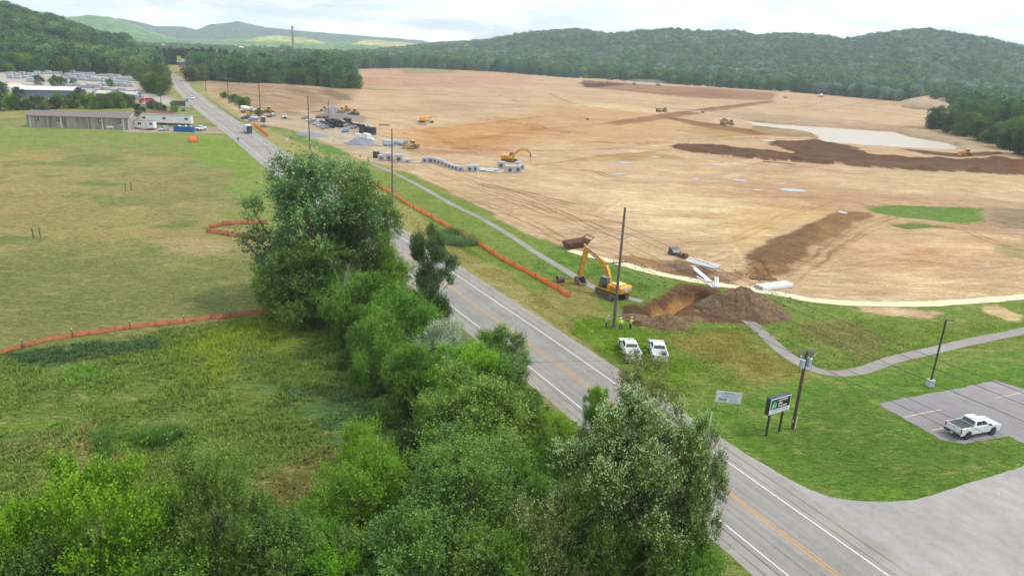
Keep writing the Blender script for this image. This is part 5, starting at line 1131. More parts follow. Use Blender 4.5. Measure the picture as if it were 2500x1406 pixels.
def excavator(name, body, hd_track, boom, stick, tool, sc=1.0):
    """boom: foot, belly, bend, tip; stick: top, pivot, end - all (x, z) in the plane of the arm"""
    e = empty(name)
    # undercarriage turned against the house
    u = MB(); M = Matrix.Rotation(hd_track, 4, 'Z')
    for s in (-1, 1):
        tr = []; r = .48
        for i in range(9): a = -math.pi / 2 + math.pi * i / 8; tr.append((2.55 - r + math.cos(a) * r, r + math.sin(a) * r))
        for i in range(9): a = math.pi / 2 + math.pi * i / 8; tr.append((-2.55 + r + math.cos(a) * r, r + math.sin(a) * r))
        mb = MB(); mb.prism(tr, s * 1.32 - .31, s * 1.32 + .31, M=M)
        for j in range(24):
            xx = -2.1 + j * 4.2 / 23
            for zz in (.97, -.01): mb.add([M @ Vector(v) for v in [(xx - .06, s * 1.32 - .32, zz - .03), (xx + .06, s * 1.32 - .32, zz - .03), (xx + .06, s * 1.32 + .32, zz - .03), (xx - .06, s * 1.32 + .32, zz - .03), (xx - .06, s * 1.32 - .32, zz + .03), (xx + .06, s * 1.32 - .32, zz + .03), (xx + .06, s * 1.32 + .32, zz + .03), (xx - .06, s * 1.32 + .32, zz + .03)]], [(0, 3, 2, 1), (4, 5, 6, 7), (0, 1, 5, 4), (1, 2, 6, 5), (2, 3, 7, 6), (3, 0, 4, 7)])
        o = mb.build('track', M_TRACK, e); mb = MB()
        for i in range(7):
            xx = -2.07 + 4.14 * i / 6; rr = .36 if i in (0, 6) else .16
            for q in (-1, 1): mb.cyl(M @ Vector((xx, s * 1.32 + q * .31, .48 if i in (0, 6) else .3)), M @ Vector((xx, s * 1.32 + q * .335, .48 if i in (0, 6) else .3)), rr, n=14)
        mb.build('roller', M_STEEL, o)
    mb = MB(); mb.cyl((0, 0, .5), (0, 0, 1.12), .72, n=20); mb.add([M @ Vector(v) for v in [(-.9, -1.2, .45), (.9, -1.2, .45), (.9, 1.2, .45), (-.9, 1.2, .45), (-.7, -1.2, .85), (.7, -1.2, .85), (.7, 1.2, .85), (-.7, 1.2, .85)]], [(0, 3, 2, 1), (4, 5, 6, 7), (0, 1, 5, 4), (1, 2, 6, 5), (2, 3, 7, 6), (3, 0, 4, 7)]); mb.build('undercarriage', M_TRACK, e)
    # house: deck, side lockers, engine hood, counterweight
    mb = MB(); mb.box((-.3, 0, 1.22), (4.3, 2.76, .24)); mb.box((-1.3, 1.0, 1.78), (2.4, .78, .9)); mb.box((-1.3, -1.0, 1.78), (2.4, .78, .9)); mb.box((.7, -1.0, 1.62), (1.5, .74, .58)); mb.box((-1.6, 0, 1.85), (1.8, 1.3, 1.05)); mb.build('body', body, e, bevel=.05, smooth=True)
    mb = MB(); mb.prism([(-2.35, 1.15), (-3.0, 1.2), (-3.12, 1.5), (-3.08, 2.22), (-2.9, 2.34), (-2.35, 2.34)], -1.36, 1.36); mb.build('counterweight', body, e, bevel=.1, smooth=True, seg=3)
    mb = MB(); mb.box((-1.5, 0, 2.44), (1.5, 1.9, .12)); mb.cyl((-1.0, -.5, 2.4), (-1.0, -.5, 2.95), .06); mb.cyl((-2.2, .6, 2.3), (-2.3, .6, 2.62), .05); mb.build('engine_hood', mat('lit_hood_yellow', A(236, 208, 150, 1.3), .6), e, bevel=.03)  # pale hood colour carries the strong light falling on its top
    mb = MB()
    for s in (-1, 1):
        for k in range(4): mb.box((-1.45, s * 1.40, 1.5 + k * .15), (1.3, .02, .05))
    mb.build('vent', M_BLK, e)
    # cab on the left
    v = [(.05, .42, 1.34), (1.75, .42, 1.34), (1.75, 1.38, 1.34), (.05, 1.38, 1.34), (.12, .46, 3.1), (1.45, .46, 3.1), (1.45, 1.34, 3.1), (.12, 1.34, 3.1)]
    mb = MB(); mb.add(v, [(0, 3, 2, 1), (4, 5, 6, 7), (0, 1, 5, 4), (1, 2, 6, 5), (2, 3, 7, 6), (3, 0, 4, 7)]); cb = mb.build('cab', M_TRIM, e, bevel=.05)
    mg = mat('cab_glass', (0.09, 0.12, 0.11), .06, spec=.9)
    mb = MB(); panel(mb, v[1], v[2], v[6], v[5], .08, .92, .05, .95, .015); mb.build('windshield', mg, cb)
    mb = MB(); panel(mb, v[2], v[3], v[7], v[6], .08, .46, .12, .92, .015); panel(mb, v[2], v[3], v[7], v[6], .54, .92, .42, .92, .015); mb.build('side_window', mg, cb)
    mb = MB(); panel(mb, v[0], v[1], v[5], v[4], .1, .9, .45, .92, .015); mb.build('side_window', mg, cb)
    mb = MB(); panel(mb, v[3], v[0], v[4], v[7], .1, .9, .5, .92, .015); mb.build('rear_window', mg, cb)
    mb = MB(); mb.box((.8, .9, 3.14), (1.2, .8, .06)); mb.build('cab_roof', mat('grey_roof', (.2, .22, .22), .4), cb, bevel=.02)
    # boom as a tapered curved box
    mid = spline(boom, 6); n = len(mid); wd = np.interp(np.linspace(0, 1, n), [0, .12, .45, .8, 1], [.42, .62, .84, .62, .36]) * sc
    d = np.gradient(mid, axis=0); d /= np.linalg.norm(d, axis=1)[:, None]; nn = np.stack([-d[:, 1], d[:, 0]], 1)
    prof = [tuple(q) for q in mid + nn * wd[:, None] / 2] + [tuple(q) for q in (mid - nn * wd[:, None] / 2)[::-1]]
    mb = MB(); mb.prism(prof, -.27, .27); bo = mb.build('boom', body, e, bevel=.025)
    top, piv, end = [np.array(q) for q in stick]; dd = end - piv; L_ = np.linalg.norm(dd); dd = dd / L_; pn = np.array([-dd[1], dd[0]])
    prof = [tuple(q) for q in (top + pn * .10, top - pn * .10, piv - pn * .42 + dd * .1, piv - pn * .36 + dd * L_ * .45, end - pn * .17, end + pn * .17, piv + pn * .40 + dd * .2, piv + pn * .28)]
    mb = MB(); mb.prism(prof, -.22, .22); so = mb.build('stick', body, e, bevel=.02)
    mb = MB(); c1 = mid[int(n * .5)] + nn[int(n * .5)] * .5; c2 = mid[int(n * .5)]
    rod(mb, mid[int(n * .47)] + nn[int(n * .47)] * wd[int(n * .47)] * .6, top, .07); mb.build('cylinder_rod', M_CHROME, bo)
    a0 = mid[int(n * .47)] + nn[int(n * .47)] * wd[int(n * .47)] * .6; mb = MB(); rod(mb, a0, a0 + (top - a0) * .55, .12); mb.build('cylinder', M_BLK, bo)
    for s in (-1, 1):
        q = mid[int(n * .42)]; f = np.array([1.1, 1.35])
        mb = MB(); rod(mb, f, f + (q - f) * .5, .11, s * .38); mb.build('cylinder', body, bo); mb = MB(); rod(mb, f, q, .065, s * .38); mb.build('cylinder_rod', M_CHROME, bo)
    mb = MB(); b0 = piv + pn * .5 + dd * .2; b1 = end + pn * .45 - dd * .35; rod(mb, b0, b0 + (b1 - b0) * .6, .10); rod(mb, b0, b1, .06); mb.build('bucket_cylinder', M_BLK, so)
    mb = MB(); mb.tube([(q[0], .3, q[1] + .1) for q in (mid + nn * wd[:, None] * .42)[2:]], .035, n=6); mb.build('hydraulic_hose', M_BLK, bo)
    E_ = end
    if tool == 'bucket':
        mb = MB(); prof = [(0, .25), (.35, .2), (.55, -.15), (.5, -.62), (.12, -1.02), (-.45, -1.12), (-1.0, -.95), (-.95, -.90), (-.45, -1.05), (.08, -.95), (.42, -.58), (.47, -.15), (.3, .12), (-.25, .15)]
        prof = [(E_[0] + a, E_[1] + b) for a, b in prof]; mb.prism(prof, -.78, .78)
        side = [(E_[0] + a, E_[1] + b) for a, b in [(-.25, .15), (.35, .2), (.55, -.15), (.5, -.62), (.12, -1.02), (-.45, -1.12), (-1.0, -.95)]]
        for s in (-1, 1): mb.prism(side, s * .78 - .03, s * .78 + .03)
        bk = mb.build('bucket', mat('worn_bucket_steel', A(130, 118, 108, 1.2), .6, metal=.3, noise=.3, nscale=3), e)
        mb = MB()
        for k in range(5): mb.box((E_[0] - 1.1, -.62 + k * .31, E_[1] - .93), (.26, .1, .08), taper=(.6, 1))
        mb.build('tooth', M_STEEL, bk)
    else:
        mr = mat('red_hammer_paint', A(196, 40, 48, 1.2), .5)
        mb = MB(); mb.box((E_[0] - .05, 0, E_[1] - .65), (.5, .5, 1.3), taper=(.8, .8)); mb.box((E_[0] - .05, 0, E_[1] + .1), (.35, .6, .3)); hm_ = mb.build('hammer', mr, e, bevel=.03)
        mb = MB(); mb.cyl((E_[0] - .05, 0, E_[1] - 1.2), (E_[0] - .05, 0, -.05), .10, .07); mb.build('chisel', M_STEEL, hm_)
    return e
def text_on(par, s, size, loc, rot, m, name='lettering', ext=.004, align='CENTER', shear=0, sx=1.0):
    cu = bpy.data.curves.new(name, 'FONT'); cu.body = s; cu.size = size; cu.align_x = align; cu.align_y = 'CENTER'; cu.extrude = ext; cu.shear = shear; cu.resolution_u = 2
    cu.offset = size * .02
    cu.materials.append(m); tmp = bpy.data.objects.new(name, cu); COL.objects.link(tmp); bpy.context.view_layer.update()
    me_ = bpy.data.meshes.new_from_object(tmp.evaluated_get(bpy.context.evaluated_depsgraph_get())); bpy.data.objects.remove(tmp); me_.name = name; o = bpy.data.objects.new(name, me_); COL.objects.link(o); o.parent = par; o.location = loc; o.rotation_euler = rot; o.scale = (sx, 1, 1)
    return o
def tracked_dozer(name, m, ripper=True):
    e = empty(name)
    for s in (-1, 1): track(e, -2.1, 1.9, s * 1.1, .56, .75, raised=(-.9, 1.75))
    mb = MB(); mb.box((-.1, 0, 1.1), (3.6, 1.5, .9)); mb.prism([(.2, 1.2), (2.2, 1.2), (2.25, 2.0), (.4, 2.25)], -.55, .55); mb.build('body', m, e, bevel=.05)
    mb = MB(); mb.cyl((1.1, .3, 2.1), (1.1, .3, 3.1), .07); mb.cyl((1.6, -.3, 2.0), (1.6, -.3, 2.7), .09); mb.build('exhaust', M_BLK, e)
    v = [(-1.1, -.75, 1.5), (.3, -.75, 1.5), (.3, .75, 1.5), (-1.1, .75, 1.5), (-1.0, -.65, 2.95), (.15, -.65, 2.95), (.15, .65, 2.95), (-1.0, .65, 2.95)]
    mb = MB(); mb.add(v, [(0, 3, 2, 1), (4, 5, 6, 7), (0, 1, 5, 4), (1, 2, 6, 5), (2, 3, 7, 6), (3, 0, 4, 7)]); mb.build('cab', m, e)
    mb = MB(); panel(mb, v[0], v[1], v[5], v[4], .12, .88, .3, .92, .02); panel(mb, v[2], v[3], v[7], v[6], .12, .88, .3, .92, .02); panel(mb, v[1], v[2], v[6], v[5], .1, .9, .35, .92, .02); panel(mb, v[3], v[0], v[4], v[7], .1, .9, .35, .92, .02); mb.build('window', M_GLASS, e)
    mb = MB(); mb.box((-.45, 0, 3.05), (1.5, 1.6, .12)); mb.build('cab_roof', mat('pale_cab_roof', A(232, 214, 170, 1.3), .6), e)
    mb = MB(); mb.prism([(3.0, .0), (3.12, .1), (2.9, .8), (3.05, 1.6), (2.85, 1.6), (2.72, .8), (2.85, 0)], -1.85, 1.85); mb.build('blade', m, e)
    mb = MB()
    for s in (-1, 1): mb.box((1.6, s * 1.5, .55), (2.6, .18, .28), ry=-.03); mb.cyl((1.2, s * .75, 1.5), (2.85, s * .9, .9), .08)
    mb.build('push_arm', m, e)
    if ripper:
        mb = MB(); mb.box((-2.6, 0, 1.0), (.9, 1.2, .25)); mb.box((-3.1, 0, 1.1), (.35, 1.5, .9)); mb.box((-3.2, 0, .45), (.22, .18, 1.2), taper=(1.6, 1)); mb.build('ripper', m, e)
    return e
def loader(name, m, bm_='bucket', r=.85, hoe=False):
    e = empty(name)
    for x in (1.5, -1.5):
        for y in (1.0, -1.0): wheel(e, x, y, r if not (hoe and x > 0) else r * .75, .55, M_DUSTY, m, False)
    mb = MB(); mb.box((-1.4, 0, 1.55), (2.4, 1.5, 1.0)); mb.box((.6, 0, 1.05), (2.6, .9, .6)); mb.build('body', m, e, bevel=.06)
    v = [(-.6, -.7, 1.6), (.6, -.7, 1.6), (.6, .7, 1.6), (-.6, .7, 1.6), (-.5, -.6, 3.1), (.45, -.6, 3.1), (.45, .6, 3.1), (-.5, .6, 3.1)]
    mb = MB(); mb.add(v, [(0, 3, 2, 1), (4, 5, 6, 7), (0, 1, 5, 4), (1, 2, 6, 5), (2, 3, 7, 6), (3, 0, 4, 7)]); mb.build('cab', m, e)
    mb = MB(); panel(mb, v[0], v[1], v[5], v[4], .1, .9, .2, .92, .02); panel(mb, v[2], v[3], v[7], v[6], .1, .9, .2, .92, .02); panel(mb, v[1], v[2], v[6], v[5], .08, .92, .2, .92, .02); panel(mb, v[3], v[0], v[4], v[7], .1, .9, .3, .92, .02); mb.build('window', M_GLASS, e)
    mb = MB(); mb.box((0, 0, 3.16), (1.2, 1.4, .1)); mb.build('cab_roof', mat('pale_cab_roof', A(232, 214, 170, 1.3), .6), e)
    mb = MB()
    for s in (-1, 1): mb.prism([(.8, 1.9), (1.1, 2.1), (3.2, .9), (3.3, .6), (2.9, .6)], s * .45 - .08, s * .45 + .08)
    mb.build('lift_arm', m, e)
    mb = MB(); mb.prism([(3.0, .9), (3.1, .1), (4.3, .05), (4.2, .15), (3.3, .25), (3.25, 1.1)], -1.4, 1.4)
    for s in (-1, 1): mb.prism([(3.0, .9), (3.1, .1), (4.3, .05), (3.4, 1.1)], s * 1.4 - .04, s * 1.4 + .04)
    mb.build('bucket', M_STEEL, e)
    if hoe:
        mb = MB(); mb.tube([(-2.6, 0, 1.2), (-3.3, 0, 3.0), (-3.6, 0, 3.2)], .16); mb.tube([(-3.6, 0, 3.2), (-3.9, 0, 1.6)], .13); mb.build('backhoe_arm', m, e)
    return e
def scraper(name, m):
    e = empty(name)
    for x in (4.0, -4.2):
        for y in (1.35, -1.35): wheel(e, x, y, .95, .7, M_DUSTY, m, False)
    mb = MB(); mb.prism([(-2.9, .6), (1.2, .5), (1.6, 2.2), (.9, 2.5), (-3.1, 2.5), (-3.4, 1.6)], -1.6, 1.6); mb.build('bowl', m, e, bevel=.05)
    mb = MB(); mb.tube([(1.2, 0, 2.5), (2.6, 0, 3.3), (3.4, 0, 2.9), (3.5, 0, 1.6)], .3); mb.build('gooseneck', m, e)
    mb = MB(); mb.prism([(3.2, .9), (6.2, .8), (6.3, 1.9), (4.6, 2.2), (3.2, 2.1)], -.9, .9); mb.build('tractor_body', m, e, bevel=.05)
    mb = MB(); mb.box((3.9, .5, 2.7), (1.3, 1.2, 1.2)); mb.build('cab', M_GLASS, e); mb = MB(); mb.box((3.9, .5, 3.36), (1.5, 1.4, .1)); mb.build('cab_roof', m, e)
    mb = MB(); mb.box((-4.7, 0, 1.9), (1.6, 1.7, 1.3)); mb.build('engine', m, e, bevel=.05)
    mb = MB(); n = 14; mb.dome((-1, 0, 2.4), 1.6, .6, 12, 3); mb.build('soil_load', mat('loose_brown_soil', A(128, 98, 74), .95, noise=.3, nscale=2), e)
    return e
def dump_truck(name, m, load=True):
    e = empty(name)
    for x, y in ((3.0, 1.15), (3.0, -1.15), (-1.0, 1.15), (-1.0, -1.15), (-2.8, 1.15), (-2.8, -1.15)): wheel(e, x, y, .85, .6, M_DUSTY, m, False)
    mb = MB(); prof = [(-3.9, 2.1), (-2.6, 1.35), (.9, 1.35), (1.5, 2.6), (1.75, 3.1), (1.1, 2.9), (-4.7, 2.95)]; mb.prism(prof, -1.5, 1.5); mb.build('dump_body', m, e, bevel=.03)
    mb = MB(); mb.box((-.6, 0, 1.05), (6.4, .9, .5)); mb.build('chassis', M_BLK, e)
    mb = MB(); mb.prism([(2.0, 1.1), (4.7, 1.0), (4.8, 1.6), (4.0, 1.9), (2.0, 1.9)], -1.25, 1.25); mb.build('hood', m, e, bevel=.06)
    v = [(1.95, -.8, 1.9), (3.6, -.8, 1.9), (3.6, .8, 1.9), (1.95, .8, 1.9), (2.05, -.7, 3.2), (3.35, -.7, 3.2), (3.35, .7, 3.2), (2.05, .7, 3.2)]
    mb = MB(); mb.add(v, [(0, 3, 2, 1), (4, 5, 6, 7), (0, 1, 5, 4), (1, 2, 6, 5), (2, 3, 7, 6), (3, 0, 4, 7)]); mb.build('cab', M_TRIM, e, bevel=.04)
    mb = MB(); panel(mb, v[0], v[1], v[5], v[4], .1, .9, .2, .9, .02); panel(mb, v[2], v[3], v[7], v[6], .1, .9, .2, .9, .02); panel(mb, v[1], v[2], v[6], v[5], .1, .9, .1, .9, .02); mb.build('window', M_GLASS, e)
    mb = MB(); mb.box((4.75, 0, 1.15), (.2, 2.4, .4)); mb.build('bumper', M_LAMP, e)
    if load:
        v, f = heap(2.6, 1.4, 1.5, 3, 16); o = mesh_fast('soil_load', v + np.array([-1.4, 0, 2.75]), f, mat('loose_brown_soil', A(128, 98, 74), .95, noise=.3, nscale=2), smooth=True, parent=e)
    return e
def heap(rx, ry, hh, seed, n=24, sharp=1.0):
    """lumpy cone of loose material"""
    vs, fs = [], []; m = max(6, n // 2)
    for j in range(m + 1):
        q = j / m
        for i in range(n):
            a = 2 * math.pi * i / n; r = q * (1 + .22 * (vnoise(np.array([math.cos(a) * 3 + seed]), np.array([math.sin(a) * 3]), 1, seed)[0] - .5))
            x, y = math.cos(a) * rx * r, math.sin(a) * ry * r
            z = hh * (1 - q ** (1.25 * sharp)) + (fbm(np.array([x]), np.array([y]), max(rx, ry) * .35, seed, 4)[0] - .5) * hh * .42 * (1 - abs(2 * q - .9) * .4) * (q < .98) * (1 - .2 * q)
            if n >= 40: z += (fbm(np.array([x]), np.array([y]), 1.1, seed + 4, 3)[0] - .5) * .55 * min(1, (1 - q) * 4)
            vs.append((x, y, z - (.35 if j == m else 0)))
    for j in range(m):
        for i in range(n): fs.append((j * n + i, j * n + (i + 1) % n, (j + 1) * n + (i + 1) % n, (j + 1) * n + i))
    return np.array(vs), np.array(fs)[:, ::-1]
def mixer(name):
    e = empty(name); mw = M_WHT
    for x, y in ((3.2, 1.05), (3.2, -1.05), (-1.2, 1.05), (-1.2, -1.05), (-2.4, 1.05), (-2.4, -1.05)): wheel(e, x, y, .52, .34, spokes=False)
    mb = MB(); mb.box((0, 0, .95), (7.4, .9, .3)); mb.build('chassis', M_BLK, e)
    mb = MB(); mb.box((3.6, 0, 1.5), (1.5, 2.1, 1.1)); mb.box((2.3, 0, 1.95), (1.3, 2.3, 1.8), taper=(.85, .9)); mb.build('cab', mw, e, bevel=.08)
    mb = MB(); mb.box((2.96, 0, 2.2), (.1, 1.8, .7), ry=-.12); mb.box((2.3, 1.1, 2.2), (.8, .12, .6)); mb.box((2.3, -1.1, 2.2), (.8, .12, .6)); mb.build('window', M_GLASS, e)
    mb = MB(); pts = [(1.6, 2.0, .75), (.8, 2.15, 1.15), (-.6, 2.4, 1.25), (-2.0, 2.75, .95), (-3.0, 3.05, .55)]
    for (x0, z0, r0), (x1, z1, r1) in zip(pts[:-1], pts[1:]): mb.cyl((x0, 0, z0), (x1, 0, z1), r0, r1, n=20)
    mb.build('drum', mw, e, smooth=True)
    mb = MB(); mb.box((-3.4, 0, 2.7), (.8, 1.0, .9), taper=(1.4, 1.3)); mb.tube([(-3.4, 0, 2.2), (-4.1, 0, 1.2)], .2); mb.build('chute', M_STEEL, e)
    return e
# people
def skin_mesh(name, joints, edges, radii, m, par, sub=1):
    me = bpy.data.meshes.new(name); me.from_pydata(joints, edges, []); o = bpy.data.objects.new(name, me); COL.objects.link(o); me.materials.append(m)
    sk = o.modifiers.new('skin', 'SKIN'); o.data.skin_vertices[0]
    for i, r in enumerate(radii): o.data.skin_vertices[0].data[i].radius = (r, r) if not isinstance(r, tuple) else r
    o.data.skin_vertices[0].data[0].use_root = True
    sd = o.modifiers.new('sub', 'SUBSURF'); sd.levels = sub; sd.render_levels = sub; sk.use_smooth_shade = True
    if par: o.parent = par
    return o
def person(loc, rz, label, hat, lean=0.15, arms='down', trousers=None, head_down=.08):
    e = empty('person', loc, rz, label, 'person'); L = lean
    J = [(0, 0, .94), (.02 + L * .3, 0, 1.12), (.04 + L * .7, 0, 1.36), (.04 + L, 0, 1.50), (.06 + L + head_down * .6, 0, 1.60), (.08 + L + head_down, 0, 1.70)]
    R_ = [(.15, .17), (.13, .16), (.14, .19), (.06, .06), (.085, .08), (.095, .085)]
    Ed = [(0, 1), (1, 2), (2, 3), (3, 4), (4, 5)]
    def chain(start, pts, rad):
        k = start
        for p, r in zip(pts, rad): J.append(p); R_.append((r, r)); Ed.append((k, len(J) - 1)); k = len(J) - 1
        return k
    legs = []; hands = []
    for s in (-1, 1):
        fx = .10 * s
        legs.append([(0, s * .10, .86), (.03 + fx, s * .12, .48), (-.02 + fx, s * .13, .09), (.12 + fx, s * .14, .04)])
        chain(0, legs[-1], [.10, .07, .05, .045])
        sh = (.04 + L * .75, s * .20, 1.42)
        if arms == 'forward': el, wr = (.22 + L, s * .26, 1.22), (.48 + L, s * .12, 1.24)
        elif arms == 'point' and s < 0: el, wr = (.30 + L, s * .24, 1.36), (.60 + L, s * .22, 1.40)
        elif arms == 'hips': el, wr = (-.02 + L * .5, s * .40, 1.16), (.12, s * .24, 1.02)
        else: el, wr = (.02 + L * .5, s * .28, 1.12), (.14 + L * .4, s * .26, .88)
        k = chain(2, [sh, el, wr], [.06, .045, .032]); legs[-1] = (legs[-1], [sh, el, wr])
        d = Vector(wr) - Vector(el); d.normalize(); side = d.cross(Vector((0, 0, 1))).normalized(); up = side.cross(d)
        palm = Vector(wr) + d * .07; chain(k, [tuple(palm)], [.034]); pk = len(J) - 1
        for f, off in enumerate((-.03, -.01, .01, .03)):
            b = palm + side * off + d * .02; ln = (.07, .085, .08, .06)[f]; chain(pk, [tuple(b + d * ln * .55), tuple(b + d * ln - up * .02)], [.010, .008])
        b = Vector(wr) + d * .03 + side * .03; chain(pk, [tuple(b + side * .03 + d * .02), tuple(b + side * .045 + d * .05)], [.011, .009])
    skin_mesh('body', J, Ed, R_, M_SKIN, e)
    # clothing
    jj = [(0, 0, .98)] + J[1:3] + [(.04 + L * .9, 0, 1.47)]; rr = [(.175, .19), (.16, .19), (.17, .21), (.09, .12)]; ee = [(0, 1), (1, 2), (2, 3)]
    skin_mesh('safety_vest', jj, ee, rr, M_HVIS, e)
    for s, (lg, ar) in zip((-1, 1), legs):
        sl = [ar[0], ar[1], tuple(Vector(ar[1]).lerp(Vector(ar[2]), .75))]; skin_mesh('sleeve', [(.04 + L * .75, s * .10, 1.43)] + sl, [(0, 1), (1, 2), (2, 3)], [(.09, .09), (.085, .085), (.062, .062), (.05, .05)], M_HVIS if hat != 'shirt' and arms != 'point' else M_SHIRT, e)
    tj = [(0, 0, .98), (0, 0, .88)]; te = [(0, 1)]; tr = [(.155, .17), (.15, .165)]
    for lg, ar in legs:
        k = 1
        for p, r in zip(lg[:3], (.125, .095, .075)): tj.append(p); te.append((k, len(tj) - 1)); k = len(tj) - 1; tr.append((r, r))
    skin_mesh('trousers', tj, te, tr, trousers or M_JEAN, e)
    for lg, ar in legs: mb = MB(); mb.ellip((lg[3][0] - .05, lg[3][1], .055), (.15, .055, .06)); mb.build('boot', M_POLEB, e, smooth=True)
    hx = .08 + L + head_down; mb = MB(); mb.dome((hx, 0, 1.735), .135, .125, 18, 6); mb.cyl((hx + .02, 0, 1.725), (hx + .02, 0, 1.742), .165, .15, n=20); mb.build('hard_hat', hat if hat != 'shirt' else M_HAT, e, smooth=True)
    mb = MB(); mb.ellip((hx + .10, 0, 1.665), (.02, .016, .022), 8, 6)
    for s in (-1, 1): mb.ellip((hx - .01, s * .088, 1.68), (.02, .012, .03), 8, 6)
    mb.build('face', M_SKIN, e, smooth=True)
    mb = MB()
    for s in (-1, 1): mb.ellip((hx + .088, s * .032, 1.692), (.008, .014, .008), 8, 6)
    mb.box((hx + .095, 0, 1.625), (.008, .045, .008)); mb.build('eyes_and_mouth', M_BLK, e)
    mb = MB()
    for z_, r_ in ((1.10, .192), (1.30, .212)):
        for k in range(16):
            a0, a1 = k * math.pi / 8, (k + 1) * math.pi / 8; cx = .03 + L * (z_ - 1.0)
            mb.quad((cx + math.cos(a0) * r_ * .93, math.sin(a0) * r_ * 1.06, z_), (cx + math.cos(a1) * r_ * .93, math.sin(a1) * r_ * 1.06, z_), (cx + math.cos(a1) * r_ * .93, math.sin(a1) * r_ * 1.06, z_ + .05), (cx + math.cos(a0) * r_ * .93, math.sin(a0) * r_ * 1.06, z_ + .05))
    mb.build('reflective_band', M_SLING, e)
    return e
# ---------------------------------------------------------------- the near works
def local_off(rz, x, y): return np.array([math.cos(rz) * x - math.sin(rz) * y, math.sin(rz) * x + math.cos(rz) * y, 0])
def setat(e, loc, rz, label, cat, group=None):
    e.location = [float(v) for v in loc]; e.rotation_euler = (0, 0, rz); return tag(e, label, cat, group)
hd = 2.288; O = np.array([16.145, 110.416, 0.0]); O[2] = Hs(O[0], O[1]) + .02
ex = excavator('excavator', M_CATY, math.radians(116.5) - hd, [(.35, 1.7), (.85, 2.9), (1.55, 4.2), (2.6, 5.05), (4.4, 5.85), (6.1, 6.45)], [(6.75, 7.1), (6.2, 6.4), (7.25, 1.2)], 'bucket')
setat(ex, O, hd, 'yellow crawler excavator working beside the tall grey pole, bucket on the grass', 'excavator')
# decals
M_DWHITE = mat('decal_white', (.78, .76, .78), .5); M_DRED = mat('decal_red', A(196, 44, 64, 1.2), .5); M_DPUR = mat('decal_blue', A(70, 60, 130, 1.2), .5)
mb = MB(); mb.box((-3.125, 0, 1.98), (.02, 1.7, .36)); d1 = mb.build('sign_panel', M_DRED, ex); mb = MB(); mb.box((-3.13, 0, 1.98), (.03, 1.62, .28)); mb.build('panel_face', M_DWHITE, d1)
mb = MB()
for k in range(11): mb.box((-3.145, -.68 + k * .136, 1.98), (.012, .08, .14 if k % 3 else .17))
mb.build('name_lettering', M_DPUR, d1)
mb = MB(); mb.box((-3.12, -.02, 1.62), (.02, .5, .28)); d2 = mb.build('emblem', M_DWHITE, ex)
text_on(d2, 'CAT', .24, (-3.135, 0, 1.62), (math.pi / 2, 0, -math.pi / 2), M_BLK)
mb = MB(); mb.prism([(-.32, 1.5), (-.22, 1.5), (-.27, 1.6)], -3.14, -3.13, axis='x'); mb.build('triangle', M_CATY, d2)
for s in (-1, 1):
    mb = MB(); c = np.array([4.1, 5.72]); a = math.atan2(.75, 1.75)
    mb.box((4.0, s * .285, 5.68), (1.9, .02, .34), ry=-a); q = mb.build('boom_panel', M_DRED, ex); mb = MB(); mb.box((4.0, s * .29, 5.68), (1.82, .025, .27), ry=-a); mb.build('panel_face', M_DWHITE, q)
    mb = MB()
    for k in range(11): mb.box((4.0 + (-.75 + k * .15) * math.cos(a), s * .305, 5.68 + (-.75 + k * .15) * math.sin(a)), (.09, .012, .14), ry=-a)
    mb.build('name_lettering', M_DPUR, q)
# second excavator with a hammer
ex2 = excavator('excavator', M_CATY, math.radians(-18), [(.35, 1.7), (1.3, 2.5), (2.4, 3.3), (3.3, 4.0), (4.4, 4.5), (5.3, 4.65)], [(5.0, 4.95), (5.4, 4.5), (7.4, 3.4)], 'hammer')
q = G(1243, 395); setat(ex2, q, math.radians(-3), 'yellow excavator with a red hammer attachment beside the concrete boxes', 'excavator')
# old rusty dump body
e = empty('dump_bed', G(1406, 604), heading((1385, 600), (1432, 594)) - .02, 'rusty brown dump bed lying on the bare soil edge', 'dump bed')
mb = MB(); L, Wd, hh = 2.3, 1.35, 1.35
bot = [(-L, -.8, .15), (L * .8, -.8, .15), (L * .8, .8, .15), (-L, .8, .15)]; top = [(-L - .45, -Wd, hh), (L + .5, -Wd, hh + .25), (L + .5, Wd, hh + .25), (-L - .45, Wd, hh)]
n = .09
bi = [(x * .96, y * .93, z + .1) for x, y, z in bot]; ti = [(x * .965, y * .93, z + .004) for x, y, z in top]
mb.add(bot + top + bi + ti, [(0, 3, 2, 1)] + [(i, (i + 1) % 4, (i + 1) % 4 + 4, i + 4) for i in range(4)] + [(i + 4, (i + 1) % 4 + 4, (i + 1) % 4 + 12, i + 12) for i in range(4)] + [(i + 12, (i + 1) % 4 + 12, (i + 1) % 4 + 8, i + 8) for i in range(4)] + [(8, 9, 10, 11)])
mb.build('bed', M_RUST, e); mb = MB()
for s in (-1, 1):
    for k in range(7):
        x = -2.2 + k * .66; mb.box((x, s * 1.10, .75), (.12, .14, 1.15), rx=s * -.42)
mb.build('rib', M_RUST, e)
mb = MB(); mb.tube([(2.7, -1.3, 1.6), (3.5, -1.25, 2.0), (3.5, 1.25, 2.0), (2.7, 1.3, 1.6)], .10); mb.build('spill_guard', M_RUST, e)
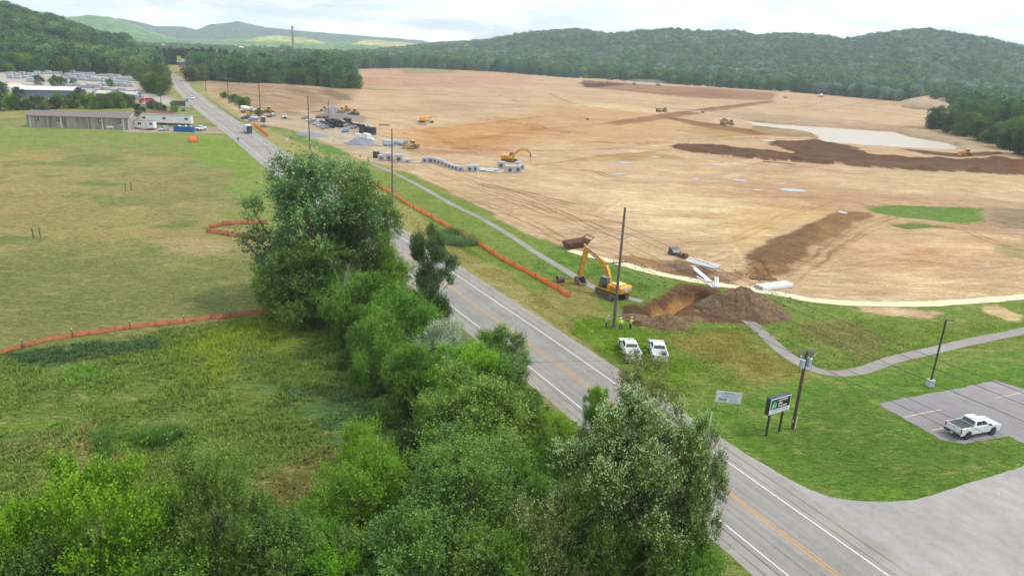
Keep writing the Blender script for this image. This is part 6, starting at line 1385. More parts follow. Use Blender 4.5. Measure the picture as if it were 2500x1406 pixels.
# grab bucket lying on the soil
e = empty('attachment_bucket', G(1640, 618), heading((1622, 606), (1672, 626)), 'dark steel excavator bucket with coupler lying on the soil', 'bucket')
mb = MB(); pr = [(0, 0), (1.5, .1), (1.7, .6), (1.2, 1.15), (.2, 1.35), (.15, 1.25), (1.1, 1.05), (1.55, .6), (1.4, .2), (0, .1)]; mb.prism(pr, -1.0, 1.0)
for s in (-1, 1): mb.prism([(0, 0), (1.5, .1), (1.7, .6), (1.2, 1.15), (.2, 1.35)], s * 1.0 - .04, s * 1.0 + .04)
mb.build('shell', mat('bare_dark_steel', (.09, .095, .105), .45, metal=.5, noise=.3, nscale=3), e)
mb = MB()
for k in range(6): mb.cyl((1.9 + k * .38, -.5, .35 + .12 * (k % 2)), (1.9 + k * .38, .5, .45), .17 + .1 * (k % 2), n=10)
mb.box((2.9, 0, .3), (2.0, .5, .25)); mb.cyl((3.95, -.45, .55), (3.95, .45, .55), .5, hollow=.15, n=14); mb.build('coupler', M_TRACK, e)
# small dark culvert piece in the grass
e = empty('culvert_piece', G(1368, 688), .3, 'short dark concrete culvert piece in the grass left of the excavator bucket', 'culvert')
mb = MB(); mb.cyl((-.6, 0, .55), (.6, 0, .55), .6, hollow=.14, n=18); mb.build('ring', mat('stained_concrete', A(112, 104, 92), .9, noise=.3, nscale=3), e)
# pipes
def pipes(lbl, a, b, n, r, gap, layers=1, cat='pipe', name='pipe', group=None, strap=False):
    A0, B0 = G(*a), G(*b); rz = math.atan2(*(B0 - A0)[[1, 0]]); L = np.linalg.norm((B0 - A0)[:2])
    e = empty(name, A0, rz, lbl, cat, group)
    for j in range(layers):
        for i in range(n):
            y = (i - (n - 1) / 2) * gap; mb = MB(); dx = (i * 37 % 5) * .06
            mb.cyl((dx, y, r + j * r * 1.9), (L + dx, y + (.1 if i % 2 and not strap else 0), r + j * r * 1.9), r, hollow=r * .12, n=14); mb.build('pipe' if n > 1 or layers > 1 else 'tube', M_PVC, e, smooth=True)
    if strap:
        mb = MB()
        for x in (L * .25, L * .75): mb.box((x, 0, r * 2 * layers + .03), (.05, n * gap + .05, .03))
        mb.build('strap', M_BLK, e)
    return e
pipes('strapped white pipe bundle on the soil, farthest right of the white pipes', (1852, 706), (1925, 697), 6, .16, .34, 2, 'pipe bundle', 'pipe_bundle', strap=True)
for k, (a, b) in enumerate((((1672, 639), (1749, 658)), ((1678, 636), (1754, 655)), ((1684, 632), (1759, 652)))):
    pipes('long white pipe on bare soil, %s of the three side by side' % ('front one', 'middle one', 'rear one')[k], a, b, 1, .19, 1)
pipes('bundled white pipes slanting down to the straw strip', (1689, 652), (1733, 690), 3, .15, .32, 1, 'pipe bundle', 'pipe_bundle')
pipes('single white pipe slanting below the bundled pipes', (1702, 677), (1740, 703), 1, .14, 1)
pipes('short pair of white pipes standing out across the trench end', (1749, 704), (1750, 680), 2, .15, .32, 1, 'pipe bundle', 'pipe_bundle')
pipes('thin white pipe lying on the straw strip beside the trench', (1735, 702), (1765, 702), 1, .12, 1)
q = G(1788, 708); e = empty('red_bag', q, .2, 'small red sack lying on the straw strip above the soil heap', 'sack'); mb = MB(); mb.ellip((0, 0, .18), (.45, .3, .22)); mb.build('sack', M_DRED, e, smooth=True)
# heaps
M_SPOIL = mat('dug_soil', A(134, 108, 76), .95, dirt=A(86, 68, 48), dirt_amt=.45, nscale=2.2, bump=1.0, bscale=5)
M_GRAV = mat('grey_gravel', A(142, 142, 154), .95, noise=.25, nscale=5, bump=.6, bscale=9)
def pile(name, c, rx, ry, hh, seed, m, label, rz=0, n=48, cat='soil heap', sharp=1.0, group=None):
    v, f = heap(rx, ry, hh, seed, n, sharp); q = G(*c); e = mesh_fast(name, v, f, m, smooth=True); e.location = [float(t) for t in q]; e.rotation_euler = (0, 0, rz); return tag(e, label, cat, group)
pile('soil_heap', (1812, 760), 7.4, 4.6, 3.9, 3, M_SPOIL, 'largest brown heap of dug soil right of the trench', rz=-.15, n=140)
pile('soil_heap', (1628, 792), 4.0, 2.5, 1.6, 5, M_SPOIL, 'smaller dark soil heap just right of the three workers', n=60)
pile('soil_heap', (1690, 780), 2.4, 1.2, .5, 6, M_SPOIL, 'low soil heap joining the small heap and the largest heap', n=50)
pile('soil_heap', (1550, 775), 2.6, 1.4, .6, 8, M_SPOIL, 'low dark soil ridge at the near end of the trench', n=40)
pile('soil_heap', (1666, 652), 3.6, 1.8, .55, 9, mat('clod_soil', A(118, 98, 78), .95, noise=.3, nscale=3, bump=.8, bscale=8), 'low rubbly soil heap left of the slanting white pipes', rz=-.3, n=50)
pile('soil_heap', (1772, 675), 3.4, 1.9, .6, 19, mat('tan_clod_soil', A(150, 122, 88), .95, noise=.3, nscale=2, bump=.8, bscale=8), 'low tan soil heap right of the upright pipe pair', rz=.2, n=50)
pile('soil_heap', (1865, 676), 2.6, 1.0, .55, 11, M_SPOIL, 'small dark clod heap above the strapped pipe bundle', n=40)
pile('gravel_pile', (880, 352), 6.4, 4.6, 2.6, 12, M_GRAV, 'cone of blue grey gravel at the front of the storage yard', cat='gravel pile', n=50)
pile('gravel_pile', (762, 330), 8.0, 5.0, 1.2, 13, M_GRAV, 'flat spread of grey gravel beside the grassed strip', rz=-.5, cat='gravel pile', n=50)
pile('gravel_pile', (815, 274), 6.0, 5.0, 3.2, 14, M_GRAV, 'grey gravel cone between the parked roller and the yellow grader', cat='gravel pile', n=50)
pile('soil_heap', (644, 311), 2.6, 2.0, 1.3, 15, mat('brown_mulch', A(120, 92, 72), .95, noise=.3, nscale=3), 'small brown mulch heap at the yard entrance', n=30)
pile('soil_heap', (1440, 204), 15, 8, 4, 16, mat('dark_fill', A(124, 94, 80), .95, noise=.2, nscale=.3), 'dark fill heap under the leftmost scraper on the platform', n=40)
pile('soil_heap', (2262, 262), 26, 20, 9, 17, mat('tan_stockpile', A(184, 160, 130), .95, noise=.15, nscale=.3, bump=.3, bscale=1), 'big flat topped tan stockpile beside the dark trees at right', n=50, sharp=2.2)
pile('soil_heap', (1925, 322), 14, 7, 1.6, 18, mat('tan_bank', A(160, 136, 102), .95, noise=.2, nscale=.6, bump=.4, bscale=2), 'rough tan spoil bank reaching into the pond', n=40)
pile('mud_island', (2022, 329), 5.5, 2.2, 1.2, 21, M_SPOIL, 'small mud island in the pond, the larger of two', cat='mud island', n=24); pile('mud_island', (2036, 334), 2.5, 1.2, .9, 22, M_SPOIL, 'tiny mud island in the pond, the smaller of two', cat='mud island', n=20)
# people
M_ = [((1479, 799), 'worker in yellow vest reaching towards the pole, standing left of the pole', M_HAT, 'point', M_JEAN, 0.2), ((1515, 806), 'worker in bright yellow shirt and white hat, middle one right of the pole', M_HAT, 'hips', M_JEAN, 1.9), ((1538, 804), 'worker in yellow vest and yellow hard hat, closest to the soil heap', M_HATY, 'forward', M_JEAND, 1.0)]
for (pp, lb, ht, ar, tr, rz_) in M_: person(G(*pp), rz_, lb, ht, .12, ar, tr)
# pickups
pk1 = pickup('pickup_truck', M_WHITEP, cover=True, rim=M_RIM)
rz = heading((2358, 1073), (2422, 1061)); wr = (P(2358, 1073) + P(2422, 1061)) / 2; c = wr - local_off(rz, .03, -.92); c[2] = .012
setat(pk1, c, rz, 'pale blue white pickup with black bed cover parked on the asphalt lot', 'pickup truck')
pk2 = pickup('pickup_truck', mat('plain_white_paint', A(242, 243, 244, 1.3), .25, coat=.5), cover=False, tools=False, rim=M_RIMS)
rz = math.radians(86); rp = P(1609, 838, 1.9); c = rp - local_off(rz, -.13, 0); c[2] = Hs(c[0], c[1]) + .02
setat(pk2, c, rz, 'white pickup with open bed on the grass, right one of the pair', 'pickup truck')
mb = MB(); mb.box((-1.5, -.5, 1.0), (.6, .5, .24)); mb.build('bed_cargo', M_BLK, pk2, bevel=.02)
pk3 = dup(pk2, (0, 0, 0), 0, 'white pickup on the grass half hidden behind the open crowned tree'); rz = math.radians(93); rp = P(1540, 834, 1.9); c = rp - local_off(rz, -.13, 0); c[2] = Hs(c[0], c[1]) + .02
pk3.location = [float(v) for v in c]; pk3.rotation_euler = (0, 0, rz)
# utility poles
def insul(par, p): mb = MB(); mb.cyl(p, (p[0], p[1], p[2] + .35), .07, .05, n=8); mb.build('insulator', M_GALV, par)
LINE = [np.array([61.0, 13.0, 0]), G(1498, 800), G(958, 487), G(757, 370), G(637, 290), G(559, 253), G(503, 223), G(465, 201)]
LBL = ['pole beyond the lower right of the picture', 'tall grey pole with curved steel arms beside the workers', 'plain tall pole between road tree and concrete boxes', 'tall pole beside the green ditch strip at the yard entrance', 'tall pole beside the guardrail end and the yard cars', 'tall pole at the foot of the brown slope', 'tall pole on the verge where the brown slope begins', 'farthest pole of the line, in front of the dark wood']
WIRE_PTS = []
for i, (q, lb) in enumerate(zip(LINE, LBL)):
    d = LINE[min(i + 1, 7)] - LINE[max(i - 1, 0)]; rz = math.atan2(d[1], d[0]); hh = [17.5, 17.5, 17.6, 19, 18.4, 18, 17.5, 17][i]
    e = empty('utility_pole', q, rz, lb, 'utility pole', 'poles along the road')
    mb = MB(); m_ = 8; mb.cyl((0, 0, -.3), (0, 0, hh), .24, .15, n=12)
    mb.build('shaft', M_POLE if i < 3 else M_POLEB, e, smooth=True)
    mb = MB(); mb.tube([(0, 0, hh - 2.1), (0, 1.0, hh - 1.95)], .07, r1=.05); mb.build('arm', M_GALV, e)
    for s in (-1, 1): mb = MB(); mb.tube([(0, s * .15, hh - 4.4), (0, s * .8, hh - 4.25), (0, s * 1.55, hh - 3.85)], .10, r1=.06); mb.build('arm', M_GALV, e)
    mb = MB(); mb.box((.2, 0, hh - 7.8), (.12, 2.6, .12)); mb.build('crossarm', M_POLEB, e)
    for y in (-1.2, -.4, .9): insul(e, (.2, y, hh - 7.72))
    if i == 1: mb = MB(); mb.cyl((.28, .3, hh - 8.6), (.34, .9, hh - 10.6), .03, n=6); mb.cyl((.25, 0, 1.0), (.25, 0, 3.5), .03, n=6); mb.build('brace', M_WOOD, e)
    WIRE_PTS.append([q + local_off(rz, 0, 1.0) + [0, 0, hh - 2.0], q + local_off(rz, 0, 1.55) + [0, 0, hh - 3.9], q + local_off(rz, 0, -1.55) + [0, 0, hh - 3.9], q + local_off(rz, .2, .9) + [0, 0, hh - 7.4], q + local_off(rz, .2, -1.2) + [0, 0, hh - 7.4]])
M_WIRE = mat('dark_wire', (.05, .05, .055), .5)
for k, lb in enumerate(('thin wire strung from the short top arms of the tall poles', 'thin wire on the dirt side of the wide pole arms', 'thin wire on the road side of the wide pole arms', 'thin lower wire on the dirt side of the wooden crossarms', 'thin lower wire on the road side of the wooden crossarms')):
    mb = MB()
    for i in range(7):
        a, b = WIRE_PTS[i][k], WIRE_PTS[i + 1][k]; pts = [a + (b - a) * t - np.array([0, 0, 4 * 1.5 * t * (1 - t)]) for t in np.linspace(0, 1, 15)]; mb.tube(pts, .024 if i < 2 else .03, n=4, cap=False)
    tag(mb.build('overhead_wire', M_WIRE), lb, 'wire', 'wires of the roadside line')
# left side poles
for (bx, by), (tx, ty), lb in (((347, 265), (340, 220), 'leaning pole with transformer beside the red truck'), ((397, 284), (391, 222), 'bare pole behind the long white trailer'), ((423, 306), (418, 250), 'slim pole in front of the long white trailer'), ((803, 287), (800, 243), 'short pole with a white transformer in the storage yard'), ((252, 228), (250, 195), 'thin pole among the stone pallets')):
    q = G(bx, by); hh = height_to(q, ty); e = empty('utility_pole', q, 0, lb, 'utility pole'); mb = MB(); mb.cyl((0, 0, -.2), (0, 0, hh), .19, .13, n=8); mb.build('shaft', M_POLE, e, smooth=True)
    mb = MB(); mb.box((0, .15, hh - .8), (2.0, .1, .1)); mb.build('crossarm', M_POLE, e)
    if 'transformer' in lb: mb = MB(); mb.cyl((-.4, -.1, hh - 3.2), (-.4, -.1, hh - 2.0), .32, n=10); mb.build('transformer', M_GALV, e)
for (bx, by), hh in (((415, 165), 14), ((445, 168), 14), ((434, 160), 14)):
    q = G(bx, by); e = empty('utility_pole', q, 0, 'far thin pole beside the scrapyard road', 'utility pole', 'far poles at the scrapyard'); mb = MB(); mb.cyl((0, 0, 0), (0, 0, hh), .22, .18, n=6); mb.build('shaft', M_POLE, e); mb = MB(); mb.box((0, 0, hh - 1), (3, .2, .2)); mb.build('crossarm', M_POLE, e)
# brown pole with transformers near the sign
q = G(1935, 1046); e = empty('utility_pole', q, math.radians(25), 'brown wooden pole with two grey transformers beside the trucking sign', 'utility pole')
mb = MB(); hh = 9.0; mb.cyl((0, 0, -.3), (0, 0, hh), .19, .14, n=14); mb.build('shaft', M_POLEB, e, smooth=True)
for s in (-1, 1):
    mb = MB(); mb.cyl((s * .48, -.1, hh - 1.75), (s * .48, -.1, hh - .85), .26, n=18); mb.dome((s * .48, -.1, hh - .85), .26, .08, 18, 3); o = mb.build('transformer', mat('pale_grey_transformer', A(186, 200, 214, 1.3), .35), e, smooth=True)
    mb = MB(); mb.cyl((s * .48, -.1, hh - .8), (s * .48, -.1, hh - .45), .05, .04, n=8); mb.cyl((s * .34, -.22, hh - .8), (s * .34, -.22, hh - .55), .035, n=6); mb.build('bushing', M_POLEB, o)
    mb = MB(); mb.tube([(s * .7, -.1, hh - .8), (s * .95, -.15, hh - 1.4), (s * .7, -.2, hh - 2.2), (s * .2, -.18, hh - 2.3)], .018, n=5); mb.build('lead_wire', M_WIRE, e)
mb = MB(); mb.box((.1, 0, hh - .25), (2.2, .1, .12)); mb.box((.3, .12, hh - .55), (1.6, .08, .08)); mb.build('crossarm', M_POLE, e)
for x in (-.9, -.3, .7, 1.1): insul(e, (x, 0, hh - .19))
for x in (1.1, -.9): mb = MB(); mb.box((x, -.14, hh - .5), (.10, .10, .4), rx=.4); mb.build('fuse_cutout', M_LAMP, e)
mb = MB(); mb.box((-.30, -.06, .95), (.16, .16, .26)); mb.cyl((-.3, -.14, .98), (-.3, -.2, .98), .09, n=12); mb.build('meter', M_GALV, e)
mb = MB(); mb.box((.16, -.14, .75), (.09, .06, 1.5)); mb.build('conduit', M_WHT, e); mb = MB(); mb.box((.0, -.19, 5.3), (.14, .03, .28)); mb.build('pole_tag', M_GALV, e)
pq = q + np.array([0, 0, hh - .1])
for k, (t, lb) in enumerate((((-28.0, 62.0, 8.4), 'thin wire leaving the transformer pole towards the road'), ((92.0, 58.0, 8.2), 'thin wire leaving the transformer pole across the parking lot'), ((40.0, 135.0, 8.5), 'thin wire leaving the transformer pole towards the building site'))):
    t = np.array(t); pts = [pq + (t - pq) * s - np.array([0, 0, 4 * .9 * s * (1 - s)]) for s in np.linspace(0, 1, 16)]; mb = MB(); mb.tube(pts, .014, n=4, cap=False); tag(mb.build('overhead_wire', M_WIRE), lb, 'wire')
# lamp post
q = G(2270, 941); e = empty('lamp_post', q, math.radians(8), 'dark square lamp post on a concrete base beside the parking lot', 'lamp post')
mb = MB(); mb.box((0, 0, .35), (.72, .72, 1.0), taper=(.96, .96)); mb.build('base', mat('pale_concrete', A(206, 208, 206, 1.3), .8, noise=.12, nscale=3), e, bevel=.03)
mb = MB(); mb.box((0, 0, 4.75), (.15, .15, 7.9)); mb.box((0, 0, .88), (.3, .3, .06)); mb.build('post', M_TRIM, e); mb = MB(); mb.box((.55, 0, 8.66), (.85, .36, .12)); mb.box((.12, 0, 8.66), (.3, .08, .08)); mb.build('lamp_head', M_TRIM, e, bevel=.02)
# trucking sign
gl, gr = P(1870, 1063), P(1902, 1053); c = (gl + gr) / 2; rz = math.atan2((gr - gl)[1], (gr - gl)[0]); half = np.linalg.norm(gr - gl) / 2
e = empty('business_sign', (c[0], c[1], Hs(c[0], c[1])), rz, 'large two post sign with green pine emblem and white lettering on black', 'sign')
hb, ht = 2.55, 4.45; hw = 1.55
for s in (-1, 1): mb = MB(); mb.box((s * half, 0, hb / 2), (.16, .16, hb + .1)); mb.build('post', M_TRIM, e)
mb = MB(); mb.box((.05, 0, (hb + ht) / 2), (hw * 2 + .1, .5, ht - hb)); mb.build('cabinet', M_TRIM, e, bevel=.02)
fy = -.262; mb = MB(); mb.box((.05, fy, (hb + ht) / 2), (hw * 2 - .06, .02, ht - hb - .14)); fc = mb.build('face_panel', mat('sign_white', A(240, 244, 248, 1.15), .35), e)
mb = MB(); mb.box((.05, fy - .014, 3.72), (hw * 2 - .22, .012, 1.12)); mb.build('black_field', mat('sign_black', (.012, .014, .02), .4), fc)
mb = MB(); mb.box((.05 - hw + .58, fy - .022, 3.72), (.92, .012, 1.10)); mb.build('green_field', mat('sign_green', A(10, 110, 80, 1.2), .4), fc)
M_MINT = mat('sign_mint', A(206, 238, 220, 1.2), .4)
mb = MB()
for (bx, bz, w, h) in ((-1.13, 3.25, .42, .86), (-.78, 3.30, .30, .56)):
    for k in range(5):
        t = k / 5; cx = bx + .22 * h * t * 1.4 + .04; z0 = bz + .12 + h * t * .82; ww = w * (1 - t) * .5
        mb.prism([(cx - ww, z0), (cx + ww * .8, z0 + .05), (cx + .08 + ww * .3, z0 + h * .26)], fy - .036, fy - .030)
    mb.prism([(bx - .05, bz), (bx + .03, bz), (bx + .06, bz + .2), (bx, bz + .2)], fy - .036, fy - .030)
mb.build('pine_emblem', M_MINT, fc)
for k, s in enumerate(('SOUTHERN', 'PINES', 'TRUCKING')): text_on(fc, s, .29, (-.34, fy - .03, 4.06 - k * .34), (math.pi / 2, 0, 0), M_DWHITE, align='LEFT', shear=.25, sx=.92, ext=.004)
text_on(fc, 'CONSTRUCTION SPECIALIST', .175, (.05, fy - .016, 2.98), (math.pi / 2, 0, 0), mat('sign_grey_ink', (.05, .06, .08), .5), sx=1.12)
mb = MB()
for k in range(16):
    if k != 6: mb.box((-1.2 + k * .17, fy - .014, 2.76), (.12, .006, .07))
mb.build('small_print', MATS['sign_grey_ink'], fc)
# coming soon sign
gl, gr = G(1745, 998), G(1803, 1005); rz = math.atan2((gr - gl)[1], (gr - gl)[0]); w2 = np.linalg.norm((gr - gl)[:2]) / 2
e = empty('notice_board', (gl + gr) / 2, rz, 'pale white Coming Soon board on two wooden stakes in the grass', 'sign')
for s in (-1, 1): mb = MB(); mb.box((s * (w2 - .12), .06, .85), (.09, .09, 1.9)); mb.build('stake', M_WOOD, e)
mb = MB(); mb.box((0, 0, 1.62), (w2 * 2 + .15, .03, 1.36)); bd = mb.build('board', mat('board_white', A(232, 240, 250, 1.15), .5), e)
text_on(bd, 'Coming Soon!', .19, (0, -.02, 2.13), (math.pi / 2, 0, 0), M_DPUR)
mb = MB()
for z, w, x in ((1.97, 2.3, 0), (1.78, 1.7, .05), (1.62, 1.6, .1)):
    k = -w / 2
    while k < w / 2: l = .10 + .07 * ((int(k * 37)) % 3); mb.box((x + k + l / 2, -.018, z), (l, .006, .05)); k += l + .04
for z in (1.38, 1.28, 1.18, 1.08): mb.box((.55, -.018, z), (.9, .006, .025))
mb.build('small_print', mat('board_ink', A(120, 130, 150, 1.2), .6), bd)
mb = MB(); mb.cyl((-.92, -.018, 1.40), (-.92, -.024, 1.40), .12, n=16); mb.box((-.45, -.02, 1.36), (.62, .006, .11)); mb.box((-.62, -.02, 1.22), (.86, .006, .07)); mb.box((-.62, -.02, 1.11), (.86, .006, .04)); mb.build('blue_logo', mat('logo_blue', A(70, 140, 186, 1.2), .5), bd)
# stakes and posts
def stake(c, h, w, m, label, name='stake', cat='stake', rx=0, group=None):
    q = G(*c); e = MB().box((0, 0, h / 2), (w, w, h + .2), rx=rx).build(name, m); e.location = [float(v) for v in q]; return tag(e, label, cat, group)
stake((1733, 1038), 1.5, .11, M_PVC, 'short white marker post on the verge near the notice board', 'marker_post', 'post')
stake((1880, 1030), 1.5, .05, M_WOOD, 'thin wooden stake standing behind the trucking sign', 'stake')
stake((1445, 773), 1.9, .05, mat('yellow_rod', A(214, 180, 50), .6), 'leaning thin yellow rod in the grass left of the workers', 'marker_rod', 'stake', rx=.5)
stake((830, 512), 1.2, .08, M_PVC, 'small white stake in the grass right of the road tree', 'stake'); stake((1004, 515), 1.2, .09, M_PVC, 'small white stake beside the orange fence', 'stake')
for a, b, lb in (((82, 583), (99, 581), 'nearer pair of dark metal stakes in the hay field'), ((307, 467), (321, 465), 'farther pair of dark metal stakes in the hay field')):
    for s_, c_ in (('left', a), ('right', b)): stake(c_, 1.9, .13, mat('dark_green_post', (.05, .07, .06), .6), lb + ', the %s one' % s_, 'field_stake', 'stake')
# orange netting
def net_mat():
    m = bpy.data.materials.new('orange_netting'); m.use_nodes = True; t = m.node_tree; b = t.nodes['Principled BSDF']; b.inputs['Base Color'].default_value = A(252, 128, 74, .95) + (1,); b.inputs['Roughness'].default_value = .6
    tr = N(t, 'ShaderNodeBsdfTransparent'); mx_ = N(t, 'ShaderNodeMixShader'); at = N(t, 'ShaderNodeTexCoord'); wv = N(t, 'ShaderNodeTexChecker', Scale=26.0); nz = N(t, 'ShaderNodeTexNoise', Scale=1.4)
    t.links.new(at.outputs['Object'], wv.inputs['Vector']); t.links.new(at.outputs['Object'], nz.inputs['Vector'])
    r = ramp(t, [(0.0, .45), (1.0, .95)]); t.links.new(wv.outputs['Fac'], r.inputs[0]); t.links.new(r.outputs[0], mx_.inputs[0]); t.links.new(tr.outputs[0], mx_.inputs[1]); t.links.new(b.outputs[0], mx_.inputs[2]); t.links.new(mx_.outputs[0], t.nodes['Material Output'].inputs['Surface']); return m
M_NET = net_mat(); M_NETR = mat('faded_orange_netting', A(172, 106, 66, 1.4), .85, dirt=A(112, 62, 40, 1.35), dirt_amt=.3, nscale=1.6); M_TPOST = mat('dark_steel_post', A(96, 70, 50, 1.2), .7)
def net_fence(label, pts, hh, m, post_every=1, lean=(0, 0), sag=.22, cap=False, group=None, seed=1):
    g = np.random.default_rng(seed); Q = [G(*p) for p in pts]; o = Q[0].copy(); e = empty('safety_fence', o, 0, label, 'fence', group)
    V, F_ = [], []; nn = 10; lean = np.array(lean)
    for i in range(len(Q) - 1):
        for k in range(nn + (i == len(Q) - 2)):
            t = k / nn; p = Q[i] + (Q[i + 1] - Q[i]) * t - o; p[2] = Hs(p[0] + o[0], p[1] + o[1]) - o[2]
            h_ = hh * (1 - sag * math.sin(math.pi * t) * g.uniform(.6, 1.2)); wob = g.normal() * .06; nr = (Q[i + 1] - Q[i])[:2]; nr = np.array([-nr[1], nr[0]]) / np.linalg.norm(nr)
            for j in range(4):
                u = j / 3; V.append((p[0] + lean[0] * u * h_ + nr[0] * wob * math.sin(u * 3), p[1] + lean[1] * u * h_ + nr[1] * wob * math.sin(u * 3), p[2] + .02 + h_ * u * math.sqrt(max(.08, 1 - (lean ** 2).sum()))))
    n = len(V) // 4
    for i in range(n - 1):
        for j in range(3): F_.append((i * 4 + j, (i + 1) * 4 + j, (i + 1) * 4 + j + 1, i * 4 + j + 1))
    ob = mesh_fast('netting', np.array(V), np.array(F_), m, smooth=True, parent=e); so = ob.modifiers.new('thick', 'SOLIDIFY'); so.thickness = .02
    for i, q in enumerate(Q):
        if i % post_every: continue
        p = q - o; mb = MB(); mb.box((p[0], p[1], p[2] + hh * .62), (.07, .07, hh * 1.3)); ps = mb.build('post', M_TPOST, e)
        if cap: mb = MB(); mb.box((p[0], p[1], p[2] + hh * 1.3), (.1, .1, .14)); mb.build('post_cap', M_WHT, ps)
    return e
def dens(pts, n):
    s = spline([np.array(p, float) for p in pts], n); return [tuple(q) for q in s]
net_fence('bright orange netting fence along the grass between road and path', dens([(848, 410), (880, 430), (915, 450), (950, 470), (990, 497), (1030, 520), (1080, 548), (1130, 577), (1180, 606), (1230, 638), (1280, 664), (1335, 694), (1391, 726)], 2), 1.0, M_NET, sag=.35)
net_fence('leaning rust orange netting crossing the hay field at the left', [(-70, 890), (0, 866), (56, 850), (108, 836), (178, 824), (248, 814), (318, 804), (388, 796), (450, 790), (506, 782), (562, 776), (618, 770), (690, 766), (735, 758), (782, 748)], .9, M_NETR, post_every=2, lean=(.1, .78), cap=True, seed=2, sag=.12)
net_fence('looped rust orange netting left of the largest tree', [(650, 548), (595, 548), (545, 551), (507, 561), (504, 569), (530, 572), (556, 577), (600, 583), (650, 590)], 1.1, M_NETR, post_every=2, lean=(.1, .6), seed=3, sag=.1, cap=True)
net_fence('short orange netting at the yard entrance beside the truck', dens([(620, 306), (635, 318), (655, 334)], 3), 1.5, M_NET, seed=4)
e = net_fence('small square of orange netting in the far hay field', [(463, 348), (482, 348), (481, 344), (464, 344), (463, 348)], 1.7, M_NET, seed=5, sag=.05)
# hose
Q = [G(*p, dz=.13) for p in dens([(598, 590), (620, 612), (650, 648), (676, 680), (694, 702), (706, 724), (704, 744), (690, 754)], 4)]
mb = MB(); mb.tube(Q, .16, n=10); tag(mb.build('drain_hose', mat('grey_black_hose', A(84, 90, 88, 1.3), .6), smooth=True), 'long dark ribbed hose snaking across the hay field', 'hose')
Q = [G(*p, dz=.05) for p in dens([(1862, 395), (1900, 398), (1942, 403)], 4)]; mb = MB(); mb.tube(Q, .22, n=8); tag(mb.build('dark_pipe', M_BPIPE), 'long dark pipe lying on the soil below the dark soil band', 'pipe')
# guardrail
gp = [P(*p)[:2] for p in ((504, 239), (527, 254), (550, 270), (584, 293), (600, 299), (620, 301), (645, 303))]; gs = spline(gp, 6)
e = empty('guardrail', (gs[0][0], gs[0][1], 0), 0, 'grey steel guardrail curving from the road into the yard entrance', 'guardrail'); mb = MB(); mb.tube([(a - gs[0][0], b - gs[0][1], .62) for a, b in gs], .16, n=6); mb.build('rail', mat('weathered_rail', A(140, 144, 142, 1.3), .5, metal=.3), e)
mb = MB()
for a, b in gs[::1]: MB
for a, b in gs[::2]: mb = MB(); mb.box((a - gs[0][0], b - gs[0][1], .35), (.16, .16, .8)); mb.build('post', M_WOOD, e)
# ---------------------------------------------------------------- buildings and yard at the left
def at_corner(a, b): 
    A0, B0 = P(*a), P(*b); return A0, math.atan2(*(B0 - A0)[[1, 0]]), float(np.linalg.norm((B0 - A0)[:2]))
A0, rz, L = at_corner((68, 311), (318, 318))
e = empty('storage_shed', A0, rz, 'long stained concrete shed with low brown roof at the left', 'shed'); D = 10; Hh = 4.5
m = mat('stained_panel', A(172, 168, 160), .9, dirt=A(104, 94, 80), dirt_amt=.3, nscale=.35)
t = m.node_tree; tcn = [n_ for n_ in t.nodes if n_.type == 'TEX_NOISE'][0]; mpn = N(t, 'ShaderNodeMapping'); mpn.inputs['Scale'].default_value = (2.2, 1, .22); g_t = [n_ for n_ in t.nodes if n_.type == 'TEX_COORD'][0]; t.links.new(g_t.outputs['Object'], mpn.inputs[0]); t.links.new(mpn.outputs[0], tcn.inputs['Vector'])
mb = MB(); mb.box((L / 2, D / 2, Hh / 2 - .2), (L, D, Hh + .4)); mb.prism([(0, Hh), (D, Hh), (D / 2, Hh + 1.5)], .002, L - .002, axis='x'); mb.build('wall', m, e)
mr = mat('brown_roof', A(128, 116, 116), .8, noise=.1, nscale=.6)
mb = MB(); mb.prism([(-.4, Hh - .05), (D / 2, Hh + 1.5), (D + .4, Hh - .05), (D + .4, Hh + .15), (D / 2, Hh + 1.75), (-.4, Hh + .15)], -.3, L + .3, axis='x'); mb.build('roof', mr, e)
for f in (.03, .33, .73, .94, .992): mb = MB(); mb.box((L * f, -.12, Hh / 2), (.4, .22, Hh)); mb.build('pilaster', mat('white_trim', A(214, 212, 206, 1.3), .7), e)
for f in (.22, .61): mb = MB(); mb.box((L * f, -.08, Hh / 2), (.2, .14, Hh)); mb.build('downspout', M_RUST, e)
for f in (.10, .30, .71, .90):
    mb = MB(); mb.box((L * f, -.05, 3.3), (1.2, .14, 1.35)); w_ = mb.build('window', M_GLASS, e); mb = MB(); mb.box((L * f, -.13, 3.3), (.09, .06, 1.35)); mb.box((L * f, -.135, 3.3), (1.2, .06, .09)); mb.build('frame', M_WHT, w_)
mb = MB(); mb.box((L + .05, D / 2, 2.2), (.12, .5, 4.4)); mb.prism([(-.3, Hh + .2), (D / 2, Hh + 1.85), (D / 2, Hh + 1.6), (-.3, Hh - .1)], L + .31, L + .42, axis='x'); mb.build('gable_trim', MATS['white_trim'], e)
q = P(262, 316); e = empty('fuel_tank', q, rz, 'cream horizontal tank lying against the concrete shed', 'tank'); mb = MB(); mb.cyl((0, 0, .9), (2.8, 0, .9), .75, n=16); mb.box((.5, 0, .15), (.2, 1.2, .4)); mb.box((2.3, 0, .15), (.2, 1.2, .4)); mb.build('tank_shell', mat('cream_tank', A(226, 214, 184, 1.3), .6), e, smooth=True)
q = P(288, 317); e = empty('wire_cage', q, rz, 'grey mesh cage beside the cream tank at the shed wall', 'cage'); mb = MB()
for k in range(9): mb.box((k * .5, 0, .9), (.06, .06, 1.8))
for z in (.2, .9, 1.7): mb.box((2, 0, z), (4, .06, .06))
mb.build('mesh_panel', M_GALV, e)
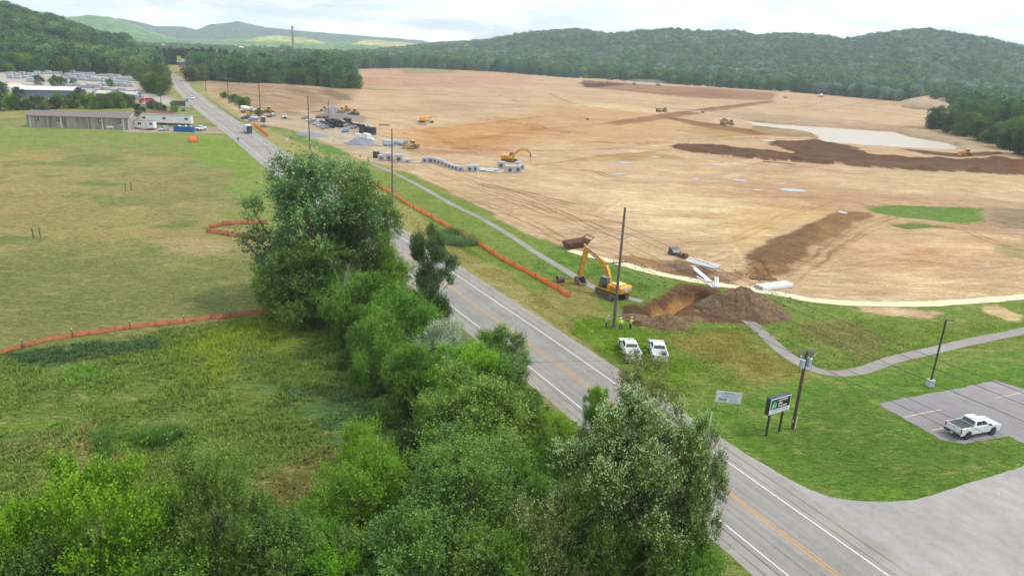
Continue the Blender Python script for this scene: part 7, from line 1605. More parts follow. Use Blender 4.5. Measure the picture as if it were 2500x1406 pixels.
def trailer(label, a, b, D, Hh, z0, wins, door=None):
    A0, rz, L = at_corner(a, b); e = empty('office_trailer', A0, rz, label, 'trailer')
    mb = MB(); mb.box((L / 2, D / 2, z0 + Hh / 2), (L, D, Hh)); mb.build('body', M_WHT, e, bevel=.03); mb = MB(); mb.box((L / 2, D / 2, z0 + Hh + .08), (L + .2, D + .2, .16)); mb.build('roof', mat('grey_flat_roof', A(150, 142, 148), .7), e)
    mb = MB(); mb.box((L / 2, D / 2, z0 / 2), (L * .9, D * .8, z0)); mb.build('undercarriage', M_TRACK, e)
    for f in wins: mb = MB(); mb.box((L * f, -.01, z0 + Hh * .6), (1.3, .06, .9)); w_ = mb.build('window', M_GLASS, e); mb = MB(); mb.box((L * f, -.05, z0 + Hh * .6), (.08, .04, .9)); mb.build('frame', M_WHT, w_)
    if door: mb = MB(); mb.box((L * door, -.02, z0 + 1.1), (.95, .06, 2.1)); mb.build('door', mat('off_white_door', A(220, 218, 206, 1.3), .6), e)
    for k in (.40, .46): 
        for s in (.2, D - .2): wheel(e, L * k, s, .45, .3, spokes=False)
    return e
trailer('long white office trailer with three small windows', (344, 304), (467, 308), 3.2, 3.3, .9, (.07, .47, .91)); trailer('short white site trailer in front of the long one', (329, 315), (376, 317), 2.8, 2.9, .5, (.28, .86), .6)
A0, rz, L = at_corner((319, 313), (328, 313)); e = empty('storage_box', A0, rz, 'blue and white box between the shed and the short trailer', 'container'); mb = MB(); mb.box((.9, 1.5, .8), (1.9, 3, 1.6)); mb.build('lower_body', M_BLUE, e); mb = MB(); mb.box((.9, 1.5, 2.1), (1.9, 3, 1.0)); mb.build('upper_body', M_WHT, e)
A0, rz, L = at_corner((424, 322), (472, 323)); e = empty('dumpster', A0, rz - .1, 'long open blue dumpster filled with scraps by the trailers', 'dumpster'); L = 7.6
for (x, y, sx_, sy_) in ((L / 2, .06, L, .12), (L / 2, 2.34, L, .12), (.06, 1.2, .12, 2.16), (L - .06, 1.2, .12, 2.16)): mb = MB(); mb.box((x, y, 1.15), (sx_, sy_, 2.1)); mb.build('side_wall', M_BLUE, e)
mb = MB()
for k in range(11): mb.box((.3 + k * .7, -.06, 1.15), (.12, .1, 2.0))
mb.box((L / 2, -.05, 2.15), (L, .14, .14)); mb.build('rib', M_BLUE, e); mb = MB(); mb.box((L / 2, 1.2, .2), (L - .3, 2.1, .15)); mb.build('floor', M_BLUE, e)
mb = MB(); g_ = random.Random(3)
for k in range(22): mb.box((g_.uniform(.5, L - .5), g_.uniform(.4, 2.0), g_.uniform(1.7, 2.3)), (g_.uniform(.3, .9), g_.uniform(.2, .7), g_.uniform(.2, .5)), rz=g_.uniform(0, 3), ry=g_.uniform(-.5, .5))
mb.build('scrap_load', M_WHT, e)
A0, rz, L = at_corner((345, 319), (384, 318)); e = empty('flatbed_trailer', A0, rz, 'low empty flatbed trailer in front of the short white trailer', 'trailer'); mb = MB(); mb.box((2.8, 1, .62), (5.6, 2, .12)); mb.box((6.2, 1, .6), (1.4, .15, .12)); mb.build('deck', M_WOOD, e)
for x in (2.4, 3.3): wheel(e, x, .05, .35, .22, spokes=False); wheel(e, x, 1.95, .35, .22, spokes=False)
# cars
c_white = paint_m('car_white', 238, 240, 242); c_sil = paint_m('car_silver', 170, 176, 184); c_dk = paint_m('car_dark_grey', 78, 84, 92); c_bg = paint_m('car_blue_grey', 120, 134, 158); c_blue = paint_m('car_bright_blue', 40, 120, 200); c_red = paint_m('truck_red', 196, 40, 44); c_green = paint_m('car_green_grey', 112, 128, 124); c_blk = paint_m('car_black', 40, 42, 50)
def putcar(o, a, hdg, label, cat='car', group=None): q = G(*a); q[2] += .02; return setat(o, q, hdg, label, cat, group)
hl = math.radians
putcar(car('parked_car', c_sil, 'suv'), (401, 319), hl(-100), 'grey car facing the field between short trailer and dumpster')
o = pickup('pickup_truck', c_white, cover=False); putcar(o, (491, 319), hl(-95), 'white pickup right of the blue dumpster', 'pickup truck')
putcar(car('moving_car', c_white, 'suv'), (470, 242), hl(-62), 'white car driving down the far road')
e = empty('box_truck', P(605, 325), hl(122), 'dark blue backed box truck driving up the road', 'truck')
mb = MB(); mb.box((-1.0, 0, 2.0), (4.9, 2.3, 2.55)); mb.build('cargo_box', mat('white_box_side', A(208, 212, 216, 1.3), .5), e, bevel=.03); mb = MB(); mb.box((-3.48, 0, 2.0), (.06, 2.2, 2.4)); mb.build('rear_door', mat('navy_rear_door', A(62, 72, 96, 1.3), .5), e)
mb = MB(); mb.box((2.3, 0, 1.4), (1.7, 2.1, 1.6), taper=(.7, .9)); mb.build('cab', M_WHT, e, bevel=.08); mb = MB(); mb.box((2.8, 0, 1.8), (.9, 1.8, .6)); mb.build('windshield', M_GLASS, e)
mb = MB(); mb.box((0, 0, .6), (6.4, 1.0, .25)); mb.box((-3.5, 0, .55), (.2, 2.2, .2)); mb.build('chassis', M_BLK, e); mb = MB(); mb.box((-1.0, 0, 3.31), (4.9, 2.3, .05)); mb.build('roof', M_WHT, e)
for x in (2.2, -2.2):
    for y in (.95, -.95): wheel(e, x, y, .45, .3, spokes=False)
for s in (-1, 1): mb = MB(); mb.box((2.2, s * 1.3, 1.7), (.15, .3, .45)); mb.build('mirror', M_BLK, e)
H2 = heading((800, 300), (768, 304))
for (px, py, m_, kd, lb) in ((756, 296, c_white, 'suv', 'white van like car at the rear of the car row left of the black pipes'), (763, 301, c_green, 'suv', 'green grey car second from the rear of the row left of the pipes'), (770, 305, c_sil, 'sedan', 'silver car third from the rear of the row left of the pipes'), (782, 309, c_sil, 'sedan', 'pale silver car in the row, fourth from the rear'), (793, 314, c_bg, 'sedan', 'blue grey car at the front of the row left of the pipes'), (846, 309, c_green, 'sedan', 'green grey car parked against the black pipes behind the blue car'), (864, 314, c_dk, 'sedan', 'dark car right of the green grey one by the pipes'), (843, 323, c_blue, 'sedan', 'bright blue car in front of the black pipes'), (745, 290, c_bg, 'sedan', 'dark blue car hidden at the back of the car row')):
    putcar(car('parked_car', m_, kd), (px, py), H2 + (.0 if py < 320 else .15), lb)
H3 = heading((640, 285), (608, 287))
for (px, py, m_, kd, lb) in ((610, 286, c_dk, 'sedan', 'dark car at the rear of the parked cars behind the guardrail'), (622, 290, c_white, 'suv', 'white car in the middle of the cars behind the guardrail'), (618, 295, c_bg, 'sedan', 'blue grey car nearest the guardrail'), (600, 291, c_blk, 'sedan', 'black car at the left end behind the guardrail')): putcar(car('parked_car', m_, kd), (px, py), H3 + math.pi, lb)
putcar(pickup('pickup_truck', c_white, cover=False), (695, 289), hl(-70), 'white pickup standing alone on the yard gravel', 'pickup truck')
q = G(645, 298); e = empty('portable_toilet', q, .3, 'dark grey blue portable toilet at the guardrail end', 'toilet'); mb = MB(); mb.box((0, 0, 1.15), (1.3, 1.3, 2.3)); mb.build('cabin', mat('dark_blue_plastic', A(64, 80, 96, 1.3), .5), e, bevel=.04); mb = MB(); mb.box((0, 0, 2.36), (1.35, 1.35, .14)); mb.build('roof', M_WHT, e); mb = MB(); mb.box((0, -.66, 1.05), (.8, .04, 1.9)); mb.build('door', mat('navy_rear_door', A(62, 72, 96, 1.3), .5), e)
e = empty('portable_toilet', G(640, 297), .3, 'second portable toilet with white roof beside the dark one', 'toilet'); mb = MB(); mb.box((0, 0, 1.15), (1.3, 1.3, 2.3)); mb.build('cabin', mat('grey_blue_plastic', A(110, 130, 150, 1.3), .5), e, bevel=.04); mb = MB(); mb.box((0, 0, 2.36), (1.35, 1.35, .14)); mb.build('roof', M_WHT, e)
putcar(mixer('mixer_truck'), (603, 276), hl(20), 'white concrete mixer behind the guardrail bank', 'mixer truck')
putcar(loader('tractor', paint_m('dusty_green', 128, 134, 116), r=.8), (632, 278), hl(180), 'dusty grey green tractor right of the white mixer', 'tractor')
putcar(loader('wheel_loader', M_CATY), (658, 276), hl(165), 'yellow wheel loader at the back of the first yard', 'wheel loader')
e = empty('skid_steer', G(666, 283), hl(-60), 'small orange and white loader on tracks in the first yard', 'loader'); mb = MB(); mb.box((0, 0, 1.1), (2.2, 1.2, 1.0)); mb.build('body', M_WHT, e, bevel=.06); mb = MB(); mb.box((.1, 0, 1.9), (1.1, 1.1, .9), taper=(.85, .85)); mb.build('cab', M_BLK, e); mb = MB(); mb.box((-.9, 0, 1.0), (.7, 1.3, 1.1)); mb.build('engine_cover', M_ORANGE, e)
for s in (-1, 1): track(e, -1.1, 1.1, s * .8, .4, .7)
mb = MB(); mb.box((1.6, 0, .35), (.6, 1.8, .6)); mb.build('bucket', M_STEEL, e)
e = empty('equipment_trailer', G(650, 286), 0, 'low orange brown equipment trailer in the first yard', 'trailer'); mb = MB(); mb.box((0, 0, .7), (8, 2.3, .2)); mb.build('deck', M_RUST, e); mb = MB(); mb.box((-3, 0, .9), (1.5, 2.3, .3)); mb.build('ramp', M_ORANGE, e)
for x in (1, 2): wheel(e, x, 1, .4, .25, spokes=False); wheel(e, x, -1, .4, .25, spokes=False)
putcar(loader('backhoe', M_CATY, r=.6), (614, 284), hl(-30), 'small yellow machine below the white mixer drum', 'loader')
# second yard machines
e = empty('soil_roller', G(793, 273), hl(190), 'dusty tan roller parked left of the grey gravel cone', 'roller'); mb = MB(); mb.cyl((1.8, -1.05, .75), (1.8, 1.05, .75), .75, n=20); mb.build('drum', M_TRACK, e)
mb = MB(); mb.box((-.9, 0, 1.4), (2.2, 1.6, 1.0)); mb.box((1.5, 0, .95), (2.2, 2.4, .25)); mb.build('body', M_CATD, e, bevel=.05); mb = MB(); mb.box((0, 0, 2.2), (1.2, 1.4, 1.2)); mb.build('cab', M_GLASS, e); mb = MB(); mb.box((0, 0, 2.85), (1.4, 1.6, .1)); mb.build('cab_roof', M_CATD, e); wheel(e, -1.2, .8, .75, .5, M_DUSTY, M_CATD, False); wheel(e, -1.2, -.8, .75, .5, M_DUSTY, M_CATD, False)
putcar(loader('wheel_loader', M_CATY), (835, 276), hl(-95), 'yellow loader seen from behind right of the gravel cone', 'wheel loader')
putcar(loader('backhoe', M_CATD, hoe=True), (846, 272), hl(90), 'yellow backhoe with raised arm behind the yellow loader', 'backhoe')
putcar(loader('grader', mat('dusty_olive', A(150, 152, 132), .8, noise=.15, nscale=1)), (866, 281), hl(150), 'dusty green grey tractor with trailing frame at the end of the gravel', 'tractor')
e = empty('scrap_bucket', G(790, 290), .4, 'rust brown bucket with dark attachments above the parked cars', 'bucket'); mb = MB(); mb.prism([(0, 0), (1.6, 0), (1.9, 1.5), (1.6, 1.5), (1.3, .3), (0, .3)], -1, 1); mb.build('shell', M_RUST, e); mb = MB(); mb.cyl((-3.5, 2.5, .6), (-1, 2.5, .6), .6); mb.cyl((-.6, 2.2, .5), (2.6, 2.0, .5), .55); mb.build('roller_part', M_BLK, e)
for c, lb in (((770, 274), 'stack of timber mats behind the car row'), ((938, 307), 'timber mats on bare soil right of the black pipes')):
    e = empty('timber_stack', G(*c), heading((760, 274), (785, 275)), lb, 'timber stack'); 
    for k in range(4): mb = MB(); mb.box((0, k * .75, .2 + .12 * (k % 2)), (5.0, .6, .35)); mb.build('beam', M_WOOD, e)
# black pipes
def bpipe(c, L, r, rz, label, up=False, grp='black corrugated pipes in the yard', z=0):
    q = G(*c); e = empty('corrugated_pipe', q, rz, label, 'pipe', grp); mb = MB(); n = int(L / .25)
    if up: 
        mb.cyl((0, 0, 0), (0, 0, L), r, hollow=.15, n=20)
        for k in range(n): mb.cyl((0, 0, k * .25), (0, 0, k * .25 + .12), r + .04, hollow=.08, n=20)
    else:
        mb.cyl((-L / 2, 0, r + z), (L / 2, 0, r + z), r, hollow=.1, n=20)
        for k in range(n): x = -L / 2 + k * L / n; mb.cyl((x, 0, r + z), (x + .12, 0, r + z), r + .035, hollow=.06, n=20)
    mb.build('pipe_wall', M_BPIPE, e, smooth=False)
Hp = heading((800, 300), (830, 306))
for i, (px, py, z) in enumerate(((803, 298, 0), (820, 300, 0), (836, 304, 0), (852, 304, 0), (816, 306, 0), (800, 306, 0), (808, 312, 0), (828, 311, 0), (868, 309, 0), (882, 311, 0), (818, 303, 1.1), (804, 303, 1.0), (812, 309, 1.1), (790, 303, 0), (848, 301, 1.0), (826, 306, 1.1))):
    bpipe((px, py), 5.2, .72, Hp + .08 * math.sin(i * 2), 'large black corrugated pipe lying in the heap behind the blue car', z=z)
for px, py, lb in ((884, 327, 'left black upright coil of the three beside the white wrapped bundles'), (898, 327, 'middle black upright coil of the three, grey film on top'), (911, 329, 'right black upright coil of the three')): bpipe((px, py), 3.0, 1.35, 0, lb, up=True, grp=None)
e = empty('film_heap', G(900, 322), 0, 'heap of pale crumpled film lying behind the upright coils', 'film'); v, f = heap(2.4, 1.4, 3.6, 7, 20); mesh_fast('film', v, f, mat('pale_film', A(176, 182, 180, 1.3), .5, noise=.3, nscale=2), parent=e)
for px, py, L, rz_, lb, r in ((896, 338, 4.2, -.9, 'white wrapped block standing on end, centre of the white bundles', 1.0), (884, 336, 3.4, -.2, 'white wrapped bundle left of the white block', .7), (908, 344, 4.0, -1.0, 'white wrapped roll lying right of the block', .6), (902, 350, 3.0, -1.2, 'short white roll nearest the camera', .5), (873, 334, 2.2, .2, 'white wrapped bundle beside the orange drums', .7)):
    e = empty('wrapped_bundle', G(px, py), rz_, lb, 'bundle'); mb = MB(); mb.box((0, 0, r), (L, r * 1.8, r * 2)) if r > .65 else mb.cyl((-L / 2, 0, r), (L / 2, 0, r), r, n=14); mb.build('wrapping', M_WHT, e, bevel=.12)
for k, (px, py) in enumerate(((867, 330), (871, 327), (864, 327))): e = empty('barrier_drum', G(px, py), 0, 'orange traffic drum beside the white bundles', 'traffic drum', 'orange drums in the yard'); mb = MB(); mb.cyl((0, 0, 0), (0, 0, 1.1), .42, .3, n=14); mb.build('drum_body', M_ORANGE, e); mb = MB(); mb.cyl((0, 0, .4), (0, 0, .6), .40, .37, n=14); mb.build('white_band', M_WHT, e)
pile('debris_heap', (915, 357), 3.4, 1.6, .8, 23, M_WOOD, 'heap of broken wood and roots below the white bundles', cat='debris', n=24)
for i, (px, py, L, rz_) in enumerate(((950, 352, 5, -.1), (949, 357, 4, -.1), (965, 351, 3, -.4), (972, 352, 4, .1), (982, 350, 4, -.1), (978, 355, 3, -.3))):
    e = empty('concrete_pipe', G(px, py), rz_, 'grey concrete pipe lying left of the tan bulldozer', 'pipe', 'concrete pipes beside the bulldozer'); mb = MB(); mb.cyl((-L / 2, 0, .7), (L / 2, 0, .7), .7, hollow=.13, n=18); mb.build('pipe_wall', mat('blue_grey_concrete', A(170, 182, 190), .85, noise=.12, nscale=1), e, smooth=True)
putcar(tracked_dozer('bulldozer', M_CATD), (1005, 363), heading((1030, 365), (985, 368)), 'tan yellow bulldozer with rear ripper left of the small concrete boxes', 'bulldozer')
# water truck
e = empty('service_truck', G(1038, 300), heading((1018, 301), (1058, 301)), 'orange yellow six wheeled service truck alone on the bare soil', 'truck')
mb = MB(); mb.box((-2.0, 0, 2.0), (3.2, 2.4, 1.7)); mb.build('tank_body', mat('orange_body_paint', A(232, 160, 30, 1.2), .5, noise=.1, nscale=1), e, bevel=.06); mb = MB(); mb.box((.6, 0, 2.3), (1.9, 2.4, 2.2)); mb.build('pump_body', mat('pale_yellow_paint', A(240, 196, 96, 1.25), .5), e, bevel=.06)
mb = MB(); mb.box((-3.9, 0, 1.9), (.7, 2.3, 1.6)); mb.build('rear_cabinet', M_WHT, e); mb = MB(); mb.box((2.7, 0, 1.6), (1.6, 2.2, 1.3)); mb.prism([(3.2, .9), (4.6, .9), (4.6, 1.5), (3.9, 2.0), (3.2, 2.2)], -1.05, 1.05); mb.build('cab', mat('cream_cab', A(226, 214, 190, 1.25), .5), e, bevel=.08)
mb = MB(); mb.box((2.6, 0, 2.35), (1.2, 1.8, .5)); mb.build('cab_window', M_GLASS, e); mb = MB(); mb.box((0, 0, .8), (8.2, .9, .3)); mb.build('chassis', M_BLK, e)
for x in (3.6, -1.2, -2.4):
    for y in (1.05, -1.05): wheel(e, x, y, .6, .4, M_DUSTY, M_RIM, False)
e = empty('timber_stack', G(1030, 305), 0, 'low grey timber mat in front of the orange service truck', 'timber stack'); mb = MB(); mb.box((0, 0, .2), (5, .9, .35)); mb.build('beam', M_WOOD, e)
# concrete boxes
def cbox(c, w, d, h, rz, label, hole=True, group='precast concrete boxes in a row', m=None, name='concrete_box', hs=(0,)):
    q = G(*c); e = empty(name, q, rz, label, 'concrete box', group); m = m or M_CONC; t_ = .16; mb = MB()
    for (x, y, sx_, sy_) in ((0, -d / 2 + t_ / 2, w, t_), (0, d / 2 - t_ / 2, w, t_), (-w / 2 + t_ / 2, 0, t_, d - 2 * t_), (w / 2 - t_ / 2, 0, t_, d - 2 * t_)): mb.box((x, y, h / 2), (sx_, sy_, h))
    mb.box((0, 0, .1), (w - 2 * t_, d - 2 * t_, .2)); mb.box((0, 0, h - .06), (w - 2 * t_, d - 2 * t_, .1)); mb.build('shell', m, e, bevel=.02)
    if hole:
        for sd in (0, 1):
            mb = MB(); r = min(w, h) * .27
            if sd == 0: mb.cyl((0, -d / 2 - .06, h * .45), (0, -d / 2 + .01, h * .45), r + .09, hollow=.09, n=18)
            else: mb.cyl((w / 2 - .01, 0, h * .45), (w / 2 + .06, 0, h * .45), r + .09, hollow=.09, n=18)
            rg = mb.build('opening_rim', m, e); mb = MB()
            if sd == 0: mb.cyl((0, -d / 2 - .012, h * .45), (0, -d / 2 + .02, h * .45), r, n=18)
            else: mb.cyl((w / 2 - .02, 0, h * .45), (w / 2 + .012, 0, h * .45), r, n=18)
            mb.build('opening', mat('hole_shade', (.10, .10, .11), .9), rg)  # flat dark disc, painted for the shade inside a hole
    return e
cbox((919, 386), 2.2, 2.0, 2.2, .1, 'black boxy tank at the left end of the concrete boxes', False, None, M_BPIPE, 'black_tank')
cb = [(930, 392, 2.0, 1.8, 1.9, .2), (949, 393, 2.3, 2.3, 2.6, .15), (974, 397, 2.6, 2.2, 2.7, .1), (996, 397, 2.0, 1.9, 1.2, 0), (1038, 398, 2.0, 1.8, 1.9, -.1), (1053, 398, 2.0, 1.8, 1.9, -.1), (1065, 399, 1.4, 1.8, 1.8, -.5), (1074, 401, 1.4, 1.8, 1.7, -.5), (1083, 404, 1.5, 1.8, 1.7, -.5), (1092, 407, 1.4, 1.7, 1.4, -.5), (1100, 410, 1.5, 1.7, 1.4, -.5), (1108, 413, 1.5, 1.7, 1.4, -.5), (1116, 415, 1.4, 1.7, 1.4, -.4), (1125, 418, 1.6, 1.6, 1.6, 0), (1147, 419, 2.4, 2.0, 2.0, 0), (1162, 419, 1.6, 2.0, 2.0, -.2), (1223, 411, 2.6, 2.0, 2.2, 0), (1265, 410, 2.2, 2.0, 2.0, 0), (1273, 413, 1.6, 1.8, 1.7, .2), (1245, 422, 3.6, 2.0, 2.3, 0), (1264, 421, 1.9, 2.2, 2.3, .1)]
for i, (px, py, w_, d_, h_, r_) in enumerate(cb): cbox((px, py), w_, d_, h_, r_, 'grey precast concrete box with a round opening in the storage row')
for i, (px, py) in enumerate(((1018, 398), (1174, 414), (1180, 418), (1190, 415), (1197, 420), (1208, 417), (1218, 422), (1090, 404))):
    e = empty('concrete_slab', G(px, py), .1 * math.sin(i), 'flat white concrete slab lying in the storage row', 'concrete slab', 'precast slabs lying in the row'); mb = MB(); mb.box((0, 0, .18 + .12 * (i % 3)), (2.4, 1.8, .28), rx=.06 * (i % 3)); mb.build('slab', M_CONC, e, bevel=.02)
# machines far out on the site
putcar(scraper('scraper', M_CATD), (1432, 202), hl(190), 'dusty scraper on the dark fill, leftmost machine on the far platform', 'scraper')
putcar(scraper('scraper', M_CATY), (1476, 205), hl(5), 'bright yellow scraper on the far platform, right of the leftmost machine', 'scraper')
putcar(tracked_dozer('bulldozer', M_CATD), (1547, 208), hl(10), 'small dusty bulldozer on the far platform in front of the dust cloud', 'bulldozer')
putcar(loader('wheel_loader', M_CATD), (1606, 210), hl(5), 'dusty wheel loader right of the dust cloud', 'wheel loader')
putcar(dump_truck('dump_truck', M_CATD, False), (1614, 274), hl(20), 'empty brown dump truck crossing the haul road', 'dump truck')
putcar(dump_truck('dump_truck', M_CATD), (1773, 306), heading((1758, 306), (1795, 308)), 'dump truck heaped with brown soil left of the pond', 'dump truck')
putcar(tracked_dozer('bulldozer', M_CATY, False), (2358, 380), hl(170), 'yellow bulldozer pushing dark soil below the right trees', 'bulldozer')
putcar(mixer('mixer_truck'), (2003, 237), hl(200), 'white mixer truck far out near the wood line', 'mixer truck')
putcar(tracked_dozer('bulldozer', M_CATY, False), (1521, 199), hl(60), 'pale yellow machine among white trucks behind the platform', 'bulldozer')
putcar(car('parked_car', c_white, 'suv'), (1507, 196), hl(0), 'white vehicle parked behind the platform near the wood', 'car')
for k, (px, py, s_) in enumerate(((1918, 240, 3.4), (1716, 276, 2.0), (1434, 293, 1.4))):
    g = np.random.default_rng(k); q = G(px, py); mb = MB()
    for j in range(40): a = g.uniform(0, 6.28); l_ = g.uniform(.4, 1) * s_; z_ = g.uniform(0, .3) * s_; mb.cyl((math.cos(a) * .3 * s_, math.sin(a) * .3 * s_, z_ * .3), (math.cos(a) * l_, math.sin(a) * l_, z_ + g.uniform(0, .8) * s_), .09, .03, n=4)
    o = mb.build('brush_pile', mat('grey_brush', A(104, 86, 74), .9)); o.location = [float(v) for v in q]; tag(o, ('tangled brush heap left of the far mixer truck', 'small bare shrub on the pond bank', 'small brush clump on the bare soil')[k], 'brush pile')
for i, (px, py, hh) in enumerate(((1706, 211, 16), (1731, 213, 24), (1743, 214, 24))):
    q = G(px, py); mb = MB(); mb.tube([(0, 0, 0), (.3, 0, hh * .5), (0, 0, hh)], .35, r1=.12, n=6); o = mb.build('dead_tree', mat('pale_dead_trunk', A(186, 184, 170), .8)); o.location = [float(v) for v in q]; tag(o, 'tall bare pale trunk in front of the middle wood line', 'dead tree', 'bare trunks at the wood line')
# dust cloud, real particles of air
me = bpy.data.meshes.new('dust'); bm = bmesh.new(); bmesh.ops.create_icosphere(bm, subdivisions=3, radius=1)
for v in bm.verts: v.co = Vector((v.co.x * 28, v.co.y * 8, v.co.z * 5 + 2.5))
bm.to_mesh(me); bm.free(); o = bpy.data.objects.new('dust', me); COL.objects.link(o); o.location = [float(v) for v in G(1578, 208)]; o.rotation_euler = (0, 0, .05); tag(o, kind='stuff')
dm = bpy.data.materials.new('dust_air'); dm.use_nodes = True; t = dm.node_tree; t.nodes.clear(); o_ = N(t, 'ShaderNodeOutputMaterial'); v_ = N(t, 'ShaderNodeVolumePrincipled'); v_.inputs['Color'].default_value = (.9, .84, .78, 1); v_.inputs['Density'].default_value = .035; t.links.new(v_.outputs[0], o_.inputs['Volume']); me.materials.append(dm)
# stone yard
M_STONE = mat('paving_stone', A(188, 190, 200), .85, noise=.18, nscale=.4); M_PALW = mat('white_pallet_wrap', A(220, 222, 228, 1.35), .6, noise=.1, nscale=.5)
pal = None; g_ = random.Random(5); cnt = 0
rows = [((18, 186), (150, 180)), ((150, 178), (318, 193)), ((14, 192), (90, 192)), ((150, 186), (322, 199)), ((70, 200), (160, 198)), ((160, 194), (322, 205)), ((160, 206), (325, 213)), ((165, 212), (250, 217)), ((228, 222), (330, 226)), ((225, 229), (333, 231))]
for a, b in rows:
    A0, B0 = P(*a), P(*b); L = np.linalg.norm((B0 - A0)[:2]); n = int(L / 4.6)
    for i in range(n):
        if cnt > 290 or g_.random() < .08: continue
        for r_ in range(1):
            q = A0 + (B0 - A0) * ((i + .5) / n); hh = g_.choice((1.6, 2.2, 3.0)); cnt += 1
            if pal is None:
                pal = empty('stone_pallet', q, 0, 'pallet stack of pale grey paving stone in the left yard', 'pallet stack', 'stacked stone pallets of the left yard')
                mb = MB(); mb.box((0, 0, .6), (1.0, 1.0, .8)); mb.build('stone_block', M_STONE, pal); mb = MB(); mb.box((0, 0, 1.02), (1.0, 1.0, .05)); mb.build('wrap', M_PALW, pal); mb = MB(); mb.box((0, 0, .1), (1.05, 1.05, .18)); mb.build('pallet', M_WOOD, pal); o = pal
            else: o = copy_tree(pal)
            o.location = (q[0] + g_.uniform(-.3, .3), q[1] + g_.uniform(-1, 1), Hs(q[0], q[1]) - .05); o.rotation_euler = (0, 0, .1 + g_.uniform(-.05, .05)); o.scale = (4.3, 2.6, hh * .9)
A0, rz, L = at_corner((32, 238), (196, 240)); e = empty('warehouse', A0, rz, 'long low building with a bright white roof in the stone yard', 'warehouse'); mb = MB(); mb.box((L / 2, 7, 2), (L, 14, 4.4)); mb.build('wall', mat('slate_blue_wall', A(116, 128, 150), .8), e); mb = MB(); mb.prism([(-.4, 4.1), (7, 5.6), (14.4, 4.1), (14.4, 4.3), (7, 5.85), (-.4, 4.3)], -.4, L + .4, axis='x'); mb.build('roof', M_PALW, e)
A0, rz, L = at_corner((235, 243), (330, 247)); e = empty('yard_building', A0, rz, 'tan roofed low building at the right of the stone yard', 'building'); mb = MB(); mb.box((L / 2, 5, 1.6), (L, 10, 3.4)); mb.build('wall', mat('grey_metal_wall', A(130, 140, 140), .7), e); mb = MB(); mb.prism([(-.4, 3.3), (5, 4.5), (10.4, 3.3), (10.4, 3.5), (5, 4.75), (-.4, 3.5)], -.4, L + .4, axis='x'); mb.build('roof', mat('tan_roof', A(206, 194, 172, 1.35), .8), e)
pile('sand_pile', (30, 212), 11, 6, 2.6, 31, mat('pale_sand', A(222, 214, 180), .95, noise=.1, nscale=.3), 'pale yellow sand pile at the left end of the stone yard', cat='sand pile', n=30)
e = empty('red_truck', G(358, 252), hl(205), 'red heavy truck parked beside the leaning pole', 'truck'); mb = MB(); mb.box((-1.5, 0, 2.0), (4.2, 2.3, 1.7)); mb.build('body', mat('dark_red_paint', A(168, 50, 46, 1.3), .5), e, bevel=.08); mb = MB(); mb.box((1.6, 0, 1.8), (1.8, 2.2, 2.0), taper=(.8, .9)); mb.box((3.1, 0, 1.3), (1.6, 1.8, 1.1)); mb.build('cab', c_red, e, bevel=.1); mb = MB(); mb.box((2.3, 0, 2.35), (.5, 1.8, .6)); mb.build('windshield', M_GLASS, e)
for x in (2.9, -1.6, -2.7):
    for y in (.95, -.95): wheel(e, x, y, .52, .35, spokes=False)
putcar(car('parked_car', c_white, 'sedan'), (359, 258), hl(190), 'white car parked in front of the red truck'); putcar(pickup('pickup_truck', c_white, cover=False), (371, 260), hl(185), 'white pickup between the white car and the dark hedge', 'pickup truck'); putcar(car('parked_car', c_dk, 'suv'), (378, 255), hl(10), 'dark grey car right of the red truck'); putcar(car('parked_car', c_blk, 'sedan'), (448, 271), hl(-60), 'black car at the roadside end of the dark hedge')
e = empty('cargo_container', G(440, 258), hl(5), 'dark brown container at the roadside beyond the hedge', 'container'); mb = MB(); mb.box((0, 0, 1.3), (7, 2.4, 2.5)); mb.build('shell', mat('dark_brown_metal', A(96, 84, 88), .7, noise=.15, nscale=1), e, bevel=.03)
e = empty('canopy', G(335, 250), .1, 'grey metal canopy left of the leaning pole', 'canopy'); mb = MB(); mb.prism([(-3, 4.6), (3, 3.8), (3, 3.6), (-3, 4.4)], -3, 3); mb.build('roof', M_GALV, e); mb = MB(); [mb.box((x, y, 2), (.2, .2, 4)) for x in (-2.7, 2.7) for y in (-2.7, 2.7)]; mb.build('post', M_GALV, e)
# roadside signs
for c, hh, w_, lb in (((702, 352), 2.3, 1.1, 'small white road sign beside the ditch strip'), ((582, 349), 2.0, .9, 'small grey road sign seen from behind on the left verge'), ((459, 272), 4.6, 2.2, 'white advertising sign on the left verge of the far road')):
    q = G(*c); e = empty('road_sign', q, hl(-15), lb, 'sign'); mb = MB(); mb.box((0, 0, hh / 2), (.1, .1, hh)); mb.build('post', M_GALV, e); mb = MB(); mb.box((0, -.06, hh - w_ * .6), (w_, .05, w_ * 1.25)); mb.build('sign_plate', M_WHT if 'white' in lb else M_GALV, e)
    if hh > 4: mb = MB(); mb.box((0, -.06, hh + 1.0), (w_ * .8, .08, 1.6)); mb.build('upper_plate', M_GALV, e)
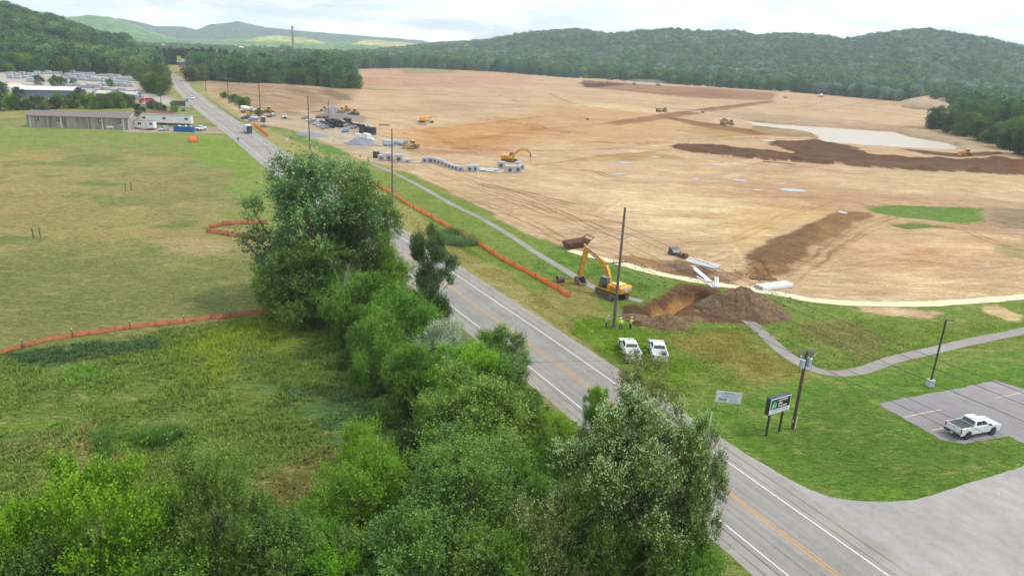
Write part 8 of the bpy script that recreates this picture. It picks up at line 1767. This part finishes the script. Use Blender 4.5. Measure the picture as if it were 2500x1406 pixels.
# far valley
q = P(717, 143); e = empty('chimney', q, 0, 'tall slender brick chimney rising beyond the central wood', 'chimney'); mb = MB(); mb.cyl((0, 0, -1), (0, 0, 66), 3.4, 2.0, n=20); mb.build('stack', mat('pale_brick', A(176, 152, 136), .9, noise=.15, nscale=.2), e, smooth=True); mb = MB(); mb.cyl((0, 0, 63), (0, 0, 65.5), 2.4, n=20); mb.build('rim', MATS['pale_brick'], e)
def house(c, w_, d_, h_, rz_, lb, wall, roofm, cat='house'):
    q = P(*c); q[2] = 0; e = empty('far_house', q, rz_, lb, cat); mb = MB(); mb.box((0, 0, h_ / 2), (w_, d_, h_)); mb.prism([(-d_ / 2, h_), (d_ / 2, h_), (0, h_ + d_ * .3)], -w_ / 2, w_ / 2, axis='x'); mb.build('wall', wall, e); mb = MB(); mb.prism([(-d_ / 2 - .6, h_ - .3), (0, h_ + d_ * .3 - .1), (d_ / 2 + .6, h_ - .3), (d_ / 2 + .6, h_ + .1), (0, h_ + d_ * .3 + .4), (-d_ / 2 - .6, h_ + .1)], -w_ / 2 - .5, w_ / 2 + .5, axis='x'); mb.build('roof', roofm, e)
    mb = MB(); [mb.box((x, -d_ / 2 - .05, h_ * .55), (w_ * .1, .15, h_ * .25)) for x in (-w_ * .3, 0, w_ * .3)]; mb.build('window', M_GLASS, e)
house((395, 121), 50, 22, 6, .3, 'long white roofed hall far down the valley', M_WHT, M_PALW, 'hall'); house((585, 127), 22, 18, 9, .6, 'far white house with steep roof left of the chimney', M_WHT, M_WHT); house((545, 127), 30, 14, 7, .1, 'far cream building left of the white house', mat('cream_wall', A(214, 204, 186), .8), M_WHT, 'building'); house((520, 124), 20, 14, 7, .4, 'far pale house left of the cream building', M_WHT, mat('grey_roof_far', A(150, 150, 155), .8)); house((630, 129), 40, 16, 6, .1, 'far tan building right of the white house', mat('tan_wall', A(190, 170, 150), .8), mat('tan_roof', A(206, 194, 172, 1.35), .8), 'building')
house((425, 158), 46, 12, 4, -.1, 'long pale shed beside the far road at the scrapyard', M_GALV, M_GALV, 'shed')
for c, lb in (((700, 190), 'grey roof seen through the central wood'), ((640, 186), 'pale roof seen through the left part of the central wood')): house(c, 16, 11, 5, .3, lb, MATS['cream_wall'], MATS['grey_roof_far'])
q = G(440, 165); e = empty('billboard', q, hl(-5), 'yellow billboard standing over the scrapyard', 'billboard'); mb = MB(); mb.box((0, 0, 5), (.6, .6, 10)); mb.build('post', M_STEEL, e); mb = MB(); mb.box((0, -.5, 10.6), (5.4, .5, 5)); mb.build('panel', mat('yellow_panel', A(222, 214, 70, 1.3), .6), e); mb = MB(); mb.box((0, -.5, 6.8), (7.5, .4, 1.6)); mb.build('lower_panel', M_WHT, e)
sc_ = [car('scrap_car', mat('scrap_red', A(160, 56, 62, 1.3), .7, noise=.3, nscale=1), 'suv'), car('scrap_car', mat('scrap_white', A(196, 192, 190, 1.3), .7, noise=.3, nscale=1), 'sedan')]
g_ = random.Random(9); first = [True, True]
for k in range(44):
    u, v = g_.random(), g_.random(); px, py = 440 + u * 24 + v * 6, 171 + v * 11 - (1 - u) * 2; i = 0 if g_.random() < .6 else 1; q = G(px, py); z = g_.choice((0, 1.6, 3.2))
    o = sc_[i] if first[i] else copy_tree(sc_[i]); first[i] = False
    tag(o, ('crushed red car in the scrapyard stacks', 'crushed pale car in the scrapyard stacks')[i], 'scrap car', ('red cars in the scrapyard', 'pale cars in the scrapyard')[i]); o.location = (q[0], q[1], q[2] + z); o.rotation_euler = (0, 0, g_.uniform(0, 6.28)); o.scale = (1.15, 1.15, 1.1)
# ragged fringe where grass meets the straw and soil: loose stones
g_ = np.random.default_rng(4); V, F_ = [], []
pol = np.array(PW([(1560, 640), (1800, 660), (1920, 700), (1920, 790), (1560, 810), (1530, 740)]))
for k in range(420):
    x, y = g_.uniform(pol[:, 0].min(), pol[:, 0].max()), g_.uniform(pol[:, 1].min(), pol[:, 1].max())
    s_ = g_.uniform(.06, .22); b = len(V); c = np.array([x, y, Hs(x, y) + s_ * .3]); pts = g_.normal(size=(6, 3)); pts = np.array([[1, 0, 0], [-1, 0, 0], [0, 1, 0], [0, -1, 0], [0, 0, .8], [0, 0, -.8]]) * s_ * g_.uniform(.6, 1.3, (6, 1)) + c
    V += list(pts); F_ += [tuple(b + i for i in t_) for t_ in ((0, 2, 4), (2, 1, 4), (1, 3, 4), (3, 0, 4), (2, 0, 5), (1, 2, 5), (3, 1, 5), (0, 3, 5))]
tag(mesh_fast('soil_clods', np.array(V), np.array(F_), M_SPOIL), kind='stuff')
# ---------------------------------------------------------------- air
hz = MB(); hz.box((0, 3300, 195), (13800, 14600, 410)); ho = hz.build('haze', None, None) if False else None
me = bpy.data.meshes.new('haze'); bm = bmesh.new(); bmesh.ops.create_cube(bm, size=1)
for v in bm.verts: v.co = Vector((v.co.x * 19600, v.co.y * 19600 - 60, -8 + (v.co.z + .5) * 420))
bm.to_mesh(me); bm.free()
ho = bpy.data.objects.new('haze', me); COL.objects.link(ho); tag(ho, kind='stuff')
hm = bpy.data.materials.new('haze_air'); hm.use_nodes = True; t = hm.node_tree; t.nodes.clear()
o_ = N(t, 'ShaderNodeOutputMaterial'); v_ = N(t, 'ShaderNodeVolumePrincipled')
v_.inputs['Color'].default_value = (0.80, 0.925, 1.0, 1); v_.inputs['Density'].default_value = 0.00013
t.links.new(v_.outputs[0], o_.inputs['Volume']); me.materials.append(hm)
